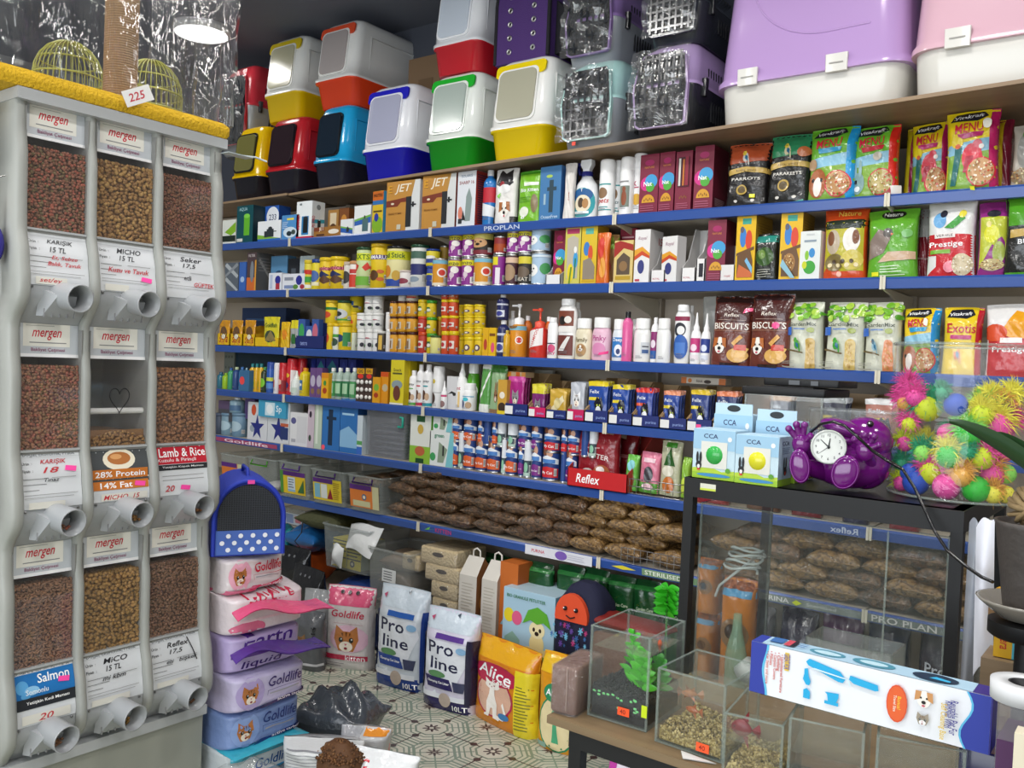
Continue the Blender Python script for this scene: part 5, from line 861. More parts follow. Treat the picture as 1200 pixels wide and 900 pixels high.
A=jar(412,418,387,'white and green jar at the foot of the blue lidded stack',c='#d4dcc8',back=.06); A=jar(412,420,366,'yellow jar in the middle of the blue lidded stack',base=A[2],back=.06,c='#dcb81e',prims=yp[:1]); jar(412,424,345,'yellow jar with a bright blue lid, topmost of its stack',base=A[2],back=.06,lid='*#1f6fb0',c='#dcc81e',prims=[Rc(.1,.4,.6,.75,'#2a5a9c'),El(.7,.3,.15,.1,'#2a2f34')])
wp=[El(.3,.25,.12,.12,'#4a9a5a'),El(.7,.3,.12,.15,'#2a2a34'),Rc(.2,.7,.8,.74,'#8a8a90')]
bz={}
for c_,(a,b) in enumerate(((420,429),(429,438),(438,447))):
    for r_,(yt) in enumerate((386,367,347)):
        if c_==0 and r_==2: continue
        A=jar(a,b+(1 if r_ else 0),yt,f'white supplement jar, {["bottom","middle","top"][r_]} row, {["left","middle","right"][c_]} of its white stack',c='#e6e6e4',lid='*#ebebe8',prims=[El(.5,.75,.2,.06,'#c85a6a')]+wp if (c_+r_)%2 else wp,base=bz.get(c_),nm='supplement_jar',lidh=.16); bz[c_]=A[2]
jar(443,452,388,'small dark tin with a gold stripe and white lid',c='#4a4238',lid='*#dcdad4',prims=[Rc(.5,0,.72,1,'#d8b04a'),Rc(.25,0,.32,1,'#e8e0c8')])
A=jar(452.5,457.5,386,'thin white tube jar, lower of two',c='#e4e2e0',lid='*#ececec'); jar(452.5,457.5,366,'thin white tube jar, upper of two',c='#e4e2e0',lid='*#ececec',base=A[2])
ap=[Rc(.3,.1,.6,.85,'#c8c0b4'),Rc(.35,.15,.5,.7,'#8a6a4a'),Rc(.75,0,.85,1,'#e8b84a')]
bz={}
for c_,(a,b) in enumerate(((458,467),(467.5,477),(478,489))):
    for r_,yt in enumerate((389,371,353)):
        A=jar(a,b,yt,f'amber vitamin jar with brown lid, {["bottom","middle","top"][r_]} row, {["left","middle","right"][c_]} of its stack',c='#d89a24',lid='*#4a2218',prims=ap,base=bz.get(c_),nm='vitamin_jar',lidh=.14); bz[c_]=A[2]
jar(468,476,342,'white jar standing on top of the amber stack',c='#dcd8d4',lid='*#e4e4e2',base=bz[1],nm='vitamin_jar'); jar(478,489,342,'red and white jar standing on top of the amber stack',c='#d8d0c0',lid='*#c83a24',base=bz[2],prims=[Rc(.1,.2,.9,.6,'#c8402c')],nm='vitamin_jar')
rp=[Rc(.2,.25,.7,.75,'#e0d8d0'),El(.45,.5,.15,.15,'#b8303c')]; yg=[Rc(.15,.3,.6,.8,'#2f6a3c'),El(.5,.5,.15,.15,'#e0e0d0')]
def col(a,b,ys,specs,where,back=.02):
    z=None; n=len(ys)
    for k,(yt,sp) in enumerate(zip(ys,specs)):
        pos='bottom one' if k==0 else 'top one' if k==n-1 else ['','second up','third up','fourth one up'][k]
        A=jar(a,b,yt,f'{sp[0]}, {pos} {where}',c=sp[1],lid=sp[2],prims=sp[3],base=z,back=back,nm='vitamin_jar',lidh=.18); z=A[2]
RJ=('red and white jar','#b8382c','*#d04a24',rp); YG=('yellow jar with green lid','#d8c020','*#3f9a2c',yg); YJ=('yellow jar with yellow lid','#dcbc1e','*#e4c818',yp)
col(491,500,(389,371,351),(RJ,RJ,('tall yellow and green jar','#d8b820','*#e2c21a',yg)),'in the red stack')
col(501,510.5,(391,372,352),(YG,YG,YG),'in the green lidded stack')
jar(505.5,516,393,'short yellow jar with a green lid in front',c='#e0dc8a',lid='*#3a5a2c',nm='vitamin_jar',back=.0)
jar(511,517.5,371,'single yellow and brown jar by the tall stacks',c='#c88a24',back=.08,base=SZ[3],nm='vitamin_jar')
BR=('yellow jar with red print','#c84a24','*#e0c41a',rp)
col(518,526.5,(388,370,351,341),(BR,BR,BR,('half hidden red jar','#c8442c','*#c83a24',rp)),'in left tall red stack'); col(527,536.5,(388,370,351,341),(BR,BR,BR,('orange red jar','#c8602c','*#d8a01a',rp)),'in right tall red stack')
TN=('squat yellow tin','#dcbc1c','*#e6cc1c',[El(.5,.5,.18,.3,'#4a2a4c'),El(.5,.5,.1,.18,'#e8e0d0')])
for k,(a,b) in enumerate(((533.5,544),(545,556.5),(557,568))):
    col(a,b,(395,383,370,357),(TN,TN,TN,TN),f'in the {["left","middle","right"][k]} squat tin column',back=.03 if k else .06)
put(C,565.5,572,384,3,'small yellow carton, left of two by the navy bottle',d=.05,c='#dcaa1c',front=[El(.5,.4,.3,.2,'#b8442c')])
put(C,572.5,581,384,3,'small yellow carton with a pink spot',d=.05,c='#e0b41c',front=[El(.6,.3,.25,.18,'#e0507a'),Rc(.1,.7,.9,.8,'#7a4a1c')])
def nb(yt,base,desc): return put(B,583,595,yt,3,desc,shape='round',c='*#262b5c',cap='*#e8e8ea',prims=[Rc(.2,.1,.8,.5,'#d8dce8'),El(.5,.3,.2,.15,'#3a3f8c'),Rc(.0,.8,1,.9,'#c8ccdc')],base=base,lz=(.05,.7))
A=nb(375,None,'navy bottle with white cap, lower of two'); nb(345,A[2],'navy bottle with white cap, upper of two')
put(B,590,597,387,3,'small yellow bottle at the foot of the navy pair',shape='round',c='*#d8a824',cap='*#b8a030',back=.0)
put(B,595,603,364,3,'white bottle standing behind the pump bottle',shape='tall',back=.09)
put(B,598,616,356,3,'yellow orange bottle with white pump and red rosette',shape='pump',c='*#d88f28',prims=[Rc(0,.85,1,1,'#7ab4c8'),('o',.72,.5,.14,'#f4efe4'),('o',.72,.5,.1,'#d03a2c'),Rc(.15,.1,.4,.4,'#e8e4d8'),El(.45,1.0,.2,.1,'#7a5a3a')],lz=(.05,.58))
put(B,612,622,370,3,'orange bottle with white cap behind the pump bottles',shape='round',c='*#c86a2c',back=.08)
put(B,622,641,361,3,'clear red pump bottle with a slanted white label',shape='pump',c='*#d0352c',cap='*#e4523c',prims=[('p',[(.22,.2),(.22,.85),(.8,1),(.8,.35)],'#efe8e6'),T('SHAMPOO',.5,.6,.7,'#c8403c',.12,0,70)],lz=(.08,.6))
put(B,637,646,371,3,'orange bottle behind the white pink labelled one',shape='round',c='*#cc6226',back=.07)
put(B,641,652.5,372,3,'white bottle with a pink kitten label',shape='sham',ky=.6,prims=[Rc(.2,.45,.8,.5,'#4a4a5a'),El(.55,.28,.25,.16,'#d0507c'),T('kitty',.5,.08,.6,'#d0507c')])
put(B,664,679,354,3,'tall white bottle set back behind the brown labelled one',shape='sham',ky=.5,back=.08,c='*#e6e6e4')
put(B,653,675,350,3,'tall white shampoo bottle with brown picture labels',shape='sham',ky=.5,c='*#eceae8',prims=[Rc(.2,.66,.8,1,'#7a3f2c'),El(.4,.78,.14,.1,'#1f1a18'),El(.6,.8,.12,.08,'#e8e4dc'),Rc(.2,.52,.8,.64,'#e8e4e0'),Rc(.25,.0,.8,.45,'#6a2f28'),('p',[(.3,.1),(.6,.42),(.7,.42),(.5,.1)],'#e0dcd8')],lz=(.06,.8))
sq=lambda c,prims,nm,x0,x1,yt,cap='*#f0f0ee',**k: put(B,x0,x1,yt,3,nm,shape='squat',c=c,cap=cap,ky=.62,prims=prims,lz=(.06,.62),**k)
sq('*#e2d8bc',[El(.5,.3,.22,.28,'#b08a5a'),T('Family',.5,.72,.5,'#6a5a34')]+A_dog(.5,.38,.14,'#a0703c',.8),'cream bottle with white lid and a puppy label',674,693,373)
sq('*#e4b8cc',[El(.5,.35,.25,.28,'#d88ab4'),T('Pinky',.5,.78,.5,'#b84a8a'),('p',[(.5,.1),(.85,.18),(.88,.3),(.55,.22)],'#f0408c')],'pink bottle with white lid and a pale label',693.5,715.5,372)
sq('*#dfe4ea',[Rc(.12,.05,.95,.9,'#2f7ac0'),El(.6,.35,.22,.25,'#e8ecf4'),El(.6,.3,.1,.12,'#2a3a6c'),T('Deep',.55,.78,.5,'#ffffff')],'white bottle with a bright blue label',717,731,374)
put(B,728.5,739.5,365,3,'bright pink bottle with a black cap',shape='tall',c='*#e0609c',cap='*#1b1a1f')
put(B,737,748,374,3,'white flip-top bottle behind the pink one, on the left',shape='tall',back=.1)
sq('*#e9e9e6',[Rc(.55,.2,.9,.7,'#c8ccd0'),Rc(.6,.25,.85,.4,'#3a5a8c'),Rc(.6,.5,.85,.55,'#4a4a50')],'square white bottle with a small side label',742,762,373)
put(B,762,771,372,3,'white bottle with a purple label',shape='round',prims=[Rc(.1,.3,.9,1,'#8a2a6c'),Rc(.1,0,.9,.3,'#2a5aa0'),El(.5,.55,.2,.15,'#e8d8e4')],back=.03)
sq('*#ebebe9',[],'square blank white bottle',768.5,785,373,back=-.0)
put(B,789,808,357,3,'large white bottle with navy label and dalmatian',shape='sham',ky=.55,c='*#ebebea',cap='*#eeeeee',prims=[Rc(.12,.9,.88,1,'#8c2a4a'),El(.45,.7,.26,.16,'#2a2c34'),El(.5,.68,.16,.1,'#e8e8e6'),El(.5,.3,.32,.28,'#2f5fae'),Rc(.3,.15,.7,.4,'#4a7ac4')],lz=(.06,.8))
put(B,804,812,358,3,'white bottle standing behind the dalmatian one',shape='tall',back=.1)
put(B,808.5,820.5,366,3,'pink and white bottle with a pump nozzle',shape='drop',prims=[Rc(.1,.4,.9,1,'#c83a7c'),El(.5,.6,.2,.15,'#f0d8e4'),Rc(.2,.1,.8,.3,'#e8dce0')],lz=(.04,.5))
put(B,820.5,832,367,3,'navy and white bottle with a pump nozzle',shape='drop',prims=[Rc(.1,.4,.9,1,'#2a3f8c'),El(.5,.6,.2,.15,'#d8e0f4'),Rc(.2,.1,.8,.3,'#d8dce8')],lz=(.04,.5))
put('bag',820,842,347,3,'clear grey pack behind the bottles and brown pouch',d=.03,back=.13,c='~#a8a8a4',name='grey_pack',cat='pack')
def bis(): return [Rc(0,.9,1,1,'#2a1414'),Rc(0,.62,1,.9,'#471c18'),T('Reflex',.5,.72,.4,'#e8dcd0',.05,.2),Rc(.15,.645,.85,.65,'#b89a8a'),T('BISCUITS',.5,.56,.86,'#f4ece0',.09),Rc(.05,.49,.95,.5,'#9a6a54')]+A_dog(.25,.28,.12,'#b86a34',1.3)+[El(.7,.15,.25,.1,'#d8a85a'),('p',[(.6,.12),(.75,.3),(.95,.25),(.85,.1)],'#e0b060'),Rc(.62,.22,.9,.3,'#c8402c'),('p',[(.55,.32),(.75,.44),(.82,.4),(.62,.28)],'#d8a04a'),Rc(.3,0,.75,.04,'#2a1414')]
put('bag',830,877,346,3,'brown dog biscuit pouch, left of two',d=.07,c='~#6a3226',back=.02,prims=bis()+[('p',[(.78,.74),(.95,.78),(.96,.83),(.8,.8)],'#ff5a8c')],name='dog_biscuit_pouch',cat='pouch',wr=.003)
put('bag',875,924,343,3,'brown dog biscuit pouch, right of two with a pink heart sticker',d=.07,c='~#6a3226',back=.0,prims=bis()+[El(.7,.56,.09,.045,'#ff4f94')],name='dog_biscuit_pouch',cat='pouch',wr=.003)
def gar(b1,seed,bb='#e8d24a'):
    r=random.Random(int(b1[1:3],16)); p=[]
    for k in range(26): p.append(('e',r.uniform(.03,.97),.82+r.uniform(-.05,.15)-.05*(r.random()),r.uniform(.06,.12),r.uniform(.02,.05),r.choice(('#6fae2a','#8fc43a','#4f9420','#a8cc4a'))))
    return p+[T('GardenMix',.5,.66,.78,'#4a5244',.06),Rc(.05,.5,.2,.62,'#3a6ac0'),Rc(.25,.58,.6,.6,'#6a8ac0'),El(.75,.57,.1,.04,'#9aa84a')]+A_bird(.36,.36,.1,b1,1.2,bb)+[('p',[(.1,.3),(.55,.24),(.55,.22),(.1,.27)],'#6a5a3a'),Rc(.62,.02,.86,.38,seed),El(.74,.38,.12,.07,seed)]+[p for p in A_seeds(.74,.22,.1,.19,seed,36,('#e0c890','#b08a4a','#d0a868'))[1:]]+A_lines(.08,.45,.04,.12,3,'#a8a89c')
for k,(a,b,bc,sc,bb,nm) in enumerate(((921,962,'#4a9a3c','#c8a85c','#5aa84a','left of three, with a green parakeet'),(964,1010,'#3f9a34','#cfb468','#4aa83c','middle of three, with a green parakeet'),(1011,1054,'#8ab0c0','#d88a5a','#5a7a8c','right of three, with a grey blue bird'))):
    put('bag',a,b,353,3,f'pale seed mix bag, {nm}',d=.07,c='~#d4d6c4',prims=gar(bc,sc,bb),name='seed_mix_bag',back=.01,wr=.003)
put('bag',1056,1099,360,3,'yellow food bag with a blue side',d=.08,c='~#e6c61e',prims=menu('#e6c61e','#1f8ac8','#2f9fd0','#c8283c',gp[:3])+[('o',.72,.75,.04,'#f4f0e0')],name='rodent_food_bag')
put('bag',1101,1147,359,3,'yellow exotic bird food bag with a red side',d=.08,c='~#e6c61e',prims=[Rc(.86,0,1,1,'#b81c2c'),('p',[(.08,.84),(.2,.95),(.7,.97),(.8,.88),(.6,.82)],'#20222c'),T('Vitakraft',.44,.89,.55,'#ffffff',.05,.25,4),T('Exotis',.48,.68,.74,'#c4242f',.14),Rc(.2,.52,.75,.58,'#b82068')]+A_bird(.4,.3,.12,'#d87a3c'),name='bird_food_bag')
put('bag',1153,1215,355,3,'white and red canary food bag by the right edge',d=.09,c='~#e4e2e0',prims=[Rc(0,0,1,.55,'#c4242f'),('p',[(.3,.6),(.6,.9),(.9,.85),(1,.55),(.6,.5)],'#e8a020'),El(.85,.8,.12,.1,'#e8b020'),El(.2,.6,.25,.12,'#d8502c'),Rc(.3,.46,.75,.53,'#f0e8e4'),T('Prestige',.5,.36,.7,'#ffffff',.1)],name='bird_food_bag')
# ---------------------------------------------------------------- fourth blue shelf
put(C,263,334,409,4,'wide dark blue carton lying at the back',d=.1,back=.25,c='#1c3444')
put(C,262,274,403,4,'grey speckled box at the back by the dispenser',d=.05,back=.24,base=SZ[4],c='#7a8078',front=[El(.2+.3*(k%3),.2+.25*(k//3),.05,.03,'#4a504a') for k in range(9)])
def mb_(x0,x1,yt,desc,c,cap,prims=(),**k): return put(B,x0,x1,yt,4,desc,shape=k.pop('shape','round'),c=c,cap=cap,prims=prims,name='medicine_bottle',**k)
mb_(256,261.5,436,'small teal medicine bottle, leftmost','*#2f6c80','*#2a5a7c'); mb_(262,267.5,437,'small lime green bottle','*#9ac02a','*#8ab42a')
mb_(268,273,431,'small green and teal bottle','*#3f9a6c','*#2a5a9c'); mb_(274,280,430,'small navy bottle with a light cap','*#2f4a80','*#b8c8a0'); mb_(281,286,430,'small sky blue bottle','*#3f80b8','*#3a70b0'); mb_(286.5,290,431,'slim grey blue bottle','*#6a8ca0','*#8ab0c0')
put(C,280,292,434,4,'small blue pack with a red dot',d=.03,back=-.0,c='#3a6a94',front=[('o',.3,.5,.2,'#e84a4a')])
for k,a in enumerate((293,298.2,303.2)): mb_(a,a+5,426,f'yellow bottle with teal cap, {["left","middle","right"][k]} of three','*#d8a81c','*#1f7a80',[Rc(.1,.1,.5,.5,'#8a9a2a')],shape='tall')
mb_(307,313,430,'black and green bottle','*#2a3a24','*#3a8a4a',[El(.5,.5,.3,.3,'#7ac02a')])
mb_(314,321.5,424,'blue and yellow aerosol with a white button','*#2a5ab0','*#2a4a9c',[Rc(.1,.5,.9,.7,'#c8d04a'),Rc(.1,.1,.9,.4,'#5a8ac8')],shape='aero')
mb_(322,328,425,'slim white aerosol behind a small orange stick','*#dfe0e4','*#e4e6e8',[Rc(.1,.2,.5,.6,'#c8502c')],shape='aero')
mb_(328.5,337,425,'short red aerosol with red cap','*#c82c34','*#c01f2a',[El(.4,.5,.25,.15,'#e8c0b0'),Rc(.6,0,.9,.6,'#8a1c24')],shape='aero')
mb_(338,347.5,420,'tall red and white aerosol','*#cf2f37','*#c41f2c',[Rc(.65,0,.95,1,'#e8e0e0'),El(.4,.75,.2,.1,'#e8b83a'),El(.35,.3,.2,.15,'#2a2f6c')],shape='aero')
mb_(350,357.5,420,'tall red aerosol set back behind a white dropper','*#c82c34','*#c01f2a',shape='aero',back=.06)
mb_(343,351.5,434,'small white dropper bottle','*#dfe6e2','*#e8ece8',[Rc(.2,.2,.8,.6,'#c0d0c4')],shape='drop',back=-.005,lz=(.04,.5))
mb_(353,362.5,431,'yellow bottle with an orange cap and blue label','*#dcc41e','*#d88a1c',[Rc(.1,.2,.6,.8,'#3a6a9c'),Rc(.15,.45,.55,.6,'#e8e8e0')])
for k,(a,b) in enumerate(((359,369),(370,380),(381,396),(397,406),(407,416))): put(C,a,b,420+(k>2),4,f'dark blue carton at the back, {["leftmost","second from left","middle, with a teal panel","second from right","rightmost"][k]} of five',d=.05,back=.13,c='#27358c',front=[('p',[(.1,.75),(.5,.95),(.9,.75),(.9,.6),(.1,.6)],'#2f8a9c' if k in(1,2) else '#3a4aa8'),Rc(.1,.2,.9,.3,'#5a6ac0')])
for k,(a,b) in enumerate(((363,369.5),(370,377))): put(C,a,b,431,4,f'purple grey powder carton, {["left","right"][k]} of two',d=.04,back=.02,c='#6a4a80',front=[El(.5,.55,.4,.2,'#b8b0c4'),El(.5,.2,.3,.1,'#8a6a4a')])
put(C,376.5,384.5,437,4,'small yellow box with orange top by the clear bottles',d=.04,back=.0,c='#e0a81c',front=[El(.5,.3,.3,.12,'#a8401c'),Rc(0,.8,1,1,'#d88a1c'),El(.5,.6,.2,.1,'#3a8a3a')])
for k,a in enumerate((386,394.3,402.6,411)): mb_(a,a+8,431,f'clear bottle with white cap and green label, {["leftmost","second from left","second from right","rightmost"][k]} of four','*#a8bcb0','*#eceeec',[Rc(.1,.05,.9,.8,'#2f7a4c' if k%3 else '#4aa05a'),Rc(.25,.2,.75,.7,'#a8d0a8'),Rc(0,.85,1,.88,'#e0e8e0')],lz=(.05,.7))
for k,(a,b) in enumerate(((417,427),(427.5,436))):
    t_=put(C,a,b,431,4,f'carded pack of small white balls, {["left","right"][k]} of two',d=.02,back=0,c='#4a3a34',front=[Rc(.05,.82,.95,.98,'#d8a01c'),El(.5,.75,.35,.07,'#d8382c'),T('GIG',.5,.9,.6,'#2a1c14')],name='carded_balls',cat='pack')
    for r_ in range(3):
        for c_ in range(2): q=MB(); q.sphere((0,0,0),t_[3]*.19,'*#efece6',12,sc=(1,.6,1)); q.build('ball',t_[5],(t_[3]*(.24*(2*c_-1)),-.013,t_[4]*(.14+.22*r_)))
put(C,436.5,445,442,4,'orange carton with a green circle',d=.04,back=0,c='#d89a1c',front=[('o',.5,.6,.14,'#7ab03a'),El(.5,.3,.3,.1,'#a83c1c')]); put(C,445.5,454,436,4,'taller orange carton with a red lid strip',d=.05,back=.01,c='#d8901c',front=[Rc(0,.85,1,1,'#c8501c'),('o',.6,.5,.12,'#c0b090')])
put(C,457,473,422,4,'tall yellow carton with a brown oval, in front of its row',d=.05,back=0,c='#d8c82a',side='#c0ac1c',front=[T('Snack',.5,.78,.6,'#3a3a24',.07),Rc(.15,.68,.85,.72,'#5a5a2a'),El(.5,.45,.4,.1,'#8a9aa0'),El(.5,.26,.27,.17,'#6a3a2c'),Rc(0,0,1,.04,'#e0e0d8')])
put(C,474,479,422,4,'yellow carton edge right behind the front one',d=.05,back=.03,c='#cdbb24',front=[El(.5,.3,.3,.2,'#3a2c24')]); put(C,480,486,422,4,'yellow carton edge at the rear of the row',d=.05,back=.08,c='#c4b222')
sp=lambda bc:[El(.4,.35,.18,.16,'#5a3a2c'),El(.65,.3,.14,.12,'#c8a88a'),Rc(0,.0,1,.1,bc),Rc(.3,.62,.7,.66,bc),T('spray',.5,.78,.5,'#5a5a60')]
for k,(a,b,yt,bc,nm) in enumerate(((480,488.5,434,'#5aa84a','white bottle with a green foot band'),(488.5,496,427,'#c8284a','white bottle with a crimson foot band'),(496.5,506,427,'#2a9aa8','white bottle with a teal foot band'))): put(B,a,b,yt,4,nm,shape='tall',prims=sp(bc),lz=(.02,.75))
put(B,508,519,429,4,'thick white bottle with a rounded cap and yellow spot',shape='aero',prims=[El(.4,.9,.12,.08,'#d8c03a'),El(.35,.3,.2,.2,'#4a3a34'),Rc(.1,.5,.9,.52,'#a0a0a0')],lz=(.02,.7),cap='*#ececec')
put(B,517,523,446,4,'small white dropper bottle with a pink band',shape='drop',prims=[Rc(0,.85,1,1,'#d04a7c'),El(.5,.3,.3,.25,'#8a6a6a')],back=-.01,lz=(.04,.5))
put(C,523,535,441,4,'grey white carton with a black arc',d=.05,c='#d4d4d6',front=[('p',[(.1,.45),(.5,.55),(.9,.5),(.9,.42),(.5,.48)],'#2a2a2c'),El(.75,.46,.15,.05,'#2a2a2c')])
put(B,535,546,421,4,'white bottle with a long pointed nozzle',shape='drop',prims=[T('dent',.4,.85,.5,'#c03a5a'),Rc(.2,.05,.32,.7,'#3a2c24'),Rc(.5,.05,.62,.7,'#e8c88a')],lz=(.03,.5))
put(B,548,560,424,4,'green bottle with a wide white cap behind the jar',shape='squat',c='*#4f9a24',prims=[El(.6,.6,.35,.3,'#e4ecdc')],back=.05,lz=(.06,.62))
put(B,543.5,557,449,4,'squat white jar with a cow print label',shape='squat',prims=[El(.3,.3,.15,.25,'#2a3a6c'),El(.65,.25,.15,.2,'#b89a7a'),Rc(.1,.75,.9,.8,'#4a9ac0'),El(.5,.6,.15,.12,'#4ac0d0')],lz=(.05,.65))
put('bag',560,572,421,4,'narrow green and white bag with diagonal stripes',d=.04,c='~#5a9a4c',prims=[('p',[(.1,.3),(.9,.8),(.9,.7),(.1,.2)],'#e4e8e0'),Rc(.1,.82,.9,.9,'#e8e8e4'),Rc(0,0,1,.15,'#e0e4dc')],back=.02)
put('bag',572,588,428,4,'green rabbit food bag with a brown hare',d=.04,c='~#8fae84',prims=A_rab(.5,.35,.18,1.2)+[Rc(0,.85,1,1,'#3f7a34'),Rc(0,0,1,.08,'#8a6a4a')],back=.02,name='rabbit_food_bag')
put('bag',584,606,423,4,'large kraft brown bag standing at the back',d=.07,back=.11,c='~#a8844c',prims=[Rc(.2,.55,.5,.7,'#3a2c20'),T('natura',.6,.85,.5,'#3a2c20')])
put(C,583,593.5,445,4,'small kraft and yellow box with a round picture',d=.05,back=0,c='#c89a3c',front=[('o',.5,.2,.14,'#3a2c20'),El(.5,.55,.3,.1,'#e8e0d0'),Rc(0,0,1,.1,'#d8c02a')])
# pouch trays
NV='#1f2c6c'
def fel(strip): return [Rc(0,.88,1,1,strip),T('Felix',.35,.74,.5,'#e8ecf4',.09),Rc(.05,.52,.6,.6,'#e8d23a' if strip!='#d8342c' else '#e05a3c'),('p',[(.45,.15),(.35,.45),(.5,.62),(.62,.55),(.72,.62),(.82,.4),(.75,.12)],'#1b1c24'),El(.58,.24,.16,.14,'#eef0f2'),El(.52,.4,.03,.03,'#c8d84a'),El(.66,.4,.03,.03,'#c8d84a'),El(.2,.12,.16,.08,'#8a5a34')]
TR=[(594,613,441,'#a8247c','magenta',[Rc(0,.85,1,1,'#c84a9c')]+A_cat(.5,.4,.2,'#9a9aa0',1.1)+[T('Whiskas',.5,.12,.8,'#ffffff')],'magenta cat food pouch with a grey kitten',NV),
 (622,638,450,'#7c2a70','purple',[Rc(0,.7,1,1,'#d8cc3a')]+A_cat(.5,.3,.2,'#8a8690',1.1),'purple and yellow cat food pouch','#c81f5c'),
 (643,663,456,'#c8a23c','gold',[('p',[(.1,.3),(.8,.8),(.9,.6),(.3,.1)],'#e4d8b0'),El(.5,.5,.2,.2,'#d8c890')],'gold and white cat food pouch',NV),
 (667,684,448,'#b8bcc4','silver',A_cat(.5,.5,.22,'#e6e8ea',1.2)+[Rc(.1,.05,.9,.2,'#3a4a8c')],'silver cat food pouch with a white cat','#c01c58'),
 (688,711,447,'#274a9c','blue',fel('#e0c81e'),'blue cat food pouch with a yellow strip, first of three',NV),
 (716,736,451,'#274a9c','blue',fel('#d8c42a'),'blue cat food pouch with a yellow strip, second of three',NV),
 (744,764,455,'#2a3f94','blue',fel('#d8342c'),'blue cat food pouch with a red strip',NV),
 (776,795,458,'#2f4a98','blue',fel('#e0906a'),'blue cat food pouch with an orange strip, left one',NV),
 (808,830,457,'#2c3f80','blue',fel('#d8b82a'),'blue cat food pouch with a yellow strip, third of three',NV),
 (838,862,459,'#37406c','blue',fel('#d8805a'),'blue cat food pouch with an orange strip, right one',NV),
 (900,925,464,'#3a3a50','dark',fel('#b8906a'),'dark cat food pouch behind the clear tanks',NV),(962,990,466,'#2a3050','blue',fel('#c8ccd0'),'blue cat food pouch with a white strip behind the toy',NV),(1012,1052,468,'#b87a6a','salmon',fel('#e8e8e8'),'salmon cat food pouch with a white strip, behind the toy',NV)]
for k,(a,b,yt,c,_,pr,nm,oc) in enumerate(TR):
    nx=TR[k+1][0]-1 if k+1<len(TR) else b+6
    put('tray',a-2,nx-2,yt-3,4,f'cardboard display tray under the {nm.replace(" cat food","")}',d=.24,back=-.005,c='#b0926a',out=oc,hf=.28,hb=1.02,slope=.2,front=[Rc(0,.1,.34,.8,'#e4e4e2'),T('purina',.68,.4,.4,'#8aa0d8',.3)]+([Rc(.36,.2,.55,.6,'#ff4f94')] if k==8 else []),name='display_tray')
    pouches(a,b,yt,4,3,'~'+c,pr,nm,back=.022,base=SZ[4]+.005,d=.016,step=.04,dx=3.2,rise=.5,name='cat_food_pouch')
A=None
put(C,799,851,443,4,'long orange and white stick carton lying across the trays',base=SZ[4]+.175,d=.05,back=.13,c='#d8cfc0',front=[Rc(0,0,.12,1,'#d87a3c'),Rc(.85,0,1,1,'#d87a3c'),('o',.2,.5,.35,'#d8803c'),El(.6,.4,.08,.3,'#3a2c24'),T('Stick',.42,.5,.15,'#4a3a34')])
put(C,594,617,436,4,'small orange and white carton lying on the magenta pouches',base=SZ[4]+.162,d=.06,back=.05,c='#d8b890',front=[Rc(0,0,.25,1,'#e08a2c'),Rc(.5,0,.7,1,'#e0702c'),Rc(.8,0,1,1,'#e09a4c')])
put(C,627,648,434,4,'small pale sign on the wall behind the trays',base=SZ[4]+.165,d=.02,back=.33,c='#d0d0c8',front=[Rc(.1,.2,.45,.5,'#3a3a3c'),Rc(.55,.2,.9,.5,'#3a3a3c')],name='small_sign',cat='sign')
# ---------------------------------------------------------------- fifth blue shelf
def R5(*a,**k): return put(C,*a,**k)
put('can',254,264,484,5,'dark tin by the dispenser, in front',tin=False,c='#3c4658',lid='#4a5468'); put('can',263,275,484,5,'grey blue round tin, left of two',tin=False,c='#7894a4',lid='#6a88a0',prims=[El(.5,.5,.3,.3,'#a8c0cc')]); A=put('can',275.5,288,484,5,'grey blue round tin, right of two',tin=False,c='#7090a8',lid='#6a88a0',prims=[El(.5,.5,.3,.3,'#a8c0cc')])
put(B,273,285,466,5,'clear blue bottle with a white cap on the round tins',base=A[2],c='*#8aa8b8',prims=[Rc(.1,.1,.9,.7,'#4a6a8c')],shape='round')
R5(255,272,470,5,'grey and purple box on the dark tins at the left end',base=SZ[5]+.08,back=.03,c='#4a4a50',front=[Rc(0,.6,1,1,'#5a4a68')])
R5(286,297,468,5,'small purple box with a white end, set back',base=SZ[5]+.105,back=.06,c='#5a4a7c',front=[Rc(.6,.1,1,.9,'#c8c8cc')])
star=[('p',[(.5,.7),(.58,.45),(.85,.45),(.63,.3),(.7,.05),(.5,.2),(.3,.05),(.37,.3),(.15,.45),(.42,.45)],'#28307c')]
R5(289,312,472,5,'white carton with a dark blue star and orange crest',c='#d2d4d8',front=[El(.3,.8,.12,.15,'#c8502c'),El(.25,.3,.12,.1,'#9aa4b0')]+star)
R5(312.5,338,472,5,'white carton with a blue star and a brown patch',c='#cfd2d6',front=star+[Rc(.6,.1,.95,.4,'#2a3a6c'),Rc(.6,.42,.95,.5,'#b85a3c')])
R5(303,335,470,5,'light blue and white carton lying across the starred ones',base=SZ[5]+.135,d=.09,back=.01,c='#3f9ac0',front=[Rc(.25,.1,.6,.9,'#c8e0ea'),El(.42,.5,.12,.3,'#e8f0f4'),T('Sp',.75,.5,.2,'#e8f4f8',.5)])
R5(339.5,360,484,5,'short white carton with a small blue crest',d=.08,c='#dcdcde',front=[El(.2,.75,.15,.1,'#5a5a8c'),Rc(.4,.1,.95,.9,'#d0d0d4'),Rc(.1,.1,.35,.2,'#a8a8b0')])
R5(360,367.5,469,5,'tall narrow pinkish box with a dark oval',d=.06,c='#c8b8c4',front=[El(.4,.7,.2,.07,'#3a2c3c'),El(.4,.2,.2,.07,'#3a4a3c')]); R5(368,376,468,5,'tall narrow pale green box',d=.06,c='#b8c8b4',front=[Rc(.2,.1,.5,.9,'#d8e0d4')])
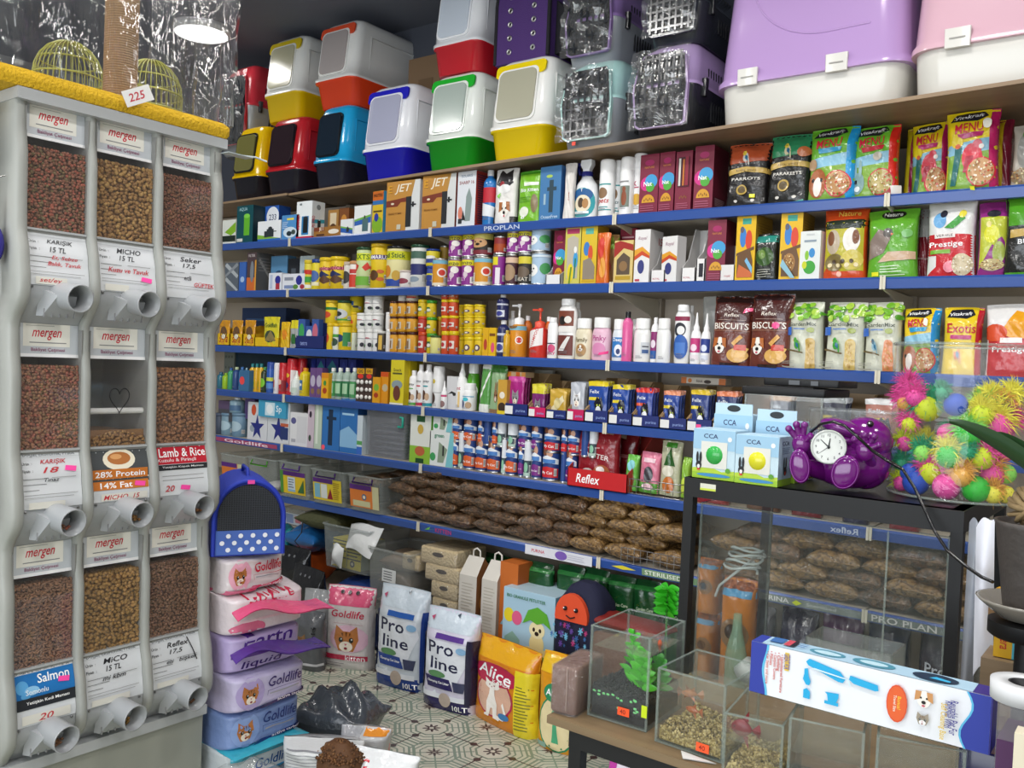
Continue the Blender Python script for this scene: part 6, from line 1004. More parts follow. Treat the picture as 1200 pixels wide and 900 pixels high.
for k,(a,b) in enumerate(((377,397.5),(398,418))): R5(a,b,468,5,f'blue carton with {["a black filter and a pink dot","pale waves"][k]}',d=.08,c='#3070b4',side='#2a5a9c',front=([Rc(.35,.1,.6,.8,'#1c3048'),Rc(.25,.6,.8,.66,'#1c3048'),('o',.1,.05,.05,'#ff5a6a')] if k==0 else [('p',[(0,.1),(0,.4),(.5,.5),(1,.35),(1,.1)],'#8ab8dc'),Rc(.1,.7,.8,.74,'#a8d0ec')]))
R5(418,424,487,5,'narrow white and blue box beside the clear tray',d=.05,c='#c8d4dc',front=[Rc(0,0,1,.2,'#3a6ac0'),Rc(0,.25,1,.35,'#5aa05a')])
# clear tray stuffed with grey packs
def tub(px0,px1,ytop,zb,label,Y0,d=.3,tint='#dfe6e4',nm='storage_tub',h=None,a=.16,front=None,handle=None,corner=.02,flare=.9,back=.0,cat='tub'):
    Y=Y0+back; X0=XA(px0,Y,zb+.08);X1=XA(px1,Y,zb+.08); w=X1-X0;Xc=(X0+X1)/2; h=h or ZA(ytop,Xc,Y)-zb
    t=thing(nm,label,cat,(Xc,Y+d/2,zb+.001)); m=clear('tub_plastic_'+tint.lstrip('#')+str(int(a*100)),tint,a,.12)
    q=MB(); f=flare; q.loft([rr_ring(w*f,d*f,corner,.002),rr_ring(w*(f+1)/2,d*(f+1)/2,corner,h*.5),rr_ring(w*.985,d*.985,corner,h*.97)],m,True,False); q.build('tub_body',t)
    q=MB(); q.loft([rr_ring(w*.98,d*.98,corner,h*.955),rr_ring(w*1.02,d*1.02,corner,h*.96),rr_ring(w*1.02,d*1.02,corner,h),rr_ring(w*.97,d*.97,corner,h),rr_ring(w*.97,d*.97,corner,h*.955)],m,False,False); q.build('rim',t)
    if handle:
        q=MB(); q.tube([(-w*.25,-d/2-.004,h*.93),(-w*.27,-d/2-.012,h*.80),(w*.27,-d/2-.012,h*.80),(w*.25,-d/2-.004,h*.93)],.0045,handle,6); q.build('handle',t)
    if front: q=MB(); S=lambda u,v:(((u-.5)*w*.8,-d/2*(f+(1-f)*(v*.7+.1))-.003,h*(.12+v*.62)),(0,-1,0)); q.grid(lambda u,v:S(u,v)[0],1,1,front[0]); art(q,S,w*.8,h*.62,front[1]); q.build('paper_label',t)
    return t,w,h,Xc
t,w,h,Xc=tub(426,474,478,SZ[5]+.001,'clear plastic box packed with flat grey packs on the fifth blue shelf',SY,d=.2,back=.02,tint='#b8bcc4',a=.3)
for k in range(6):
    q=MB(); pillow(q,w*.8,.14,.026,'~#55565c',k,10); tag(q.build('grey_pack',None,(Xc,SY+.12,SZ[5]+.006+k*.0265)),f'flat dark grey pack in the clear box, {["bottom","second up","third up","fourth up","fifth up","top"][k]} of the pile','pack','grey packs in the clear box')
q=MB(); q.tube([(0,0,0),(.03,0,0),(.03,0,.045),(.012,0,.045)],.006,'*#2aa08c',8); q.build('clip_handle',t,(w*.36,-.108,h*.65))
R5(480,504,486,5,'tall white grass seed carton with a green foot and red bowl',d=.07,c='#dcdfd8',side='#6aae3a',front=[Rc(.3,.85,.7,.98,'#2a5a34'),Rc(0,0,1,.35,'#8ab83a'),Rc(.3,0,.7,.1,'#1f4a24'),El(.5,.7,.14,.1,'#c8a84a'),El(.5,.25,.24,.1,'#b8603c')])
gw=[El(.15,.25,.12,.12,'#3f9a5a'),('p',[(.35,.1),(.6,.1),(.75,.5),(.4,.7)],'#8a9a84'),Rc(.55,.3,.62,.6,'#2a2c2c'),('p',[(.7,0),(1,0),(1,1),(.85,1)],'#7ac0c8'),T('green',.4,.85,.4,'#3f8a6a')]
A=R5(503,531,506,5,'white carton with a teal edge, lower of two',d=.08,c='#dde2e0',front=gw); R5(508,530,482,5,'white carton with a teal edge, upper of two',d=.08,c='#dde2e0',front=gw,base=A[2])
# blue tins in two tiers
def tin(c): return ('#27407f',[El(.35,.82,.14,.12,'#7a4a30'),El(.6,.78,.14,.12,'#c89a80'),('p',[(0,.4),(0,.6),(.5,.72),(1,.6),(1,.45),(.5,.5)],'#e6eaf0'),Rc(.15,.48,.85,.6,'#4a80c4'),('p',[(0,.05),(0,.3),(.5,.38),(1,.32),(1,.05)],c),T('My Cat',.5,.18,.5,'#ffffff')])
TW=('#dfe3e8',[Rc(0,.0,1,.45,'#3a4a50'),El(.5,.25,.2,.15,'#8ac0a0'),Rc(.1,.0,.9,.1,'#b0c8bc')]); TB=('#2c4a8c',[Rc(.2,0,.25,1,'#6a8ac8')])
OR,PU,RE='#d8602c','#7a2a80','#c8242c'
low=[(530,537,505,tin(OR)),(537.5,544,505,TW),(544.5,558,507,tin(OR)),(558.5,572,509,tin(OR)),(572.5,587,511,tin(OR)),(587.5,593,513,TW),(593.5,607,512,tin(OR)),(607.5,613.5,514,tin(PU)),(614,623,515,TW),(623.5,634.5,516,tin(PU)),(637,656,520,tin(RE)),(657,663,520,TB),(663.5,676,522,tin(PU))]
upp=[(531,542,485,tin(OR)),(545,560,486,tin(OR)),(560.5,567,487,tin(OR)),(567.5,575.5,488,TB),(577,583,489,tin(OR)),(583.5,592.5,489,TW),(595.5,607,491,TW),(608.5,623,493,tin(PU)),(623.5,636,494,tin(PU)),(639,657.5,497,tin(RE)),(658,664.5,498,tin(RE)),(666,680,499,tin(RE)),(681.5,690,500,TB),(690.5,700,500,TW)]
cn={OR:'orange',PU:'purple',RE:'red'}
ordn=['first','second','third','fourth','fifth','sixth','seventh','eighth','ninth','tenth','eleventh','twelfth','thirteenth','fourteenth']
def tn(s): 
    if s is TW: return 'tin turned to its white back'
    if s is TB: return 'tin turned to its plain blue side'
    return {OR:'orange banded blue tin',PU:'purple banded blue tin',RE:'red banded blue tin'}[s[1][4][2]]
for rw,L_ in (('lower',low),('upper',upp)):
    for k,(a,b,yt,sp_) in enumerate(L_):
        put(K,a,b,yt,5,f'{tn(sp_)}, {ordn[k]} from left in the {rw} tier',c=sp_[0],prims=sp_[1],name='blue_tin',base=None if rw=='lower' else SZ[5]+.118,span=150)
# red bag in its red display tray
t_=put('tray',665,735,532,5,'red display tray with white lettering, slanted kraft sides',d=.3,c='#b03a34',out='#c41f24',hf=.52,hb=1.5,slope=.2,front=[T('Reflex',.35,.5,.4,'#ffffff',.5,.2)],back=-.01)
put('bag',674,722,505,5,'dark red dog treat bag in the red display tray',base=SZ[5]+.006,d=.06,back=.03,c='~#8c1c26',prims=[T('TWISTER',.45,.55,.75,'#e8d8d4',.09,0,-8),Rc(.2,.68,.6,.7,'#c89a9a'),El(.3,.2,.18,.12,'#d8d4d0'),El(.65,.25,.2,.14,'#a8603c'),El(.62,.3,.1,.06,'#e8e0d8')],name='dog_treat_bag')
put('bag',700,742,503,5,'dark red dog treat bag at the back of the red tray',base=SZ[5]+.006,d=.05,back=.15,c='~#7c1820',prims=[Rc(.1,.5,.9,.56,'#b86a6a')],name='dog_treat_bag')
# wire basket with small packs
X0=XA(713,SY,SZ[5]);X1=XA(797,SY,SZ[5]); wb=X1-X0; t=thing('wire_basket','low steel wire basket with small packs on the fifth blue shelf','basket',(X0+wb/2,SY+.10,SZ[5]+.004))
for zz in (.0,.028,.056): q=MB(); q.tube([(x,y,zz) for x,y,_ in rr_ring(wb,.2,.01,0,3)],.002,'!b0b0b0',5,closed=True); q.build('hoop_wire',t)
for k in range(11): q=MB(); x=-wb/2+wb*k/10; q.tube([(x,-.1,.056),(x,-.1,0),(x,.1,0),(x,.1,.056)],.0014,'!b0b0b0',4); q.build('rib_wire',t)
for (a,b,yt,nm,c,pr) in ((731,745,533,'small green and blue rodent treat pack','#6ab84a',[El(.5,.3,.35,.2,'#8a5a34'),El(.5,.7,.3,.15,'#8ad0d8')]),(747,770,530,'pink treat pack with a dark grey rabbit','#d87a94',[El(.5,.45,.25,.2,'#4a4a50'),Rc(.2,.75,.8,.85,'#f0d0d8'),Rc(0,0,1,.25,'#5a9a3a'),El(.5,.15,.3,.08,'#f0c8d0')]),(771,795,517,'cream and green treat pack with a nut','#b8b89a',[('p',[(.2,.55),(.5,.9),(.8,.55)],'#2a5a24'),El(.5,.2,.3,.15,'#c8702c'),El(.45,.45,.3,.1,'#e0dcc8'),Rc(.25,.88,.75,.97,'#3f8a2c')]),(796,806,536,'lime green treat pack beside the rack post','#8ab83a',[El(.5,.3,.3,.2,'#c8d84a')])):
    put('bag',a,b,yt,5,nm,d=.04,base=SZ[5]+.008,back=.03,c='~'+c,prims=pr,name='treat_pack',cat='pack')
# ---------------------------------------------------------------- lowest blue shelf: clear tubs and brown sacks
def place(kind,x,y,z,rz,w,h,label,name,cat,tilt=None,group=None,**kw):
    return finish(KF[kind](w,h,**kw),name,label,cat,(x,y,z),R(rz),group,tilt)
LBL_Y=('#d8b82a',[Rc(0,.8,1,1,'#5a2a7c'),Rc(0,0,.12,1,'#4a8a3a'),Rc(.3,.1,.6,.75,'#c8d4dc'),Rc(.3,.1,.6,.2,'#8ab0c8')]+A_lines(.33,.58,.25,.7,4,'#4a4a6a')+[('p',[(.7,.1),(.95,.1),(.95,.7)],'#3a6a3a')])
LBL_W=('#d8c030',[Rc(0,.8,.7,1,'#5a2a7c'),Rc(.05,.1,.25,.75,'#7ab0c8'),Rc(.28,.1,.5,.75,'#d8dcd8'),('p',[(.5,.1),(.7,.1),(.62,.6)],'#8a1c2c')]+A_lines(.72,.96,.1,.9,9,'#8a6a1c'))
LBL_O=('#d87a34',[Rc(0,.78,.75,1,'#5a2a7c'),Rc(.78,0,1,1,'#c8c49a'),Rc(.1,.05,.7,.3,'#c8c49a'),('o',.5,.48,.14,'#3a6a8c'),('o',.5,.48,.08,'#e8d8c0')])
SKB=pellets('brown_pellets_in_film',('#553c26','#68492e','#40301f','#785a3c','#5a432c'),95,.5,1.0,.8,18)
SKL=pellets('tan_pellets_in_film',('#74572f','#866638','#5c4324','#947342'),95,.5,1.0,.8,18)
TUBY=SY-.03
for k,(a,b,yt,lb,hd,nm) in enumerate(((256,286,533,LBL_O,None,'with a purple and yellow label, leftmost of five'),(287.5,322,537,None,'*#5ac02a','with a lime green handle'),(324,360,542,LBL_Y,'*#4a1f7c','with a yellow and green label and purple handle'),(362,403,551,LBL_W,'*#4a1f7c','with a wide yellow label'),(405,447,558,LBL_O,'*#4a1f7c','with an orange label, holding brown sacks'))):
    t,w,h,Xc=tub(a,b,yt,SZ[6],'clear plastic tub '+nm+', lowest blue shelf',TUBY,d=.36,tint='#c8d0cc',a=.22,handle=hd,front=lb)
    if k==1: q=MB(); pillow(q,w*.5,.12,.05,'~#d8d4d4',3,10); tag(q.build('white_packet',None,(Xc+.02,TUBY+.12,SZ[6]+.006)),'crumpled white packet inside the tub with the lime green handle','packet')
    if k==3: q=MB(); pillow(q,w*.7,.2,.06,'~#3a3c3e',5,12); tag(q.build('dark_packet',None,(Xc,TUBY+.2,SZ[6]+.006)),'dark glossy packet inside the tub with the wide yellow label','packet')
    if k==4: TX=(Xc,w,h)
def sack(x,y,z,w,d,h,m,seed,label,rz=0,dot=False):
    q=MB(); pillow(q,w,d,h,m,seed,20,.16,.11,p=2.6,py=7)
    for s in (-1,1): q.tube([(-w*.36,s*d*.495,h*.5),(0,s*d*.5,h*.52),(w*.36,s*d*.495,h*.5)],.003,m,5)
    if dot: q.box(-.012,-d*.34,h*.86,.012,-d*.30,h*.99,'#e04a3a')
    o=q.build('pellet_sack',None,(x,y,z),rz); tag(o,label,'sack','brown pellet sacks on the lowest shelf'); return o
rs=random.Random(11)
for k in range(3): sack(TX[0]+(k-1)*.03,TUBY+.12+.07*k,SZ[6]+TX[2]*.62+.012*k,.17,.20,.06,SKB,40+k,f'glossy brown sack heaped in the orange labelled tub, {["front","middle","rear"][k]} of three',rs.uniform(-.4,.4))
LAY=['bottom','second','third','fourth','fifth']
xa=XA(452,SY,SZ[6]); xb=XA(803,SY,SZ[6]); n=int((xb-xa)/.172)
for l in range(5):
    off=.08*(l%2); cnt=n-(l%2)
    for c in range(cnt):
        if l==4 and c in(0,4,5,n-1): continue
        x=xa+.086+off+(xb-xa-.172)/(n-1)*c+rs.uniform(-.008,.008); m=SKL if c>n*.62 else SKB
        sack(x,SY+.15+rs.uniform(-.02,.015),SZ[6]+.002+l*.0505,.178,.28,.072,m,l*20+c,f'{"tan" if m is SKL else "dark brown"} pellet sack, {LAY[l]} layer of the pile, {ordn[c]} from left',rs.uniform(-.10,.10),dot=(l,c) in((3,0),(4,2),(3,3)))
xa2=XA(812,SY,SZ[6])+.05
for l in range(4):
    for c in range(8-(l%2)):
        sack(xa2+.086+.09*(l%2)+.178*c,SY+.16+rs.uniform(-.02,.01),SZ[6]+.002+l*.0505,.180,.28,.072,SKL if (c+l)%3 else SKB,200+l*20+c,f'pellet sack behind the glass tank, {LAY[l]} layer, {ordn[c]} from the rack post',rs.uniform(-.1,.1))
X0=XA(728,SY,SZ[6]);X1=XA(798,SY,SZ[6]); wb=X1-X0; t=thing('wire_guard','low steel wire guard along the front of the lowest shelf by the black rack','shelf guard',(X0+wb/2,SY-.004,SZ[6]+.001))
for zz in (.001,.03,.06): q=MB(); q.tube([(-wb/2,0,zz),(wb/2,0,zz)],.0018,'!a8a8a8',5); q.build('rail_wire',t)
for k in range(10): q=MB(); x=-wb/2+wb*k/9; q.tube([(x,0,0),(x,0,.06)],.0014,'!a8a8a8',4); q.build('upright_wire',t)
# goods on the fifth and lowest shelf that show through the glass
for k,(c,w_) in enumerate((('#e0762c','orange'),('#8a8c90','grey'),('#6a6468','taupe'))): pass
# ---------------------------------------------------------------- base deck and floor
DZ=.187
def dk(kind,x0,x1,yt,desc,back=0,base=DZ,Y0=SY,**k): return put(kind,x0,x1,yt,DZ,desc,raw=True,base=base,Y0=Y0,back=back,**k)
# left heap under the lowest shelf
q=MB(); pillow(q,.34,.22,.10,mat('#47492f',.8,bump=.6,bscale=60),5,18); p=atY(379,625,SY+.05); RB=tag(q.build('rolled_bag',None,(p.x,SY+.1,.50)),'olive green rolled bag with black cord, on top of the heap under the lowest shelf','bag')
for (px,py,w,d,h,c,z,lab) in ((365,640,.26,.24,.14,'~#1f5f9c',.36,'bright blue plastic bag in the heap under the shelf'),(338,640,.16,.2,.16,'~#1c7c88',.30,'teal plastic bag at the left end of the heap'),(358,668,.24,.24,.18,'~#b8501c',.19,'orange plastic bag low in the heap under the shelf'),(338,690,.2,.2,.12,'~#2a2c30',.188,'black bag at the bottom left of the heap')):
    p=atY(px,py,SY+.1); q=MB(); pillow(q,w,d,h,c,px,18,.3,.12); tag(q.build('plastic_bag',None,(p.x,SY+.12,z)),lab,'bag')
tub(330,357,601,.46,'clear tub with a blue and white paper, at the left under the lowest shelf',SY,d=.25,back=.12,tint='#b8c0c0',a=.3,h=.1,front=('#c8ccd4',[Rc(.1,.1,.5,.9,'#8a9ac0'),Rc(.6,.2,.9,.8,'#c87a84')]))
q=MB(); q.tube([(0,0,.0),(.02,-.02,-.05),(-.02,-.03,-.1),(.03,-.03,-.13),(-.03,-.02,-.18),(-.06,-.02,-.2)],.003,'#101012',6); q.build('cord',RB,(-.09,-.115,.04))
t1,w1,h1,X1_=tub(376,432,636,DZ+.16,'clear tub of yellow and black boxes with white paper on top',SY-.04,d=.3,tint='#c0c8c8',a=.25,h=.22)
for k in range(2):
    place('carton',X1_-.055+k*.105,SY+.06,DZ+.172,0,.10,.14,f'yellow and black striped box inside the tub, {["left","right"][k]}','supplement_box','box',d=.16,c='#d0c034',front=A_lines(0,1,.3,1,6,'#3a3a24',.4)+[('o',.4,.2,.12,'#2a2c30'),('o',.4,.2,.06,'#c8c0a0')],side='#b8c0a0')
def sheet(label,pts,c='~#dfe1e0',nm='white_paper'):
    # a curled sheet through four corner points
    A,B_,C_,D=[Vector(p) for p in pts]; q=MB()
    def f(u,v): P=A.lerp(B_,u).lerp(D.lerp(C_,u),v); return P+Vector((0,-.03*math.sin(PI*u)*math.sin(PI*v),.01*math.sin(5*u)))
    q.grid(f,8,8,c); q.grid(lambda u,v:f(u,v)+Vector((0,.001,-.001)),8,8,c,flip=True); tag(q.build(nm),label,'paper')
a=atY(402,634,3.0);b=atY(420,640,2.98);c_=atY(450,617,3.05);d_=atY(412,614,3.08); sheet('white paper curling up out of the clear tub of yellow boxes',(a+Vector((.02,0,-.03)),b+Vector((.08,0,-.04)),c_,d_))
a=atY(388,662,2.985);b=atY(400,664,2.985);c_=atY(403,640,2.99);d_=atY(391,638,2.99); sheet('small white slip hanging over the front of the clear tub',(a,b,c_,d_))
q=MB(); pillow(q,.26,.24,.13,'~#1f3a78',77,14,.2); p=atY(415,675,SY-.02); tag(q.build('blue_pack',None,(p.x,SY+.08,DZ+.004)),'blue glossy pack lying under the clear tub of yellow boxes','pack')
t2,w2,h2,X2_=tub(428,478,652,DZ,'clear tub of brown packets with a white label, behind the upright litter bags',SY-.06,d=.32,tint='#c0c4c0',a=.3,h=.32)
q=MB(); q.box(-.045,-.001,-.03,.045,0,.03,'#dcdedc'); 
for k in range(4): q.box(-.035,-.0016,-.02+k*.012,.02,-.001,-.016+k*.012,'#55585c')
q.build('paper_label',t2,(.01,-.158,.2))
for k in range(3): q=MB(); pillow(q,w2*.8,.22,.1,mat('#7a6a5a',.4,coat=.6,bump=.4,bscale=30),k+50,12,.2); tag(q.build('brown_packet',None,(X2_,SY+.1,DZ+.008+k*.095)),f'brown packet inside the white labelled tub, {["bottom","middle","top"][k]}','packet')
# pressed straw blocks
STR=mat('#cdb992',.8,bump=.9,bscale=90)
def block(x0,x1,y0,y1,lab,Y=SY-.02,d=.22):
    zb=ZA(y1,XA((x0+x1)/2,Y,.5),Y); X0=XA(x0,Y,zb);X1=XA(x1,Y,zb); zt_=ZA(y0,(X0+X1)/2,Y); q=MB(); rbox(q,X1-X0,d,0,zt_-zb,.012,STR,.008)
    art(q,Sfront(X1-X0,d,zt_-zb),X1-X0,zt_-zb,[El(.5,.62,.16,.14,'#3a2e24')]); 
    f=MB(); f.loft([rr_ring(X1-X0+.004,d+.004,.014,-.001),rr_ring(X1-X0+.004,d+.004,.014,zt_-zb-.01),rr_ring(X1-X0-.02,d-.02,.014,zt_-zb+.001)],FILM)
    t=thing('straw_block',lab,'pressed block',((X0+X1)/2,Y+d/2,zb)); q.build('straw',t); f.build('film_wrap',t)
block(505,534,702,722,'pressed straw block, lowest of the stack by the white paper bags'); block(504,535,682.5,701.5,'pressed straw block, second from the bottom of the stack'); block(497,537,663,682,'wide pressed straw block, third from the bottom'); block(492,534,643,662.5,'wrapped pressed straw block with a dark picture on top of the stack'); block(470,490,650,668,'short pressed straw block left of the stack top')
# bottle-neck paper bags, orange carton
def gable(x0,x1,yt,yb,lab,sidec,Y=SY-.07,d=.11):
    zb=DZ if yb is None else 0; X0=XA(x0,Y,zb+.05);X1=XA(x1,Y,zb+.05); w=X1-X0; h=ZA(yt,(X0+X1)/2,Y+d/2)-zb; t=thing('paper_bag',lab,'bag',((X0+X1)/2,Y+d/2,zb)); q=MB(); z1=h*.78
    vs=[(-w/2,-d/2,0),(w/2,-d/2,0),(w/2,d/2,0),(-w/2,d/2,0),(-w/2,-d/2,z1),(w/2,-d/2,z1),(w/2,d/2,z1),(-w/2,d/2,z1),(-w/2*.9,0,h*.98),(w/2*.9,0,h*.98)]
    q.add(vs,[(0,1,5,4),(4,5,9,8),(2,3,7,6),(6,7,8,9),(3,0,4,8,7),(0,3,2,1)],'#cfcac0'); q.add(vs,[(1,2,6,9,5)],sidec)
    art(q,Sfront(w,d,z1),w,z1,A_lines(.15,.85,.25,.9,14,'#b0a898',.25)); art(q,Sright(w,d,z1),d,z1,[El(.5,.6,.3,.12,'#c88a4a'),El(.5,.3,.3,.2,'#5a3a20')]); q.build('bag_body',t)
    q=MB(); q.tube([(-.02,0,h*.975),(-.018,0,h*.975+.028),(0,0,h*.975+.038),(.018,0,h*.975+.028),(.02,0,h*.975)],.004,'#dad6cc',6); q.build('handle',t)
gable(536,556,650,None,'white gabled paper bag with brown side, left of two','#8a5a34'); gable(562,580,655,None,'white gabled paper bag beside the orange carton','#a89a88')
dk('carton',583,604,660,'orange carton with rounded shoulders beside the paper bags',back=-.05,d=.1,c='#c46a2c',side='#a85422',front=[('p',[(.1,.3),(.9,.6),(.9,.3)],'#8ab0c0'),El(.6,.5,.2,.06,'#8a3a5a'),Rc(.1,.05,.4,.08,'#3a2418')],name='orange_carton')
QG=[T('Quik',.48,.80,.66,'#e6d81e',.11,.1),T('Garden Care',.5,.71,.66,'#c8d8b8',.035),T('Quik',.45,.4,.6,'#e6d81e',.1,.1),Rc(.1,.1,.9,.14,'#2f7a3a'),Rc(0,.9,1,.94,'#2f7a3a')]
for k,(a,b,yt,bk) in enumerate(((607,643,660,.02),(646,676,664,.03),(677,706,668,.05),(707,737,676,.06),(738,768,682,.07),(560,600,652,.2),(770,799,690,.08))):
    dk('bag',a,b,yt,f'dark green garden care bag with yellow lettering, {ordn[k] if k<5 else ["","","","","","at the back behind the paper bags","rightmost by the rack post"][k]}'+(' from left' if k<5 else ''),back=bk,d=.06,c='~#154a24',prims=QG,name='green_garden_bag',wr=.003,topf=.08)
# light blue carton with a puppy under a leaf
def dogpic(): return [Rc(0,0,1,.16,'#7fae3a'),('p',[(0,.16),(.3,.24),(.6,.16)],'#a8b86a'),El(.12,.62,.1,.1,'#e8d22a'),El(.28,.6,.1,.1,'#e0608a'),('p',[(.05,.3),(.2,.4),(.35,.3),(.35,.16),(.05,.16)],'#8ab0a0'),El(.68,.3,.14,.16,'#eedb9a'),El(.68,.5,.15,.12,'#f2e6b4'),El(.62,.5,.025,.03,'#2a2018'),El(.74,.5,.025,.03,'#2a2018'),El(.68,.45,.04,.03,'#2a2018'),El(.52,.2,.06,.05,'#eedb9a'),El(.84,.2,.06,.05,'#eedb9a'),('p',[(.4,.55),(.5,.75),(.68,.82),(.86,.75),(.95,.55),(.8,.62),(.68,.58),(.55,.62)],'#5fae34'),T('BIO GRANULE PETLITTER',.45,.9,.75,'#3a7a4a',.045)]
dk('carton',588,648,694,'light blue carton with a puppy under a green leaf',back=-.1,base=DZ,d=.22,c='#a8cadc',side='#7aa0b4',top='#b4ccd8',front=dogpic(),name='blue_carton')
# navy snowflake backpack with orange face
p0=XA(646,SY-.12,.2);p1=XA(702,SY-.12,.2); w=p1-p0; zb=DZ+.0; hh=ZA(684,(p0+p1)/2,SY-.1)-zb; t=thing('kids_backpack','navy snowflake patterned bag with a smiling orange face flap','backpack',((p0+p1)/2,SY-.14+.09,zb))
q=MB(); NVY=mat('#1d1f3a',.8,bump=.2,bscale=150); q.loft([rr_ring(w*.55,.13,.03,0),rr_ring(w*.95,.18,.04,hh*.25),rr_ring(w,.2,.05,hh*.55),rr_ring(w*.9,.16,.05,hh*.8),rr_ring(w*.6,.1,.04,hh*.95),rr_ring(w*.3,.05,.02,hh)],NVY)
def SB(u,v): 
    z=hh*(.06+.56*v); y=-.088-.015*math.sin(PI*v); return ((u-.5)*w*.85,y-.003,z),(0,-1,0)
fl=[]
rr=random.Random(5)
for k in range(48):
    u,v=rr.random()*.9+.05,rr.random()*.9+.05; s=rr.uniform(.02,.045); c=rr.choice(('#3a6aa8','#a8306c','#6ab0d0','#5a3a8c'))
    for aa in range(3): 
        an=PI*aa/3; dx,dy=math.cos(an)*s*1.3,math.sin(an)*s*1.6; nx,ny=-math.sin(an)*s*.25,math.cos(an)*s*.3; fl.append(('p',[(u-dx-nx,v-dy-ny),(u+dx-nx,v+dy-ny),(u+dx+nx,v+dy+ny),(u-dx+nx,v-dy+ny)],c))
art(q,SB,w*.85,hh*.56,fl); q.build('bag_body',t)
q=MB(); Tm=Matrix.Translation((-.01,-.085,hh*.66))@Matrix.Rotation(R(90),4,'X')
q.loft([[(.075*math.cos(a),(.095*max(math.sin(a),-.15)),0) for a in [2*PI*i/24 for i in range(24)]],[(.075*math.cos(a),(.095*max(math.sin(a),-.15)),.018) for a in [2*PI*i/24 for i in range(24)]]],mat('#e2502a',.7),T=Tm,sm=False)
for s in (-1,1): q.sphere((s*.025-.01,-.106,hh*.66+.035),.009,'#15151c',8); q.sphere((s*.025-.012,-.114,hh*.66+.038),.003,'#ffffff',6)
q.tube([(-.03,-.106,hh*.66+.008),(-.01,-.107,hh*.66),(.01,-.106,hh*.66+.008)],.0025,'#15151c',5); q.build('face_flap',t)
q=MB(); pillow(q,.46,.16,.05,mat('#84201a',.6,bump=.4),9,16,.1); p=atY(735,694,SY-.03); tag(q.build('red_pouch',None,(p.x,SY-.06,.415),-.05),'long red soft pouch lying behind the snowflake bag','pouch')
q=MB(); rbox(q,.30,.14,0,.18,.012,mat('#6a4430',.8,bump=.5),.01); p=atY(722,705,SY); tag(q.build('brown_block',None,(p.x,SY-.07,.225)),'brown block standing behind the snowflake bag under the red pouch','pressed block')
q=MB(); rbox(q,.40,.16,0,.035,.01,'#2c2c30',.006); tag(q.build('dark_box',None,(p.x+.03,SY-.07,DZ+.001)),'flat dark box under the brown block','box')
# floor-standing litter bags
def fb(xl,yl,xr,yr,yt,lab,name,d=.1,out=0,z=0,**k):
    P0=atZ(xl,yl,z);P1=atZ(xr,yr,z); dx=P1-P0; w=dx.length; an=math.degrees(math.atan2(dx.y,dx.x)); c=(P0+P1)/2; nrm=Vector((-math.sin(R(an)),math.cos(R(an)),0)); c=c+nrm*(d/2); h=ZA(yt,c.x,c.y)-z
    return place('bag',c.x,c.y,z,an,w,h,lab,name,'bag',d=d,**k),c,w,h,an
def pro(c1,c2,cc): return [Rc(0,0,1,.13,c2),Rc(0,.8,1,1,'#c6d2dc'),Rc(.3,.72,.85,.77,cc),('p',[(.08,.35),(.08,.7),(.9,.7),(.95,.55),(.75,.28)],'#dfe3ea'),T('Pro',.42,.63,.52,'#2a2c4a',.13),T('line',.5,.47,.56,'#2a2c4a',.12),El(.36,.36,.18,.035,'#5a8a5a'),('p',[(.1,.33),(.62,.33),(.7,.22),(.18,.22)],c2),T('Clumping Cat Litter',.4,.28,.45,'#ffffff',.03),('p',[(.68,.32),(.92,.32),(.88,.22),(.72,.22)],'#3a3f5c'),('p',[(.0,.13),(.1,.2),(.2,.12),(.35,.2),(.4,.12)],'#dfe6ee'),Rc(.1,.12,.9,.17,'#dfe3ea'),El(.55,.12,.12,.07,'#b8a89c'),T('10LT',.82,.06,.24,'#ffffff',.05),Rc(.0,.13,.05,.75,c2),El(.82,.64,.09,.035,'#8ab4d8'),('p',[(.6,.95),(.64,.97),(.66,.93)],'#3a4a5a'),('p',[(.12,.9),(.2,.92),(.18,.87)],'#b04a6a')]
def gold(pink,pk2): return [Rc(0,.78,1,1,pink),Rc(0,0,1,.22,'#dedad8'),T('Goldlife',.5,.68,.72,'#c8284a',.09,.15),Rc(.2,.56,.85,.565,'#c8a0a8'),El(.55,.38,.42,.17,pk2)]+A_cat(.5,.34,.16,'#b8743c',1.7)+[Rc(0,.12,.96,.18,'#b82c4a'),T('kitten',.7,.15,.4,'#f4e0e6'),El(.34,.92,.04,.02,'#2a1c24'),El(.5,.92,.04,.02,'#2a1c24'),El(.66,.92,.04,.02,'#2a1c24')]+A_lines(.1,.5,.04,.09,2,'#8a8488')
fb(377,781,432,788,686,'white and pink kitten litter bag standing on the floor','cat_litter_bag',c='~#d8d2d2',d=.11,prims=gold('#d8567c','#e0b8cc')+[('r',.94,0,1,.75,'#c4c0c0')],topf=.18,wr=.004,lean=.0)
fb(434,799,489,815,687,'blue and white litter bag with large black lettering, left of two','cat_litter_bag',c='~#ccd4dc',d=.13,prims=pro('#c8d4e0','#1f3f8c','#2a5aa8')+[Rc(.96,.1,1,.8,'#1f3f8c')],topf=.25)
fb(489,824,548,842,714,'violet and white litter bag with large black lettering, right of two','cat_litter_bag',c='~#d0ccdc',d=.13,prims=pro('#d0c8e0','#2a2458','#5a3a8c')+[Rc(.9,.1,1,.75,'#1f1c3a')],topf=.25)
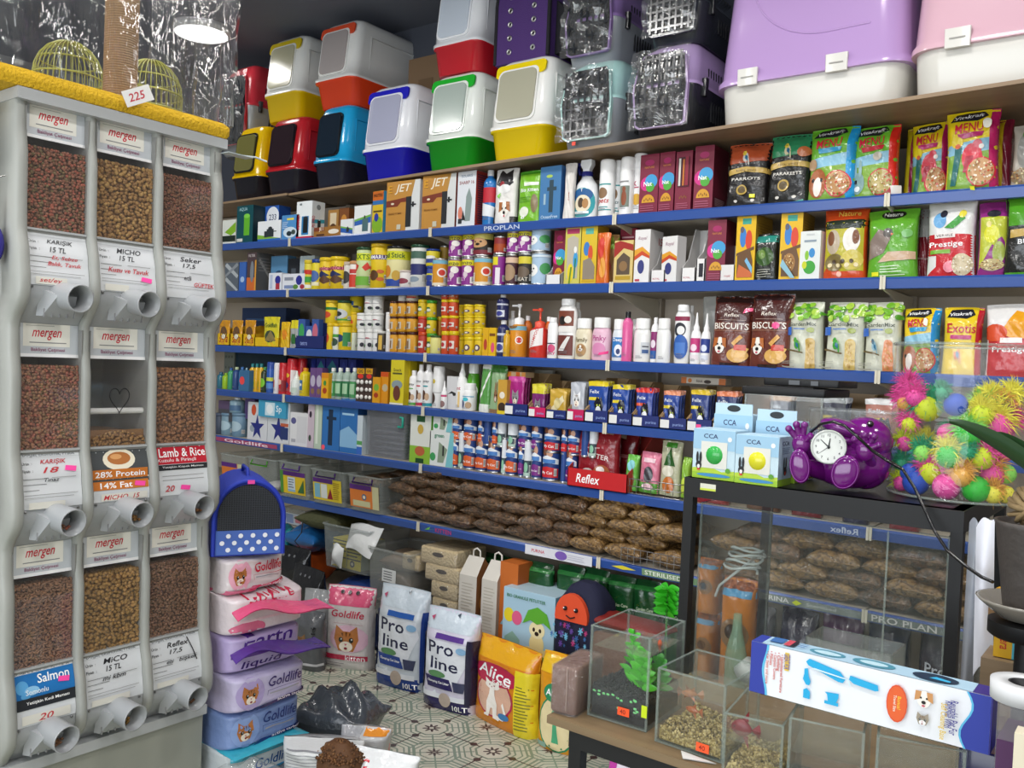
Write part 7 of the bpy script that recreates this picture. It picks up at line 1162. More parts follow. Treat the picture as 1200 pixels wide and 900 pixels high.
ali=lambda c:[Rc(0,.78,1,1,'#e0a41c'),El(.42,.36,.34,.25,c),El(.42,.36,.31,.23,'#dcb098'),El(.42,.62,.42,.13,c),T('Alice',.42,.64,.6,'#ffffff',.14,.15,-6),T('KARDI',.55,.545,.3,'#ffffff',.035),El(.40,.485,.13,.045,'#f6f0e8'),('p',[(.28,.50),(.27,.56),(.36,.52)],'#f6f0e8'),('p',[(.52,.50),(.53,.56),(.44,.52)],'#f6f0e8'),('p',[(.36,.47),(.44,.47),(.45,.38),(.50,.28),(.50,.14),(.55,.12),(.54,.10),(.44,.11),(.42,.22),(.39,.22),(.36,.11),(.28,.11),(.28,.13),(.32,.15),(.31,.28),(.35,.38)],'#f6f0e8'),('e',.35,.49,.012,.008,'#8a2a3a'),('e',.44,.49,.012,.008,'#8a2a3a'),('e',.395,.472,.01,.005,'#8a2a3a'),('p',[(.50,.16),(.6,.15),(.62,.22),(.58,.30),(.60,.33),(.66,.22),(.62,.12),(.50,.12)],'#f6f0e8'),El(.62,.17,.09,.04,'#3a7ab0'),Rc(.78,.0,1,.76,'#e6d22a')]+A_lines(.80,.98,.08,.6,14,'#7a7a2a',.35)+A_lines(.2,.8,.74,.77,1,'#c8781c')
fb(549,838,617,870,752,'orange litter bag with a white cat in a circle and red badge','cat_litter_bag',c='~#d6841c',d=.12,prims=ali('#b8284a'),topf=.22)
fb(624,873,668,889,766,'orange litter bag with a green badge, half hidden by the table','cat_litter_bag',c='~#dc951c',d=.12,prims=[Rc(0,.82,1,1,'#e2b41c'),El(.6,.3,.5,.3,'#2a8a5a'),El(.6,.3,.46,.28,'#e8d8a8'),El(.5,.62,.26,.1,'#2a8a5a'),T('Alice',.5,.62,.4,'#ffffff'),('p',[(.5,.1),(.52,.3),(.48,.42),(.58,.5),(.66,.42),(.62,.3),(.68,.1)],'#4aa87a'),Rc(.1,.02,.35,.08,'#8ab0a0')],topf=.15)
kb=lambda:[T('Goldlife',.5,.55,.6,'#c8ccd0',.1,.15),El(.35,.9,.03,.015,'#6a6c70'),El(.5,.9,.03,.015,'#6a6c70'),El(.65,.9,.03,.015,'#6a6c70'),Rc(.25,.36,.75,.37,'#a8acb0'),Rc(.25,.3,.7,.34,'#8a8c90'),Rc(.2,.2,.8,.205,'#a8acb0'),Rc(.2,.12,.8,.125,'#a8acb0')]
def pb(x,yb,w,yt,Y,lab,rz=0,z=0,**k): P=atY(x,yb,Y); h=ZA(yt,P.x,Y)-z; return place('bag',P.x,Y,z,rz,w,h,lab,k.pop('name','cat_litter_bag'),'bag',**k)
pb(341,690,.24,640,2.93,'black litter bag with pale script, left of two in the heap',rz=8,z=.001,c='~#17181b',d=.09,prims=kb())
pb(361,715,.24,664,2.80,'black litter bag with pale script, right of two in front',rz=-6,z=.001,c='~#141518',d=.09,prims=kb())
pb(362,760,.17,714,2.66,'silver black litter bag with a kitten, behind the white and pink one',rz=10,z=0,c='~#5a5c60',d=.09,prims=A_cat(.4,.45,.14,'#8a6440',1.4)+[T('gold',.85,.6,.5,'#1c1c20',.1,0,90),Rc(0,.1,1,.14,'#c8c8cc')])
pb(372,740,.14,690,2.76,'grey litter bag edge with black lettering beside the pink one',rz=20,z=0,c='~#9a9c9e',d=.08,prims=[T('life',.5,.5,.6,'#17181b',.15,0,80)])
# big brown flat box seen behind, on the deck between tub and white bags: navy sack
pb(570,800,.2,745,3.0,'dark navy litter bag behind the orange one',z=0,c='~#1c2244',d=.08,prims=[Rc(.1,.3,.9,.5,'#2a346c')])
# ---------------------------------------------------------------- stack of litter bags beside the dispenser
SXF=-2.36; ymid=1.86
ys=[905,868,824,781,737,692,650]; zs=[ZA(y,SXF,ymid) for y in ys]
def lay(k,w,lab,c,prims,yc=ymid,d=.34,dx=0,rz=90,**kk):
    z0,z1=zs[k],zs[k+1]; return place('bag',SXF-d/2+dx,yc,z0,rz,w,(z1-z0)*1.06,lab,'cat_litter_bag','bag',d=d,c=c,prims=prims,p=7,topf=.14,taper=.02,**kk)
def gl(tc,band,name_c,cat=True): return ([El(.22,.45,.17,.4,band)]+A_cat(.21,.38,.24,'#b8743c',.42) if cat else [])+[T('Goldlife',.66,.62,.46,tc,.26,.15),Rc(.42,.42,.9,.43,tc),Rc(.42,.3,.42+.005,.43,tc),Rc(.45,.33,.85,.36,'#9a9aa0'),('p',[(.3,.05),(1,.12),(1,.22),(.4,.12)],name_c),T('active carbon',.75,.14,.4,'#f0e8f0',.07)]
bz=zs[0]
for k in range(2): place('bag',SXF-.18,ymid,.0+k*bz/2,90,.3,bz/2*1.04,f'litter bag hidden low in the stack, {["lowest","second from the floor"][k]}','cat_litter_bag','bag',d=.34,c='~#b8c0c8',p=7,topf=.3,prims=[T('Goldlife',.6,.6,.5,'#3a6a9c')])
lay(0,.30,'cyan topped white litter bag, low in the stack by the dispenser','~#d4dce0',[Rc(0,.62,1,1,'#4ab8d0'),T('Goldlife',.6,.35,.5,'#2a5a9c',.3,.15),Rc(.3,.0,1,.12,'#3a9ad0')])
lay(1,.30,'periwinkle blue litter bag with a kitten, in the stack','~#7c94c8',gl('#1f3474','#8aa4d8','#1f3474'))
lay(2,.30,'lilac litter bag with a kitten and dark violet lettering','~#c4bcdc',gl('#3a2a6c','#b0a0d0','#3a2a5c'),dx=.02)
lay(3,.30,'violet litter bag with inverted lettering and a folded seal','~#b8a8d4',[T('Earth',.5,.72,.66,'#4a2a84',.34,.15),Rc(.05,.36,.95,.44,'#6a3fa0'),T('liquid',.42,.16,.55,'#3f2a70',.2,.2)],dx=-.01)
lay(4,.30,'white and pink litter bag with a folded pink seal','~#e0d4d8',[T('Goldlife',.5,.84,.62,'#c8284a',.24,.15),El(.22,.14,.2,.18,'#d86a8c'),Rc(.0,.3,.9,.36,'#e8c8d0')],dx=.0)
lay(5,.235,'small white litter bag with a kitten and crimson lettering, top of the stack','~#dcd2d4',gl('#c01f3c','#e8a8bc','#c8385c')+[Rc(0,.02,.5,.1,'#d86a8c')],yc=ymid-.03,d=.28,dx=-.04)
def fin(z,c,lab,w=.34,out=.10):
    # folded top seal of a bag that juts out of the stack
    q=MB()
    def f(u,v): return Vector((SXF+.0+v*out*(.35+.65*u),ymid-.155+u*w,z+.018*math.sin(u*5)-v*.02+.012*math.sin(u*9)*v))
    q.grid(f,18,4,c); q.grid(lambda u,v:f(u,v)-Vector((0,0,.003)),18,4,c,flip=True); tag(q.build('bag_seal'),lab,'bag flap')
fin(zs[4]+.085,'~#d8507c','pink folded seal strip jutting out of the litter bag stack'); fin(zs[3]+.075,'~#5a3a94','violet folded seal strip jutting out of the litter bag stack',out=.09)
q=MB(); pillow(q,.3,.33,.05,'~#3fb4cc',8,14,.2,.05); q2=q.build('folded_seal',None,(SXF-.13,ymid,zs[1]-.035),R(90)); tag(q2,'cyan folded bag top poking out under the periwinkle bag','bag flap')
# polka dot carrier with mesh front
zt_=zs[6]+.004; cy=ymid-.02; w=.235; h=ZA(560,SXF+.0,cy)-zt_; t=thing('mesh_pet_carrier','blue polka dot pet carrier with a black mesh window, on the litter bag stack','pet carrier',(SXF-.14,cy+.0,zt_),R(62))
BL=mat('#1f36a8',.6,bump=.15,bscale=150); d=.24
A=[(-w/2,0)]+[(-w/2*math.cos(PI*k/16),h*.50+h*.50*math.sin(PI*k/16)) for k in range(17)]+[(w/2,0)]
q=MB(); q.loft([[(x*.97,d/2,z) for x,z in A],[(x,d/2-.02,z) for x,z in A],[(x,-d/2+.02,z) for x,z in A],[(x*.98,-d/2,z*.99) for x,z in A]],BL); 
def SF(u,v): return ((u-.5)*w*.9,-d/2-.0035,.005+v*h*.3),(0,-1,0)
q.build('shell',t)
q=MB(); q.box(-w*.44,-d/2-.003,.004,w*.44,-d/2-.001,h*.33,mat('#4a6ab8',.7)); pr=[]
for r_ in range(3):
    for c in range(6): pr.append(('o',.02+.18*c+(.09 if r_%2 else 0),.2+.3*r_,.10,'#e8eaf2')) if .02+.18*c+(.09 if r_%2 else 0)<.96 else None
art(q,SF,w*.9,h*.3,[p for p in pr if p[1]>.04]); q.build('polka_panel',t)
q=MB(); Am=[(x*.84,.33*h+(z-.0)*.0) for x,z in ((-w/2,0),)]+[(-w/2*.84*math.cos(PI*k/16),h*.50+h*.42*math.sin(PI*k/16)) for k in range(17)]+[(w/2*.84,h*.33)]
q.loft([[(x,-d/2-.001,z) for x,z in Am],[(x,-d/2-.004,z) for x,z in Am]],'#0c0d12',sm=False)
def inar(x,z): 
    if z<h*.34: return False
    return z<h*.5 or (x/(w/2*.82))**2+((z-h*.5)/(h*.41))**2<1
for k in range(27):
    x=-w*.41+w*.82*k/26; z1=h*.5+h*.41*math.sqrt(max(0,1-(x/(w*.41+1e-6))**2)); q.box(x-.0009,-d/2-.0055,h*.335,x+.0009,-d/2-.004,z1,'#3c4048')
for k in range(24):
    z=h*.35+h*.56*k/24; xx=w*.41 if z<h*.5 else w*.41*math.sqrt(max(0,1-((z-h*.5)/(h*.41))**2)); q.box(-xx,-d/2-.0055,z-.0009,xx,-d/2-.004,z+.0009,'#3c4048')
q.build('mesh_window',t)
q=MB(); q.tube([(x*.93,-d/2-.004,max(z*.97,.002)) for x,z in A],.007,BL,8); q.build('piping',t)
q=MB(); q.tube([(0,-.06,h-.004),(0,-.05,h+.02),(0,.05,h+.02),(0,.06,h-.004)],.006,BL,8); q.build('carry_handle',t)
q=MB(); q.box(-.01,-d/2-.012,0,.012,-d/2-.009,.012,'#e84aa0'); q.build('price_dot',t,(0,0,h*.93))
# opened bags on the floor, bottom of the view
def gp_(px,py,w,d,h,c,lab,rz=0,seed=1,wr=.35,name='bag_of_kibble',z=0): p=atZ(px,py,z); q=MB(); pillow(q,w,d,h,c,seed,20,wr,.06); o=q.build(name,None,(p.x,p.y,z+.001),rz); tag(o,lab,'bag'); return o,p
gp_(398,868,.30,.26,.19,'~#3c4249','dark metallic crumpled food bag on the floor tiles',.4,23,.34)
p=atZ(378,925,0); place('bag',p.x,p.y,0,35,.26,.17,'white printed food bag standing open on the floor','open_food_bag','bag',d=.16,c='~#c4c6c6',prims=A_lines(.08,.92,.1,.92,14,'#8a8c90',.25),topf=.1)
p=atZ(428,905,0); place('bag',p.x,p.y,0,30,.17,.16,'grey food bag with an orange corner and pink picture','open_food_bag','bag',d=.12,c='~#b8babc',prims=[Rc(.5,.9,1,1,'#d8892c'),('p',[(.6,.1),(1,.1),(1,.7),(.75,.5)],'#c88a8c'),Rc(.0,.0,.45,1,'#9a9ca0')],topf=.1)
p=atZ(445,940,0); place('bag',p.x,p.y,0,20,.26,.17,'white food bag with a red stripe and red lettering','open_food_bag','bag',d=.13,c='~#dddfe0',prims=[T('NG',.25,.75,.3,'#c8283c',.2,.2),('p',[(.0,.35),(.6,.62),(.6,.68),(0,.42)],'#c8283c')],topf=.4)
p=atZ(397,935,0); q=MB(); rk=random.Random(8); km=[mat(c,.7) for c in ('#5a3a1f','#6a4526','#4a2f18','#7a5530')]
q.loft([[(.10*math.cos(a),.08*math.sin(a),0) for a in [2*PI*i/16 for i in range(16)]],[(.09*math.cos(a),.07*math.sin(a),.12) for a in [2*PI*i/16 for i in range(16)]],[(.03*math.cos(a),.02*math.sin(a),.165) for a in [2*PI*i/16 for i in range(16)]]],km[0])
for k in range(500):
    a=rk.random()*2*PI; r_=math.sqrt(rk.random()); s=.0055; c=Vector((.095*r_*math.cos(a),.075*r_*math.sin(a),.12+.05*(1-r_)+rk.uniform(-.003,.004))); q.lathe([(s*.2,-s*.7),(s,0),(s*.2,s*.7)],rk.choice(km),6,T=Matrix.Translation(c))
tag(q.build('kibble',None,(p.x,p.y,.02)),'heap of brown kibble in the open bag on the floor','kibble',kind='stuff')
gp_(290,935,.26,.2,.10,FILM,'crumpled clear film at the foot of the litter bag stack',.3,31,.5,'plastic_film')
# top of the dispenser: wrapped scratching post
zt_=LV[0]+.032; x1=DX-.02; t=thing('scratching_post','film wrapped cat scratching post with yellow plush base, on the dispenser','scratching post',(x1-.25,(y0+y3)/2-.02,zt_))
ya=y0-.12-(y0+y3)/2; yb=y3+.01-(y0+y3)/2+.02
q=MB(); PL=mat('#dcb022',.9,bump=.9,bscale=120); L_=yb-ya; q.loft([rr_ring(.48,L_,.02,0,4,0,(ya+yb)/2),rr_ring(.50,L_+.02,.03,.012,4,0,(ya+yb)/2),rr_ring(.50,L_+.02,.03,.034,4,0,(ya+yb)/2),rr_ring(.48,L_,.03,.045,4,0,(ya+yb)/2)],PL); q.build('plush_base',t)
pp=atX(142,60,x1-.16); py=pp.y-(y0+y3)/2+.02
q=MB(); SIS=mat('#94795a',.95); nt_=82; 
for k in range(nt_): z=.045+k*.007; q.lathe([(.0445,z),(.0475,z+.002),(.048,z+.0035),(.0475,z+.005),(.0445,z+.007)],SIS,18,T=Matrix.Translation((.09,py,0)),cap0=False,cap1=False)
q.build('sisal_post',t)
q=MB()
def g_(u,v):
    # wrap: three sides of a tall crumpled film sleeve
    W=.50; pts=[(-.25,ya),(.25,ya),(.25,yb),(-.25,yb)]; s=u*3; i=min(int(s),2); f=s-i; a=pts[i];b=pts[i+1]; x=a[0]+(b[0]-a[0])*f; y=a[1]+(b[1]-a[1])*f; n=[(0,-1),(1,0),(0,1)][i]; w_=.010*math.sin(u*70)+.008*math.sin(u*131+v*3)+.004*math.sin(v*19+u*40); return (x+n[0]*(w_+.005),y+n[1]*(w_+.005),.04+v*.56)
q.grid(g_,120,24,clear('wrinkled_sleeve_film','#ffffff',.025,.06,2,26,f0=.085)); q.build('film_sleeve',t)
q=MB(); p=atX(162,112,x1+.02); tg=thing('price_tag','white price tag with red handwritten 225, hung on the scratching post base','price tag',(x1+.018,p.y,p.z),0); q.box(0,-.045,-.022,.001,.045,.022,'#e8e8e6'); art(q,lambda u,v:((.001,(u-.5)*.09,(v-.5)*.044),(1,0,0)),.09,.044,[T('225',.45,.5,.6,'#c03040',.5,.2)]); q.build('tag_card',tg,None,0,(R(28),0,0))
# green wire cage tops behind the post
for (px,yc,r_,lab) in ((80,100,.10,'yellow green wire bird cage dome behind the scratching post, left one'),(176,118,.10,'yellow green wire bird cage dome behind the scratching post, right one')):
    p=atX(px,yc,x1-(.37 if px<100 else .38)); t=thing('bird_cage',lab,'cage',(p.x,p.y,LV[0]+.079)); hb=max(p.z-LV[0]-.06,.05)
    q=MB(); q.lathe([(r_,0),(r_*1.02,.03),(r_,.05)],'*#8a4a5a',24); q.build('cage_base',t); W_=mat('#97993a',.5)
    for k in range(36):
        a=2*PI*k/36; q=MB(); q.tube([(r_*math.cos(a),r_*math.sin(a),.04),(r_*math.cos(a),r_*math.sin(a),hb)]+[(r_*math.cos(a)*math.cos(b),r_*math.sin(a)*math.cos(b),hb+r_*1.15*math.sin(b)) for b in (.3,.6,.9,1.2,1.5)],.0015,W_,4); q.build('cage_bar',t)
    for zz,s in ((hb,1),(hb*.6,1),(hb+r_*.5,.84)): q=MB(); q.tube([(r_*s*math.cos(a),r_*s*math.sin(a),zz) for a in [2*PI*k/24 for k in range(24)]],.003,W_,5,closed=True); q.build('cage_hoop',t)
# price bracket, purple toy and beads hanging on the near side of the dispenser
p=atX(4,230,DX-.1); t=thing('hanging_toy','purple oval toy on a bead string, hanging at the left edge','toy',(DX-.08,y0-.03,p.z-.1))
q=MB(); q.sphere((0,0,-.03),.03,'*#2a1f8c',16,sc=(1,.8,1.7)); q.build('purple_oval',t)
q=MB(); q.tube([(0,0,.02),(0,0,.14),(.01,.02,.15)],.0018,'!a0a0a0',6); q.build('wire_hook',t)
for k,c in enumerate(('#d8d0e8','#5ab0c0','#c8384c','#e0e0e0','#b84a5c')): q=MB(); q.sphere((0,0,.03+k*.012),.008,'*'+c,10); q.build('bead',t)
q=MB(); q.tube([(0,0,0),(0,.09,.01),(.02,.12,0)],.003,'*#b8c0c4',6); q.box(-.01,-.03,-.002,.03,.06,.0,'*#b8c8cc'); p=atX(268,172,DX+.02); tag(q.build('plastic_bracket',None,(DX+.0,y3-.0,LV[0]-.02)),'clear plastic bracket sticking out from the far top corner of the dispenser','bracket')
# ---------------------------------------------------------------- goods seen through and behind the glass
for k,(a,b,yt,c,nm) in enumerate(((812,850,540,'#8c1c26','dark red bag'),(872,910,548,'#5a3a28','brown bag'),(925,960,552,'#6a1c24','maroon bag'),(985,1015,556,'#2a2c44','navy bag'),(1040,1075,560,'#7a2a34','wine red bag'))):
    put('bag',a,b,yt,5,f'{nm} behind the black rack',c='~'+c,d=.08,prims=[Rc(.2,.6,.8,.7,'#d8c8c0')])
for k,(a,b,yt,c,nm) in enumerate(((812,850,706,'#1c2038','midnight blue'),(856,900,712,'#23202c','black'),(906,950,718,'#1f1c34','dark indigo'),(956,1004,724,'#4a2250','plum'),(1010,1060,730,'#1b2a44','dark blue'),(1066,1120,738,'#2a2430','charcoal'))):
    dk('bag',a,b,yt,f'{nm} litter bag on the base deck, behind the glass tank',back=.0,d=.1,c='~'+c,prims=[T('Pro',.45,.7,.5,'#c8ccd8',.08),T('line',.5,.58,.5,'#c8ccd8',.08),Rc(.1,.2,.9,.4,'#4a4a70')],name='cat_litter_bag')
# ---------------------------------------------------------------- black rack
RZ=1.156; RL=atZ(801,559,RZ); RR=atZ(1131,599,RZ); rx0,rx1=RL.x,RR.x; ry=(RL.y+RR.y)/2; RD=.54; BKM=mat('#0d0e10',.5)
rack=thing('black_rack','black steel rack holding a glass tank, with toys standing on top','rack',((rx0+rx1)/2,ry,0)); W2=(rx1-rx0)/2; ps=.024
for sx in (-1,1):
    for yy in (0,RD-ps*1.2):
        q=MB(); q.box(sx*W2-(ps if sx>0 else 0)-0,yy,0,sx*W2+(ps if sx<0 else 0),yy+ps*1.1,RZ-.044,BKM); q.build('post',rack)
for zz,th in ((RZ-.046,.046),(.585,.035)):
    q=MB(); q.box(-W2,-.001,zz,W2,.026,zz+th,BKM); q.build('front_rail',rack); q=MB(); q.box(-W2,RD-.026,zz,W2,RD,zz+th,BKM); q.build('rear_rail',rack)
    for sx in (-1,1): q=MB(); q.box(sx*W2-(.026 if sx>0 else 0),.026,zz,sx*W2+(.026 if sx<0 else 0),RD-.026,zz+th,BKM); q.build('side_rail',rack)
q=MB(); q.box(-W2+.002,.002,RZ-.008,W2-.002,RD-.002,RZ,mat('#15161a',.4)); q.build('top_panel',rack)
q=MB(); q.box(-W2+.002,.002,.60,W2-.002,RD-.002,.618,WOOD); q.build('lower_shelf',rack)
q=MB(); q.box(-.02,-.0022,-.008,.02,-.001,.008,'#d8d8c8'); q.box(-.02,-.0024,-.008,.02,-.0021,-.003,'#c8d84a'); x=XA(830,ry,RZ-.02); q.build('price_sticker',rack,(x-(rx0+rx1)/2,0,RZ-.018))
GL=clear('tank_glass','#dce4e0',.014,.03,f0=.022); GE=clear('tank_glass_edge','#aebcb4',.25,.1); WAT=clear('tank_water','#a8ac98',.22,.02)  # GE: silicone and edge highlights put into a paler, hazier tint for outlines
def glassbox(cx,cy,z,w,d,h,label,name='glass_tank',cat='tank',t=.004,rz=0,lid=None,bottom=True,edge=.004,m=None,ch=None):
    r=thing(name,label,cat,(cx,cy,z+.001),rz); g=m or GL
    for nm,(a,b,c_,dd) in {'front_pane':(-w/2,-d/2,w/2,-d/2+t),'back_pane':(-w/2,d/2-t,w/2,d/2),'left_pane':(-w/2,-d/2+t,-w/2+t,d/2-t),'right_pane':(w/2-t,-d/2+t,w/2,d/2-t)}.items():
        q=MB(); q.box(a,b,t,c_,dd,h,g); e=edge*.3
        if 'front' in nm or 'back' in nm: q.box(a,b-e,h-e,c_,dd+e,h+.0006,GE); q.box(a-e*.5,b,0,a+edge,dd,h,GE); q.box(c_-edge,b,0,c_+e*.5,dd,h,GE)
        else: q.box(a,b,h-e,c_,dd,h+.0006,GE)
        q.build(nm,r)
    if bottom: q=MB(); q.box(-w/2,-d/2,0,w/2,d/2,t,GE); q.build('base_pane',r)
    return r
tk=glassbox((rx0+rx1)/2,ry+RD/2,.618,W2*2-.06,RD-.07,.475,'large glass tank inside the black rack',t=.005)
q=MB(); xs=XA(1035,ry+.035,.9)-(rx0+rx1)/2; q.box(xs,-RD/2+.03,.01,xs+.004,-RD/2+.033,.47,GE); q.build('sliding_pane_edge',tk)
# packs kept in the tank
OP=pellets('reddish_grain',('#8c4a2c','#a05a34','#74402a'),140,.5,.6,.5)
for k,(a,b,z0,z1,rr_,nm) in enumerate(((812,836,.625,.79,.14,'lower left'),(811,836,.792,.93,.14,'upper left'),(840,878,.625,.90,.12,'right'))):
    Y=ry+rr_; X0=XA(a,Y,.75);X1=XA(b,Y,.75); w=X1-X0; q=k_bag(w,z1-z0,d=.07,c='~#c47a34',prims=[('r',0,.84,1,.9,'#5a9ac0'),('r',0,.9,1,1,OP),('o',.5,.5,.14,'#8a6a4a'),('o',.45,.52,.07,'#3a2c22')],topf=.12)
    finish(q,'grain_pack',f'orange grain pack with a blue strip in the rack, {nm} one','pack',((X0+X1)/2,Y+.035,z0))
p=atY(868,652,ry+.16); q=MB(); pts=[]
for k in range(64): a=k*2*PI/16; pts.append((.045*math.cos(a)+.003*k/8,.03*math.sin(a),.004*k/4-.01+.004*math.sin(k)))
pts+=[(.0,-.02,-.01),(-.04,-.03,-.05),(-.05,-.03,-.08)]
q.tube(pts,.0035,clear('air_hose','#d8e4e0',.45,.1),6); tag(q.build('air_hose',None,(p.x,p.y,.925)),'coil of clear air hose on top of the orange grain packs','hose')
X=XA(858,ry+.07,.7); tag_=thing('filter_bottle','upright clear green filter bottle with a white cap, in the tank','filter',(X,ry+.09,.624))
q=MB(); q.lathe([(.024,0),(.026,.02),(.026,.1),(.02,.13),(.012,.16),(.01,.2)],clear('green_plastic','#a8d0b0',.4,.1),16); q.build('bottle_body',tag_); q=MB(); q.lathe([(.02,-.0),(.03,.0),(.026,.04),(.001,.04)],'*#d8dcd8',16,T=Matrix.Translation((.03,-.02,.06))@Matrix.Rotation(R(40),4,'Y')); q.build('cup',tag_)
X=XA(880,ry+.12,.7); q=MB(); pillow(q,.2,.12,.06,mat('#4a3224',.8,bump=1,bscale=50),61,14,.4); tag(q.build('driftwood',None,(X+.03,ry+.24,.625)),'dark brown driftwood lying in the glass tank','driftwood')
tag(glassbox(XA(1000,ry+.2,.8),ry+.22,.624,.2,.12,.16,'small clear plastic box inside the tank',name='plastic_box',cat='box',m=clear('hazy_plastic','#d8dcd8',.25,.15)))
# ---------------------------------------------------------------- on top of the rack
egg={'g':'*#35a84a','y':'*#d8d42a'}
def ball_box(x0,x1,yt,Y,lab,e=None,rot=0,side=False):
    X0=XA(x0,Y,RZ+.05);X1=XA(x1,Y,RZ+.05); w=X1-X0; h=ZA(yt,(X0+X1)/2,Y)-RZ-.001
    pr=[('r',0,0,1,.12,'#9ac42a'),('p',[(0,.12),(0,.2),(.4,.26),(.7,.16),(1,.2),(1,.12)],'#b4d23c'),('r',0,.6,1,1,'#9cc4de'),T('CCA',.42,.87,.34,'#1f2a5c',.09),('e',.87,.83,.05,.05,'#e8ecf0')]+([('r',.2,.22,.82,.76,'#dcdcd4'),('e',.52,.08,.4,.035,'#3a8ac0')] if e else [])+[El(.12,.42,.03,.12,'#1b1b1f'),El(.2,.42,.03,.12,'#1b1b1f'),El(.16,.27,.07,.08,'#1b1b1f'),El(.16,.24,.035,.04,'#e8e8e8'),El(.16,.18,.04,.02,'#d03a2c'),El(.86,.2,.06,.05,'#5a9a2a')]
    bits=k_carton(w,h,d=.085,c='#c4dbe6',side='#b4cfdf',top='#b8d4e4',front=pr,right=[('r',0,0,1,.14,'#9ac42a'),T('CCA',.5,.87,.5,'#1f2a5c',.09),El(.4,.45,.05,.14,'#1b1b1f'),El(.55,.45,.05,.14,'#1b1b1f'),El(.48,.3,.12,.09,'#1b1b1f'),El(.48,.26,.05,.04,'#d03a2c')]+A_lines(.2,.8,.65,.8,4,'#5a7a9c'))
    if not e:
        q=MB(); q.box(-w*.48,-.042,h,w*.48,-.040,h+.028,'#b8d4e4'); art(q,lambda u,v:(((u-.5)*w*.96,-.0422,h+v*.028),(0,-1,0)),w*.96,.028,[El(.5,.55,.18,.3,'#20282c')]); bits.append(('hang_tab',q))
    if e: q=MB(); q.sphere((w*.02,-.030,h*.49),1,egg[e],20,sc=(w*.27,.022,h*.25)); bits.append(('egg_ball',q))
    return finish(bits,'egg_ball_box',lab,'box',((X0+X1)/2,Y+.0425,RZ+.001),R(rot))
ball_box(812,861,504,ry+.012,'light blue toy box with a green egg ball in its window','g'); ball_box(861.5,912,511,ry+.008,'light blue toy box with a yellow egg ball in its window','y')
ball_box(835,880,486,ry+.115,'light blue toy box standing behind the green egg ball box'); ball_box(884,932,494,ry+.115,'light blue toy box standing behind the yellow egg ball box')
# tanks stacked behind
Y=ry+.40; X0=XA(876,Y,RZ+.1);X1=XA(966,Y,RZ+.1); h=ZA(464,(X0+X1)/2,Y)-RZ; t=glassbox((X0+X1)/2,Y+.10-.03,RZ,X1-X0,.2,h,'clear tank with a black lid on the rack, behind the toy boxes')
def lidp(par,w,d,z,dx=0,th=.02):
    q=MB(); rbox(q,w,d,z,z+th,.006,BKM,.002); q.box(-w*.3,-d*.3,z+th,w*.3,d*.3,z+th+.002,'#2c2e32'); o=q.build('black_lid',par,(dx,0,0)); return o
lidp(t,(X1-X0)*1.08,.215,h,0,.022)
q=MB(); w=X1-X0; 
X2=XA(895,Y,RZ+.3);X3=XA(984,Y,RZ+.3); t=thing('tank_lid','spare black tank lid lying on top of the lidded tank','lid',((X2+X3)/2,Y+.09,RZ+h+.0275)); q=MB(); rbox(q,X3-X2,.17,0,.02,.006,BKM,.002); q.build('lid_frame',t); q=MB(); q.box(-.03,-.089,.004,.0,-.0865,.016,'#5a5e62'); q.box(.03,-.089,.004,.05,-.0865,.016,'#5a5e62'); q.build('vent_slot',t)
Yb=ry+.36; tub(944,1043,481,RZ+.001,'clear plastic tub behind the purple clock toy',Yb,d=.14,tint='#dfe4e4',a=.12,nm='plastic_tub')
q=MB(); pillow(q,.07,.05,.06,'~#d8c83a',15,10,.2); p=XA(950,ry+.28,RZ+.02); tag(q.build('yellow_packet',None,(p,ry+.24,RZ+.002)),'small yellow packet between the toy boxes and the purple toy','packet')
# purple clock toy
px=1/560.; cxp=XA(982,ry+.09,RZ+.05); toy=thing('clock_toy','glossy purple animal figure holding a round white clock, raised hands and big feet','clock toy',(cxp,ry+.105,RZ+.001),R(13)); PUR_=mat('#6c1474',.14,coat=.6)
def L3(x,y,dep=0): return Vector(((x-982)*px,dep,(583-y)*px))
def blob(pts,rads,sub=2,nm='body'):
    # smooth limb through joints: skin surface over an edge chain
    me=bpy.data.meshes.new(nm); me.from_pydata([tuple(p) for p in pts],[(i,i+1) for i in range(len(pts)-1)],[]); o=bpy.data.objects.new(nm,me); COL.objects.link(o)
    m=o.modifiers.new('skin','SKIN'); 
    for i,v in enumerate(me.skin_vertices[0].data if me.skin_vertices else []): v.radius=(rads[i],rads[i])
    return o
def ell(c,r,T=None,n=28,m=None): q=MB(); q.sphere((0,0,0),1,m or PUR_,n,sc=r,T=T); return q
q=MB(); q.sphere(L3(992,548,.01),1,PUR_,32,sc=(50*px,.058,33*px)); q.sphere(L3(1012,543,.02),1,PUR_,28,sc=(32*px,.055,38*px)); q.build('torso',toy)
q=MB(); q.sphere(L3(1010,518,.015),1,PUR_,32,sc=(34*px,.055,31*px)); T_=Matrix.Translation(L3(984,503,-.012))@Matrix.Rotation(R(14),4,'Y'); q.sphere((0,0,0),1,PUR_,24,sc=(30*px,.038,11*px),T=T_); T_=Matrix.Translation(L3(986,517,-.008))@Matrix.Rotation(R(8),4,'Y'); q.sphere((0,0,0),1,PUR_,24,sc=(24*px,.034,8*px),T=T_); hd=q.build('head',toy)
q=MB(); q.sphere(L3(1016,495,-.026),.0075,'*#0c0c10',14); q.sphere(L3(1015,494,-.032),.002,'#ffffff',6); q.build('eye',toy)
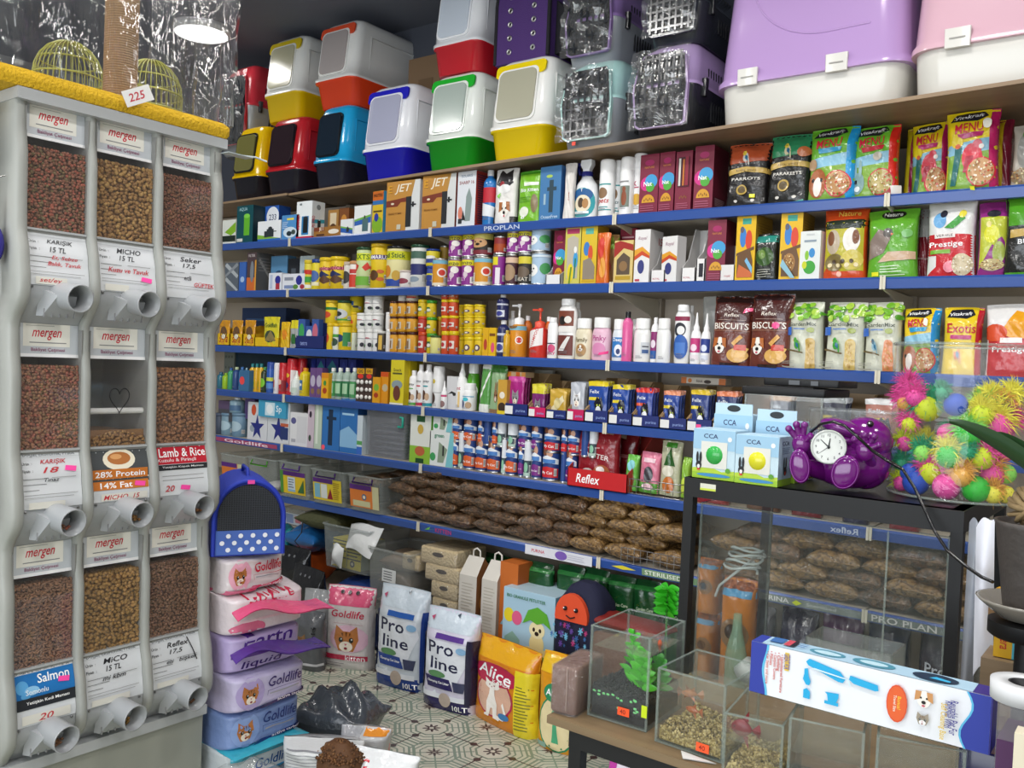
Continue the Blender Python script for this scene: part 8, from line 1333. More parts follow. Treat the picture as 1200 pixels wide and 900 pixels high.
for s,(fx,fy,rx_,an) in enumerate(((937,553,13,-8),(991,556,17,16))):
    q=MB(); T_=Matrix.Translation(L3(fx,fy,-.075))@Matrix.Rotation(R(an),4,'Y'); q.sphere((0,0,0),1,PUR_,24,sc=(rx_*px,.011,22*px),T=T_)
    rg=[]; 
    for k in range(5):
        f=k/4; c=L3(fx+(992-fx)*f*.5,fy+6*f,-.075+.07*f); rr_=(rx_*.75+6*f)*px; rg.append([(c.x+rr_*math.cos(2*PI*i/16),c.y,c.z+rr_*.95*math.sin(2*PI*i/16)) for i in range(16)])
    q.loft(rg,PUR_); rim=[(rx_*.86*px*math.cos(2*PI*i/24),-.0095,19.5*px*math.sin(2*PI*i/24)) for i in range(24)]; q.tube([T_@Vector(p) for p in rim],.0011,'*#8a3a94',5,closed=True); q.build('foot',toy)
def hand(base,palm,tips,thumb,dep,nm='arm'):
    q=MB(); B_=L3(*base,dep+.045); P_=L3(*palm,dep); q.tube([B_,B_.lerp(P_,.5),P_],[.015,.0135,.013],PUR_,14); q.sphere(P_,1,PUR_,18,sc=(.021,.013,.025))
    for (tx,ty) in tips: E_=L3(tx,ty,dep-.006); mid=P_.lerp(E_,.6)+Vector((0,.004,0)); q.tube([P_,mid,E_],[.0085,.0075,.0072],PUR_,10); q.sphere(E_,.0086,PUR_,10)
    E_=L3(*thumb,dep-.01); q.tube([P_,P_.lerp(E_,.5),E_],[.0085,.008,.007],PUR_,10); q.sphere(E_,.008,PUR_,10); q.build(nm,toy)
hand((952,548),(936,525),((920,507),(929,501),(939,501)),(947,514),-.055); hand((1020,548),(1013,527),((1000,514),(1011,508),(1022,509)),(1028,519),-.062)
ck=MB(); T_=Matrix.Translation(L3(969.5,526,-.068))@Matrix.Rotation(R(8),4,'Z')@Matrix.Rotation(R(90),4,'X'); rc=21.5*px
ck.lathe([(rc*.8,-.03),(rc*.93,-.004),(rc,.0),(rc*1.01,.004),(rc*.96,.008),(rc*.88,.006)],'*#c8ccc8',36,T=T_,cap1=False); ck.lathe([(rc*.9,.0045),(.0005,.0047)],mat('#e4e8e2',.3,coat=.6),36,T=T_); ckf=ck.build('clock_case',toy)
q=MB()
def onf(a,r_): return T_@Vector((r_*math.sin(a),r_*math.cos(a),.0056))
for nm_,(a,l,wd) in {'h':(R(8),.52,.0018),'m':(R(-48),.62,.0014),'s':(R(-128),.72,.0007)}.items():
    d_=Vector((math.sin(a),math.cos(a),0)); n_=Vector((d_.y,-d_.x,0)); P=[T_@(n_*wd+Vector((0,0,.006))-d_*.004),T_@(-n_*wd+Vector((0,0,.006))-d_*.004),T_@(d_*rc*l-n_*wd*.5+Vector((0,0,.006))),T_@(d_*rc*l+n_*wd*.5+Vector((0,0,.006)))]; q.add(P,[(0,1,2,3)],'#1c1e22')
q.lathe([(.0032,.0055),(.003,.0075),(.0005,.0078)],'#2c2e32',12,T=T_); q.build('clock_hands',toy)
q=MB()
for k in range(12):
    a=2*PI*k/12; vs,fs,asp=text_geo(str(k or 12),.012,0); hh=rc*.15; c=Vector((rc*.70*math.sin(a),rc*.70*math.cos(a),.0052)); q.add([T_@(c+Vector(((u-.5)*hh*asp,(v-.5)*hh,0))) for u,v in vs],fs,'#2c2e34')
q.build('numerals',toy)
# clear drum of feather balls
jc=XA(1122,ry+.22,RZ+.1); jy=ry+.22; JR=.142; jh=ZA(404,jc,jy-JR*.6)-RZ
jar_=thing('clear_drum','tall clear plastic drum full of feathered cat balls, at the right on the rack','drum',(jc,jy,RZ+.001)); DM=clear('drum_plastic','#ffffff',.012,.04,.3,9)
NR=[ (JR*(1 if True else 1)*math.cos(2*PI*k/40),JR*.92*math.sin(2*PI*k/40)) for k in range(40)]
q=MB(); q.loft([[(x,y,z) for x,y in NR] for z in (.002,.1,.2,jh)],DM,True,False); q.build('drum_wall',jar_)
q=MB(); q.tube([(x*1.01,y*1.01,jh) for x,y in NR],.0035,GE,6,closed=True); q.build('drum_rim',jar_)
q=MB(); q.tube([(x*1.005,y*1.005,.005) for x,y in NR],.003,GE,6,closed=True); q.build('base_rim',jar_)
bc={'y':'#c8d81c','g':'#2cb834','b':'#2450b8','p':'#e0489c','l':'#8ad85a','o':'#e0a84a','t':'#1c9a6c','h':'#e8e04a'}; bn={'y':'yellow','g':'green','b':'blue','p':'pink','l':'pale green','o':'orange','t':'teal','h':'lemon'}
fr_=random.Random(4)
def feather(q,c,n,L_,m,fr):
    for k in range(n):
        a=fr.uniform(-1.2,1.2); b=fr.uniform(-.6,1.3); d_=Vector((math.sin(a)*math.cos(b),-.25*fr.random(),math.sin(b)+.1)).normalized(); l=L_*fr.uniform(.5,1); s_=d_.cross(Vector((fr.uniform(-1,1),fr.uniform(-1,1),.3))).normalized()*.0009; c_=c; c=c_+Vector((fr.uniform(-1,1),fr.uniform(-.4,.4),fr.uniform(-1,1)))*L_*.22; p0=c; p1=c+d_*l*.6+s_*2; p2=c+d_*l+Vector((0,0,-.3*l*fr.random())); q.add([p0-s_,p0+s_,p1+s_,p2,p1-s_],[(0,1,2,4),(4,2,3)],m); c=c_
BL_=[(1087,478,16,'y','t'),(1120,474,13,'b',None),(1150,486,13,'y','h'),(1111,508,12,'p',None),(1135,508,15,'g','l'),(1066,497,10,'y','p'),(1083,531,12,'l','t'),(1112,533,14,'g','h'),(1150,535,14,'y','p'),(1158,514,11,'p','o'),(1067,553,11,'b',None),(1074,576,15,'b',None),(1092,553,14,'y','p'),(1109,582,15,'p',None),(1143,583,15,'g',None),(1163,556,14,'p','o'),(1179,556,11,'l',None),(1170,500,17,'p','h'),(1056,576,10,'p','y'),(1163,588,11,'h','o'),(1178,580,10,'h',None),(1060,520,10,'p','y'),(1073,466,11,'p','p'),(1127,556,12,'o','o'),(1056,545,10,'t','t'),(1060,473,10,'o','p'),(1133,528,9,'t','t'),(1176,530,12,'p','p'),(1104,460,8,'t','t')]
TOE=0
for k,(bx,by,br,c,fc) in enumerate(BL_):
    r_=br/(FPX/2.02); X=XA(bx,jy-.06,RZ+.1); Z=max(ZA(by,X,jy-.06)-RZ,r_+.004); dx=X-jc
    lim=JR-r_-.006; dx=max(-lim,min(lim,dx)); yy=-.92*math.sqrt(max(lim*lim-dx*dx,0))*(1 if k%3 else .8); 
    X2=XA(bx,jy+yy,RZ+Z); dx=max(-lim,min(lim,X2-jc)); yy=-.92*math.sqrt(max(lim*lim-dx*dx,0))*(1 if k%3 else .8)
    t=thing('feather_ball' if fc else 'cat_ball',f'{bn[c]} cat ball'+(f' with {bn[fc]} feathers' if fc else ' without feathers')+f', {("large" if br>13 else "medium" if br>10 else "small")}, in the {"bottom" if by>545 else "middle" if by>500 else "top"} {"left" if bx<1095 else "centre" if bx<1140 else "right"} of the drum','cat toy ball',(jc+dx,jy+yy,RZ+Z),0,'balls in the clear drum')
    q=MB(); bm_=mat(bc[c],.5); q.sphere((0,0,0),r_,bm_,16)
    for i in range(60):
        z=1-2*(i+.5)/60; a=i*2.39996; rr_=math.sqrt(1-z*z); v=Vector((rr_*math.cos(a),rr_*math.sin(a),z)); s1=v.cross(Vector((0,0,1))).normalized()*.0011; s2=v.cross(s1).normalized()*.0011; P=v*(r_*1.006)
        if v.y<.3: q.add([P-s1,P-s2,P+s1,P+s2],[(0,1,2,3)],'#%02x%02x%02x'%tuple(int(int(bc[c][i2:i2+2],16)*.45) for i2 in (1,3,5)))
    q.build('ball',t)
    if fc: q=MB(); feather(q,Vector((0,-r_*.3,r_*.5)),320,r_*1.7,mat(bc[fc],.8),fr_); q.build('feather_tuft',t)
fm_=MB()
for (bx,by,c) in ((1160,452,'h'),(1175,462,'o'),(1185,450,'h'),(1150,462,'l'),(1058,452,'p'),(1064,440,'p'),(1170,470,'t'),(1185,478,'p'),(1085,505,'h'),(1120,495,'t')):
    X=XA(bx,jy-.03,RZ+.2); X=max(jc-JR+.03,min(jc+JR-.03,X)); Z=ZA(by,X,jy-.03); q=MB(); feather(q,Vector((0,0,0)),330,.042,mat(bc[c],.8),fr_); tag(q.build('feather_tuft',None,(X,jy-.03,Z-.02)),f'loose {bn[c]} feather tuft near the {"top right" if bx>1140 else "left side" if bx<1090 else "middle"} of the drum','feather tuft','loose feathers in the clear drum')
# power cord sweeping in front
q=MB(); cps=[(950,506,.06),(962,497,.03),(976,494,.015),(990,499,.0),(1005,512,.0),(1022,528,.02),(1040,540,.03),(1058,550,-.0),(1072,572,-.01),(1085,600,-.03),(1095,622,-.04),(1110,645,-.06),(1130,662,-.08),(1150,676,-.10),(1168,684,-.12)]
P=[]
for i in range(len(cps)-1):
    for k in range(4):
        f=k/4; a,b,d=[cps[i][j]+(cps[i+1][j]-cps[i][j])*f for j in range(3)]; P.append(atY(a,b,ry-.0+d))
q.tube(P,.0034,'*#121215',8); tag(q.build('power_cord'),'thin black cord running from the purple toy down past the rack post','cord')
# ---------------------------------------------------------------- low table with fish cubes
TBZ=.70; FY=atZ(650,841,TBZ).y; tx0=atZ(641,838,TBZ).x; tb=thing('display_table','low black steel table with a wooden board top, in the foreground','table',(0,FY,0)); TW_,TD=1.28,.43
q=MB(); q.box(tx0,0,TBZ-.016,tx0+TW_,TD,TBZ,m_wood('table_board_wood','#6e5a42','#857052',4)); q.build('board_top',tb)
for (a,b) in ((tx0+.05,.01),(tx0+.05,TD-.035),(tx0+TW_-.08,.01),(tx0+TW_-.08,TD-.035)): q=MB(); q.box(a,b,0,a+.028,b+.025,TBZ-.052,BKM); q.build('leg',tb)
q=MB(); q.box(tx0+.05,.008,TBZ-.052,tx0+TW_-.05,.03,TBZ-.016,BKM); q.build('front_rail',tb); q=MB(); q.box(tx0+.05,TD-.03,TBZ-.052,tx0+TW_-.05,TD-.008,TBZ-.016,BKM); q.build('rear_rail',tb)
def cube(xl,yl,xr,yr,yt,lab,d=None,h=None,fill=None,water=.8,**k):
    A=atZ(xl,yl,TBZ);B=atZ(xr,yr,TBZ); w=(B-A).length; an=math.atan2(B.y-A.y,B.x-A.x); d=d or w; h=h or ZA(yt,A.x,A.y)-TBZ; nrm=Vector((-math.sin(an),math.cos(an),0)); c=(A+B)/2+nrm*d/2
    t=glassbox(c.x,c.y,TBZ,w,d,h,lab,rz=an,name='fish_cube',**k)
    if water: q=MB(); e=.0045; q.add([(-w/2+e,-d/2+e,h*water),(w/2-e,-d/2+e,h*water),(w/2-e,d/2-e,h*water),(-w/2+e,d/2-e,h*water)],[(0,1,2,3)],WAT); wq=q.build('water',None,(c.x,c.y,TBZ+.001),an); wq['label']='still water in the '+lab.split(',')[0]; wq['category']='water'; wq['kind']='stuff'
    return t,w,d,h,c,an
GR=[mat(c,.6) for c in ('#a8955a','#8f7c48','#c0ae78','#75643a')]
def gravel(w,d,h0,h1,c,an,lab,ms=GR,n=1500,s0=.0042,seed=1):
    r=random.Random(seed); q=MB(); e=.006
    def hz(u,v): return h0+(h1-h0)*(u if seed%2 else 1-u)*.6+(h1-h0)*.4*v+.004*math.sin(u*9+v*7)
    q.grid(lambda u,v:((u-.5)*(w-2*e),(v-.5)*(d-2*e),hz(u,v)-.004),8,8,ms[1])
    q.grid(lambda u,v:((u-.5)*(w-2*e),-(d/2-e),.006+(hz(u,0)-.01)*v),6,2,ms[1]); q.grid(lambda u,v:((w/2-e),(u-.5)*(d-2*e),.006+(hz(1,u)-.01)*v),6,2,ms[1])
    for k in range(n):
        f=r.random(); s=s0*r.uniform(.7,1.25)
        if f<.5: u,v=r.random(),r.random(); P=((u-.5)*(w-2*e-.004),(v-.5)*(d-2*e-.004),hz(u,v)-.001)
        elif f<.8: u=r.random(); P=((u-.5)*(w-2*e-.004),-(d/2-e-.002),.008+r.random()*(hz(u,0)-.008))
        else: u=r.random(); P=((w/2-e-.002),(u-.5)*(d-2*e-.004),.008+r.random()*(hz(1,u)-.008))
        q.lathe([(s*.3,-s*.6),(s,0),(s*.3,s*.6)],r.choice(ms),5,T=Matrix.Translation(P)@Matrix.Rotation(r.uniform(0,3),4,'X')@Matrix.Rotation(r.uniform(0,3),4,'Y'))
    o=q.build('gravel',None,(c.x,c.y,TBZ+.001),an); tag(o,lab,'gravel',kind='stuff'); return o
def fish(loc,rz,L_,c,lab,tall=.5):
    t=thing('fish',lab,'fish',loc,rz); m=mat(c,.35,coat=.4); q=MB(); rg=[]
    for k in range(9): f=k/8; rr_=math.sin(PI*min(f*.9+.06,1))**.7; rg.append([(L_*(.5-f*.72),L_*.12*rr_*math.cos(2*PI*i/12),L_*tall*.35*rr_*math.sin(2*PI*i/12)) for i in range(12)])
    q.loft(rg,m); q.build('fish_body',t)
    q=MB(); q.add([(-L_*.2,0,0),(-L_*.5,.001,L_*.28),(-L_*.58,.004,L_*.05),(-L_*.5,-.002,-L_*.26)],[(0,1,2),(0,2,3)],m); q.add([(-L_*.1,.0,L_*tall*.28),(L_*.15,0,L_*tall*.3),(-L_*.12,.002,L_*tall*.75)],[(0,1,2)],m); q.add([(-L_*.1,.0,-L_*tall*.28),(L_*.1,0,-L_*tall*.3),(-L_*.16,.002,-L_*tall*.8)],[(0,1,2)],m); q.build('fins',t)
    for s in (-1,1): q=MB(); q.sphere((L_*.38,s*L_*.075,L_*.04),L_*.03,'#0c0c0e',6); q.build('eye',t)
# cube A: planted, with black gravel
t,w,d,h,c,an=cube(688,838,757,859,733,'tall planted fish cube with black gravel, leftmost on the table',d=.165,water=.78); gravel(w,d,.058,.070,c,an,'black gravel in the planted cube',[mat(x,.7) for x in ('#16171a','#1f2124','#0e0f10')],1500,.0035,2)
rp_=random.Random(6)
def leaf(q,p,d_,L_,W_,m,bend=.3):
    d_=d_.normalized(); s_=d_.cross(Vector((0,1,0))); s_=s_.normalized() if s_.length>.1 else Vector((1,0,0)); pts=[]
    for k in range(6): f=k/5; cc=p+d_*L_*f+Vector((0,0,-bend*L_*f*f)); ww=W_*math.sin(PI*min(.08+f*.92,1)); pts+=[cc-s_*ww+Vector((0,0,.001)),cc+Vector((0,-.0015*math.sin(PI*f),0)),cc+s_*ww]
    q.add(pts,[(3*k+j,3*k+j+1,3*k+j+4,3*k+j+3) for k in range(5) for j in (0,1)],m,True)
for k,(lx,ly,hh,n_,wd,col,nm) in enumerate(((.0,-.02,.12,9,.009,'#3fae1c','tall spiky green plastic plant'),(.028,-.035,.085,12,.013,'#4fc424','bushy broad leaved green plastic plant'),(.055,-.01,.07,10,.011,'#3a9a2c','small green plastic plant at the right corner'))):
    P_=Matrix.Rotation(an,3,'Z')@Vector((lx,ly,0)); t=thing('plastic_plant',nm+' in the planted cube','aquarium plant',(c.x+P_.x,c.y+P_.y,TBZ+.058)); q=MB(); st=MB(); st.tube([(0,0,-.004),(.002,0,hh*.5),(0,0,hh)],.0016,mat('#2f7a1c'),5)
    for i in range(n_*2): f=i/(n_*2); a=i*2.4; z=hh*f*.9; leaf(q,Vector((0,0,z+.004)),Vector((math.cos(a),math.sin(a)*.6,.75+.8*f)),.036*(1.25-f*.6)+(.006 if k==1 else 0),wd*.75,mat(col,.35,coat=.3),.35)
    q.build('leaves',t); st.build('stem',t)
for k in range(16):
    u,v=rp_.uniform(-.42,.45),0; zz=.02+.04*rp_.random() if k%2 else .045+.012*rp_.random(); P_=Matrix.Rotation(an,3,'Z')@Vector((u*w,-d/2+.0075,0)); q=MB(); q.sphere((0,0,0),1,mat('#7fe08a',.4,emit=0),8,sc=(.005,.003,.003)); tag(q.build('glow_pebble',None,(c.x+P_.x,c.y+P_.y,TBZ+zz)),'pale green glow pebble in the black gravel of the planted cube','pebble','green pebbles in the planted cube')
P_=Matrix.Rotation(an,3,'Z')@Vector((.045,.01,0)); fish((c.x+P_.x,c.y+P_.y,TBZ+.15),R(120),.04,'#d85a24','orange fish swimming behind the plants in the planted cube')
def sticker(t,u,z,w_,d_,cc,s=.013,nm='price_sticker',txt='40'):
    q=MB(); q.box(-s,-.0008,-s*.62,s,0,s*.62,cc); art(q,lambda a,b:(((a-.5)*2*s,-.0009,(b-.5)*1.24*s),(0,-1,0)),2*s,1.24*s,[T(txt,.45,.5,.5,'#8a2a14')]); q.build(nm,t,(u*w_,-d_/2-.0012,z))
sticker(t0:=[o for o in SC.objects if o.get('label','').startswith('tall planted fish cube')][0],.12,.028,w,d,'#ff5a2a'); q=MB(); q.box(-.006,-.0008,-.012,.006,0,.012,'#c8e01c'); q.build('yellow_sticker',t0,(w*.46,-d/2-.0012,.04))
# cube B: goldfish
t,w,d,h,c,an=cube(767,869,846,896,783,'medium fish cube with tan gravel and goldfish, second on the table',d=.16,water=.72); gravel(w,d,.024,.034,c,an,'tan gravel in the goldfish cube',seed=4); sticker(t,.22,.018,w,d,'#ff5a2a')
fish((c.x-.03,c.y-.01,TBZ+.085),R(200),.04,'#b8682c','upper orange goldfish in the second cube'); fish((c.x-.015,c.y-.03,TBZ+.062),R(170),.038,'#a85a2c','lower orange goldfish in the second cube'); fish((c.x-.055,c.y+.02,TBZ+.075),R(30),.036,'#8a4a2c','brown goldfish at the left of the second cube')
q=MB(); a_=atZ(798,880,TBZ+.002); q.add([(0,0,0),(.075,-.006,0),(.018,-.028,.0),],[(0,1,2)],'#e4e4e2'); q.add([(0,0,.0015),(.075,-.006,.0015),(.018,-.028,.0015)],[(2,1,0)],'#e4e4e2'); tag(q.build('paper_slip',None,(a_.x,a_.y,TBZ+.0015)),'white paper corner poking out from under the goldfish cube','paper')
# cubes C, D, E
t,w,d,h,c,an=cube(845,917,914,936,836,'small fish cube with a dark red fish, third on the table',d=.15,water=.62); gravel(w,d,.030,.040,c,an,'tan gravel in the red fish cube',seed=5); fish((c.x-.025,c.y-.02,TBZ+h*.66),R(185),.05,'#7a1020','dark red fighting fish in the third cube',.9)
t,w,d,h,c,an=cube(920,940,1008,962,842,'empty looking clear cube under the long box, fourth on the table',d=.15,water=.6)
t,w,d,h,c,an=cube(1022,968,1126,992,862,'empty looking clear cube at the right, fifth on the table',d=.15,water=.6)
LD=h
# brown wrapped block
A=atZ(644,834,TBZ);B=atZ(674,842,TBZ); w=(B-A).length; an=math.atan2(B.y-A.y,B.x-A.x); hb=ZA(779,A.x,A.y)-TBZ; dd=.13; cc=(A+B)/2+Vector((-math.sin(an),math.cos(an),0))*dd/2
t=thing('wrapped_block','brown wrapped clay block standing left of the planted cube','block',(cc.x,cc.y,TBZ+.001),an); q=MB(); rbox(q,w,dd,0,hb,.008,mat('#6e5044',.75,bump=.5,bscale=25),.006); q.build('block',t); q=MB(); q.loft([rr_ring(w+.003,dd+.003,.009,0),rr_ring(w+.004,dd+.004,.009,hb*.98),rr_ring(w-.01,dd-.01,.009,hb+.003)],clear('loose_film','#ffffff',.05,.1,1,30)); q.tube([(w*.15,-dd/2-.003,.01),(w*.16,-dd/2-.004,hb*.5),(w*.14,-dd/2-.003,hb)],.0008,'#b8a8a0',4); q.build('film_wrap',t)
# long box of the hair remover, lying across the cubes
BY=1.50; a0=atY(878,809,BY); b0=atY(1159,876,BY); a1=atY(886,752,BY); bw=b0.x-a0.x; bz_=TBZ+.002+LD; z0=a0.z; bh=a1.z-a0.z
fro=[('r',0,0,.045,1,'#2a3a9c'),('p',[(.045,0)]+[(.066+.010*math.cos(k*PI/5),k/10) for k in range(11)]+[(.045,1)],'#2a3a9c'),('p',[(.076+.010*math.cos(k*PI/5),k/10) for k in range(11)]+[(.066+.010*math.cos(k*PI/5),k/10) for k in range(10,-1,-1)],'#5ab8e0'),('p',[(.915-.022*math.sin(2*PI*k/10)-.0,k/10) for k in range(11)]+[(1,1),(1,0)],'#2a3a9c'),('p',[(.909-.022*math.sin(2*PI*k/10),k/10) for k in range(11)]+[(.917-.022*math.sin(2*PI*k/10),k/10) for k in range(10,-1,-1)],'#5ab8e0'),
 ('r',.162,.58,.182,.93,'#e0c23a'),T('GREAT FOR',.172,.755,.07,'#5a3a9c',.12,0,-90)]+[T(s_,u_,v_,w_,'#c8443c',None,0,-90) for s_,u_,v_,w_ in (('• Upholstered Furniture',.148,.5,.175),('• Clothing',.132,.72,.085),('• Carpets Covers',.116,.62,.125),('• Pillows',.1,.76,.065),('• Car Seats and more',.084,.56,.15))]+[
 ('p',[(.26,.86),(.275,.93),(.41,.82),(.435,.70),(.425,.62),(.405,.62),(.27,.80)],'#1fa8dc'),('p',[(.255,.72),(.27,.74),(.275,.6),(.285,.5),(.28,.42),(.265,.42),(.25,.52),(.255,.62)],'#1fa8dc'),('p',[(.255,.16),(.255,.32),(.27,.36),(.285,.3),(.285,.16)],'#1fa8dc'),('p',[(.35,.16),(.35,.22),(.365,.22),(.36,.34),(.35,.38),(.41,.40),(.41,.32),(.4,.22),(.41,.22),(.41,.16)],'#1fa8dc'),('p',[(.45,.72),(.455,.80),(.57,.74),(.575,.64),(.56,.62),(.47,.66)],'#1fa8dc'),('p',[(.285,.76),(.3,.78),(.45,.72),(.46,.6),(.455,.6),(.445,.7),(.3,.75)],'#cfe8f4'),
 ('e',.65,.5,.042,.34,'#d8502c'),('e',.65,.5,.038,.31,'#e0602c'),T('Bonus!',.660,.52,.055,'#f4c83a',None,0,-90),T('Travel Size',.643,.5,.07,'#f4e8d8',None,0,-90)]+A_dog(.755,.70,.15,'#c8905a',.22)+A_cat(.755,.33,.11,'#9a9080',.22,'#f0f0ee')+[T('Reusable Pet Fur',.872,.52,.14,'#3a3a8c',.13,0,-90),T('Remover With',.852,.56,.11,'#3a3a8c',.12,0,-90),T('Self Cleaning Base',.832,.42,.15,'#d8b82a',.13,0,-90)]
topA=[('r',0,0,.05,1,'#2a3a9c'),('r',.93,0,1,1,'#3a2a7c'),('r',.05,0,.93,1,'#a8c8dc'),('e',.33,.5,.08,.36,'#4a8aa0'),('e',.33,.5,.06,.2,'#b8d8e4'),('e',.53,.5,.09,.38,'#4a8aa0'),('e',.53,.5,.06,.2,'#b8d8e4'),('e',.78,.45,.09,.4,'#1c3048'),('p',[(.76,.3),(.84,.25),(.84,.4),(.78,.55)],'#3ab0e0'),('r',.07,.3,.13,.9,'#3a6aa8'),('r',.14,.2,.17,.9,'#c84a5a'),('r',.17,.2,.19,.9,'#20202c')]+A_lines(.2,.24,.2,.8,3,'#3a6aa8')
mb=MB(); dB=.048; mb.box(-bw/2,-dB/2,0,bw/2,dB/2,bh,'#e6e9ee'); art(mb,Sfront(bw,dB,bh),bw,bh,fro); art(mb,Stop(bw,dB,bh),bw,dB,topA); art(mb,Sright(bw,dB,bh),dB,bh,[('r',0,0,1,1,'#34309a')]); o=mb.build('hair_remover_box',None,((a0.x+b0.x)/2,BY+dB/2,z0)); tag(o,'long white and blue pet fur remover box lying across the clear cubes','box')
ep=MB(); ep.box(bw/2+.0004,-dB/2,0,bw/2+.0015,dB/2,bh,'#34309a'); ep.build('end_flap',o)
# plinth under the box: clear cubes carry it; a dark box fills the space at its right end
zz=z0-TBZ-.004; q=MB(); rbox(q,.10,.12,0,zz-.01,.006,'*#1c1a4a',.003); tag(q.build('navy_box',None,(XA(1165,1.56,.78),1.60,TBZ+.001)),'dark navy box under the right end of the long box','box')
# ---------------------------------------------------------------- right edge: plant, paper, small boxes
PY=1.78; pc=XA(1206,PY,1.05); zt_=ZA(612,pc,PY); zs_=ZA(735,pc,PY-.05); t=thing('potted_orchid','orchid with dark green leaves in a tall grey pot, at the right edge','potted plant',(pc,PY,zs_)); H_=zt_-zs_
q=MB(); q.lathe([(.036,.012),(.04,.02),(.058,H_-.01),(.061,H_),(.055,H_),(.05,H_-.03),(.0005,H_-.03)],mat('#47423f',.5,bump=.5,bscale=30),28); q.build('pot',t)
q=MB(); q.lathe([(.03,.0),(.045,.004),(.078,.03),(.083,.036),(.079,.036),(.045,.010),(.0005,.008)],'*#8f8a80',32); q.build('saucer',t)
q=MB(); rb_=random.Random(2); RM=mat('#8a7552',.8,bump=.4)
for k in range(16):
    a=rb_.uniform(0,6.3); b=rb_.uniform(0,6.3); q.tube([(.040*math.cos(a+j*.5)*math.cos(b)+.004*math.sin(j),.040*math.sin(a+j*.5),H_+.015+.034*math.sin(b)*math.cos(a+j*.5)+.01) for j in range(9)],rb_.uniform(.003,.006),RM,6)
q.build('roots',t)
def bigleaf(P0,P1,P2,wd,nm='leaf'):
    q=MB(); LM=mat('#2c4a2a',.35,coat=.25); rows=[]; N_=14
    for k in range(N_+1):
        f=k/N_; c=(P0*(1-f)**2+P1*2*f*(1-f)+P2*f*f); tdir=((P1-P0)*(1-f)+(P2-P1)*f).normalized(); s_=tdir.cross(Vector((.2,.75,.6))).normalized(); ww=wd*(math.sin(PI*min(.1+f*.9,1))**.6) ; rows.append([c-s_*ww,c-s_*ww*.5+Vector((0,-.002,-.003)),c+Vector((0,-.002,-.006)),c+s_*ww*.5+Vector((0,-.002,-.003)),c+s_*ww])
    for off in (0,.0015): q.add([p+Vector((0,off,-off)) for r in rows for p in r],[(k*5+j,k*5+j+1,(k+1)*5+j+1,(k+1)*5+j) for k in range(N_) for j in range(4)],LM,True)
    q.build(nm,t)
o_=Vector((pc,PY,zs_)); 
def lp(x,y,Y): return atY(x,y,Y)-o_
bigleaf(lp(1235,570,PY),lp(1185,515,PY-.03),lp(1113,491,PY-.04),.020); bigleaf(lp(1240,575,PY),lp(1215,535,PY-.02),lp(1166,506,PY),.024); bigleaf(lp(1225,590,PY),lp(1300,560,PY),lp(1360,575,PY+.05),.022)
t2=thing('plant_stand','low black round stand under the orchid saucer','stand',(pc,PY,TBZ)); q=MB(); q.lathe([(.055,zs_-TBZ-.03),(.062,zs_-TBZ-.025),(.062,zs_-TBZ-.002)],BKM,24); q.build('stand_top',t2); q=MB(); q.lathe([(.05,.001),(.05,.015),(.018,.02),(.018,zs_-TBZ-.03)],BKM,20); q.build('stand_column',t2)
zc_=ZA(772,XA(1170,1.86,.9),1.86); X0=XA(1152,1.86,.85);X1=XA(1186,1.86,.85); q=MB(); q.box(-(X1-X0)/2-.01,-.05,.001,(X1-X0)/2+.01,.05,zc_-TBZ-.001,m_wood('upright_plank_wood','#7d6a52','#937d62',6)); tag(q.build('wooden_block',None,((X0+X1)/2+.005,1.90,TBZ)),'upright wooden block under the yellow and red boxes at the right','block')
se=[T('sera',.3,.5,.5,'#c01f24',.2,.2,-90),('r',.58,0,.72,1,'#4ab0c8'),('r',.72,0,1,1,'#c8a82a')]
A_=place('carton',(X0+X1)/2+.012,1.90,zc_+.001,4,(X1-X0)*1.1,.058,'yellow box with red lettering and a blue stripe, lower of two','yellow_box','box',d=.06,c='#d8a81c',front=se,side='#b8901c'); place('carton',(X0+X1)/2+.002,1.90,zc_+.061,-8,(X1-X0)*.95,.058,'yellow box with a brown side, upper of two beside the pot','yellow_box','box',d=.06,c='#dca61c',front=[T('sera',.6,.5,.5,'#c01f24',.25,.2,-90),('r',0,0,.35,1,'#7a5a34')],side='#8a6a3c')
def pv(x,y,Y): return atY(x,y,Y)
sheet('long white paper sheet hanging beside the rack post',(pv(1140,792,1.97),pv(1164,775,1.96),pv(1166,602,1.96),pv(1144,618,1.98)),mat('#e6e9f4',.6)); sheet('grey tinted plastic sheet hanging between rack post and white paper',(Vector((pv(1126,790,1.985).x,1.985,.003)),Vector((pv(1139,790,1.98).x,1.98,.003)),pv(1152,612,1.985),pv(1136,612,1.99)),clear('grey_sheet','#a8aeb8',.6,.2),'plastic_sheet')
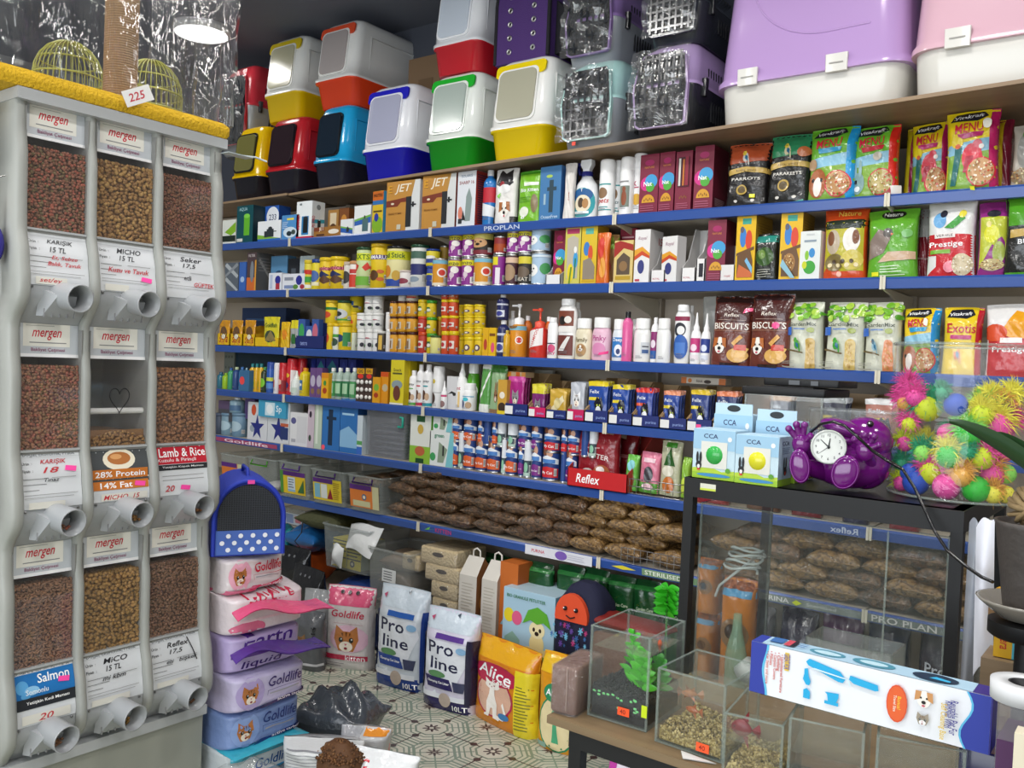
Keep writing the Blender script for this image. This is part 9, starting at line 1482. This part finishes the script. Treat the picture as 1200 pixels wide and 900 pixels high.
# things on the table at the right edge
Yr=1.42; Z1=ZA(868,XA(1180,Yr,.85),Yr)
X0=XA(1163,Yr,.85); q=MB(); rbox(q,.16,.10,.0,ZA(838,X0+.05,Yr)-TBZ,.004,clear('display_box_plastic','#e0e0e6',.12,.05)); t=thing('clear_display_box','clear box with a purple band, under the white tape roll at the right edge','box',(X0+.08,Yr+.05,TBZ+.001)); q.build('box_shell',t); hB=ZA(838,X0+.05,Yr)-TBZ; q=MB(); q.box(-.078,-.0515,hB*.55,.081,.05,hB*.82,'#4a2450'); q.build('purple_band',t); q=MB(); q.box(-.078,-.049,.001,.079,.049,hB*.5,'#6a6058'); q.build('inner_tray',t)
q=MB(); T_=Matrix.Translation((0,0,0)); q.lathe([(.022,0),(.044,0),(.0445,.026),(.022,.026),(.022,0)],mat('#d0d2d4',.6),32,cap0=False,cap1=False); t=thing('tape_roll','roll of white tape lying on the clear box at the right edge','tape',(XA(1200,Yr+.04,TBZ+hB+.01),Yr+.045,TBZ+hB+.002)); q.build('tape',t); q=MB(); q.lathe([(.019,.001),(.0219,.001),(.0219,.025),(.019,.025),(.019,.001)],'#1c1c20',24,cap0=False,cap1=False); q.build('core',t)
Yq=1.30; X0=XA(1179,Yq,.8); hq=ZA(866,X0+.02,Yq)-TBZ; fy0=FY; t=place('carton',X0+.06,Yq+.02,TBZ+.001,0,.12,max(hq,.05),'cream carton with a red disc, cut off at the lower right corner','cream_carton','box',d=.03,c='#d8cfb8',front=[('o',.3,.2,.45,'#d03a34')])
# extension shelf so that nothing hangs in the air: a second small board in front
q=MB(); q.box(-.01,0,0,.5,FY-Yq+.02,.016,WOOD); sb=thing('side_stand','narrow wooden stand in front of the table at the lower right corner','stand',(X0-.03,Yq-.02,0)); q.build('stand_top',sb,(0,0,TBZ-.0165))
for a in (.02,.44): q=MB(); q.box(a,.01,0,a+.03,.04,TBZ-.017,BKM); q.build('leg',sb)
# under the table: litter bags on the floor
for k,(x,y,w,h,c,lab,pr) in enumerate(((-1.02,1.93,.16,.50,'#d8d0dc','white and magenta litter bag behind the table leg',[('r',0,0,.2,1,'#b83a9c'),('r',.2,.35,1,.5,'#b8284a'),T('kitten',.6,.42,.4,'#ffffff'),('r',.5,0,1,.3,'#2a2a6c')]),(-.84,1.90,.2,.52,'#d4d8e0','white and navy litter bag under the table, left of two',pro('#d0d4e0','#232a6c','#5a3a8c')),(-.62,1.90,.22,.52,'#c4d0dc','white and blue litter bag under the table, right of two',pro('#c8d4e0','#1f4a8c','#2a5aa8')),(-.38,1.9,.2,.5,'#c0ccd8','pale litter bag at the far right under the table',pro('#c8d4e0','#2a3a6c','#2a5aa8')))):
    place('bag',x,y,.001,0,w,h,lab,'cat_litter_bag','bag',d=.1,c='~'+c,prims=pr,topf=.15)
# green plastic plant behind the rack post
X=XA(781,SY-.1,.5); zt_=ZA(690,X,SY-.1); t=thing('plastic_plant','bright green plastic bush by the left rack post','aquarium plant',(X,SY-.1,0)); q=MB(); q.tube([(0,0,0),(.004,0,.1),(0,0,zt_-.02)],.004,mat('#2f7a1c'),6); q.lathe([(.03,0),(.03,.01),(.01,.014)],'#2a2a2c',12); q.build('stem',t); q=MB()
for i in range(40): a=i*2.4; z=zt_-.10*(i/40.); leaf(q,Vector((0,0,z)),Vector((math.cos(a),math.sin(a)*.7,.5)),.06,.014,mat('#3fc42c',.35,coat=.3),.4)
q.build('leaves',t)
# ---------------------------------------------------------------- camera and view
cd=bpy.data.cameras.new('camera'); cd.sensor_width=36; cd.lens=FPX/1200*36; cd.clip_start=.02; cam=bpy.data.objects.new('camera',cd); COL.objects.link(cam)
up=-CD; bk=-CF; cam.matrix_world=Matrix(((CR.x,up.x,bk.x,CAM.x),(CR.y,up.y,bk.y,CAM.y),(CR.z,up.z,bk.z,CAM.z),(0,0,0,1)))
SC.camera=cam
SC.view_settings.view_transform='Standard'; SC.view_settings.look='None'; SC.view_settings.exposure=-1.2; SC.view_settings.gamma=1; SC.view_settings.use_curve_mapping=False
SC.cycles.max_bounces=10; SC.cycles.transparent_max_bounces=24; SC.cycles.caustics_reflective=False; SC.cycles.caustics_refractive=False; SC.cycles.sample_clamp_indirect=6
SC.cycles.use_denoising=True
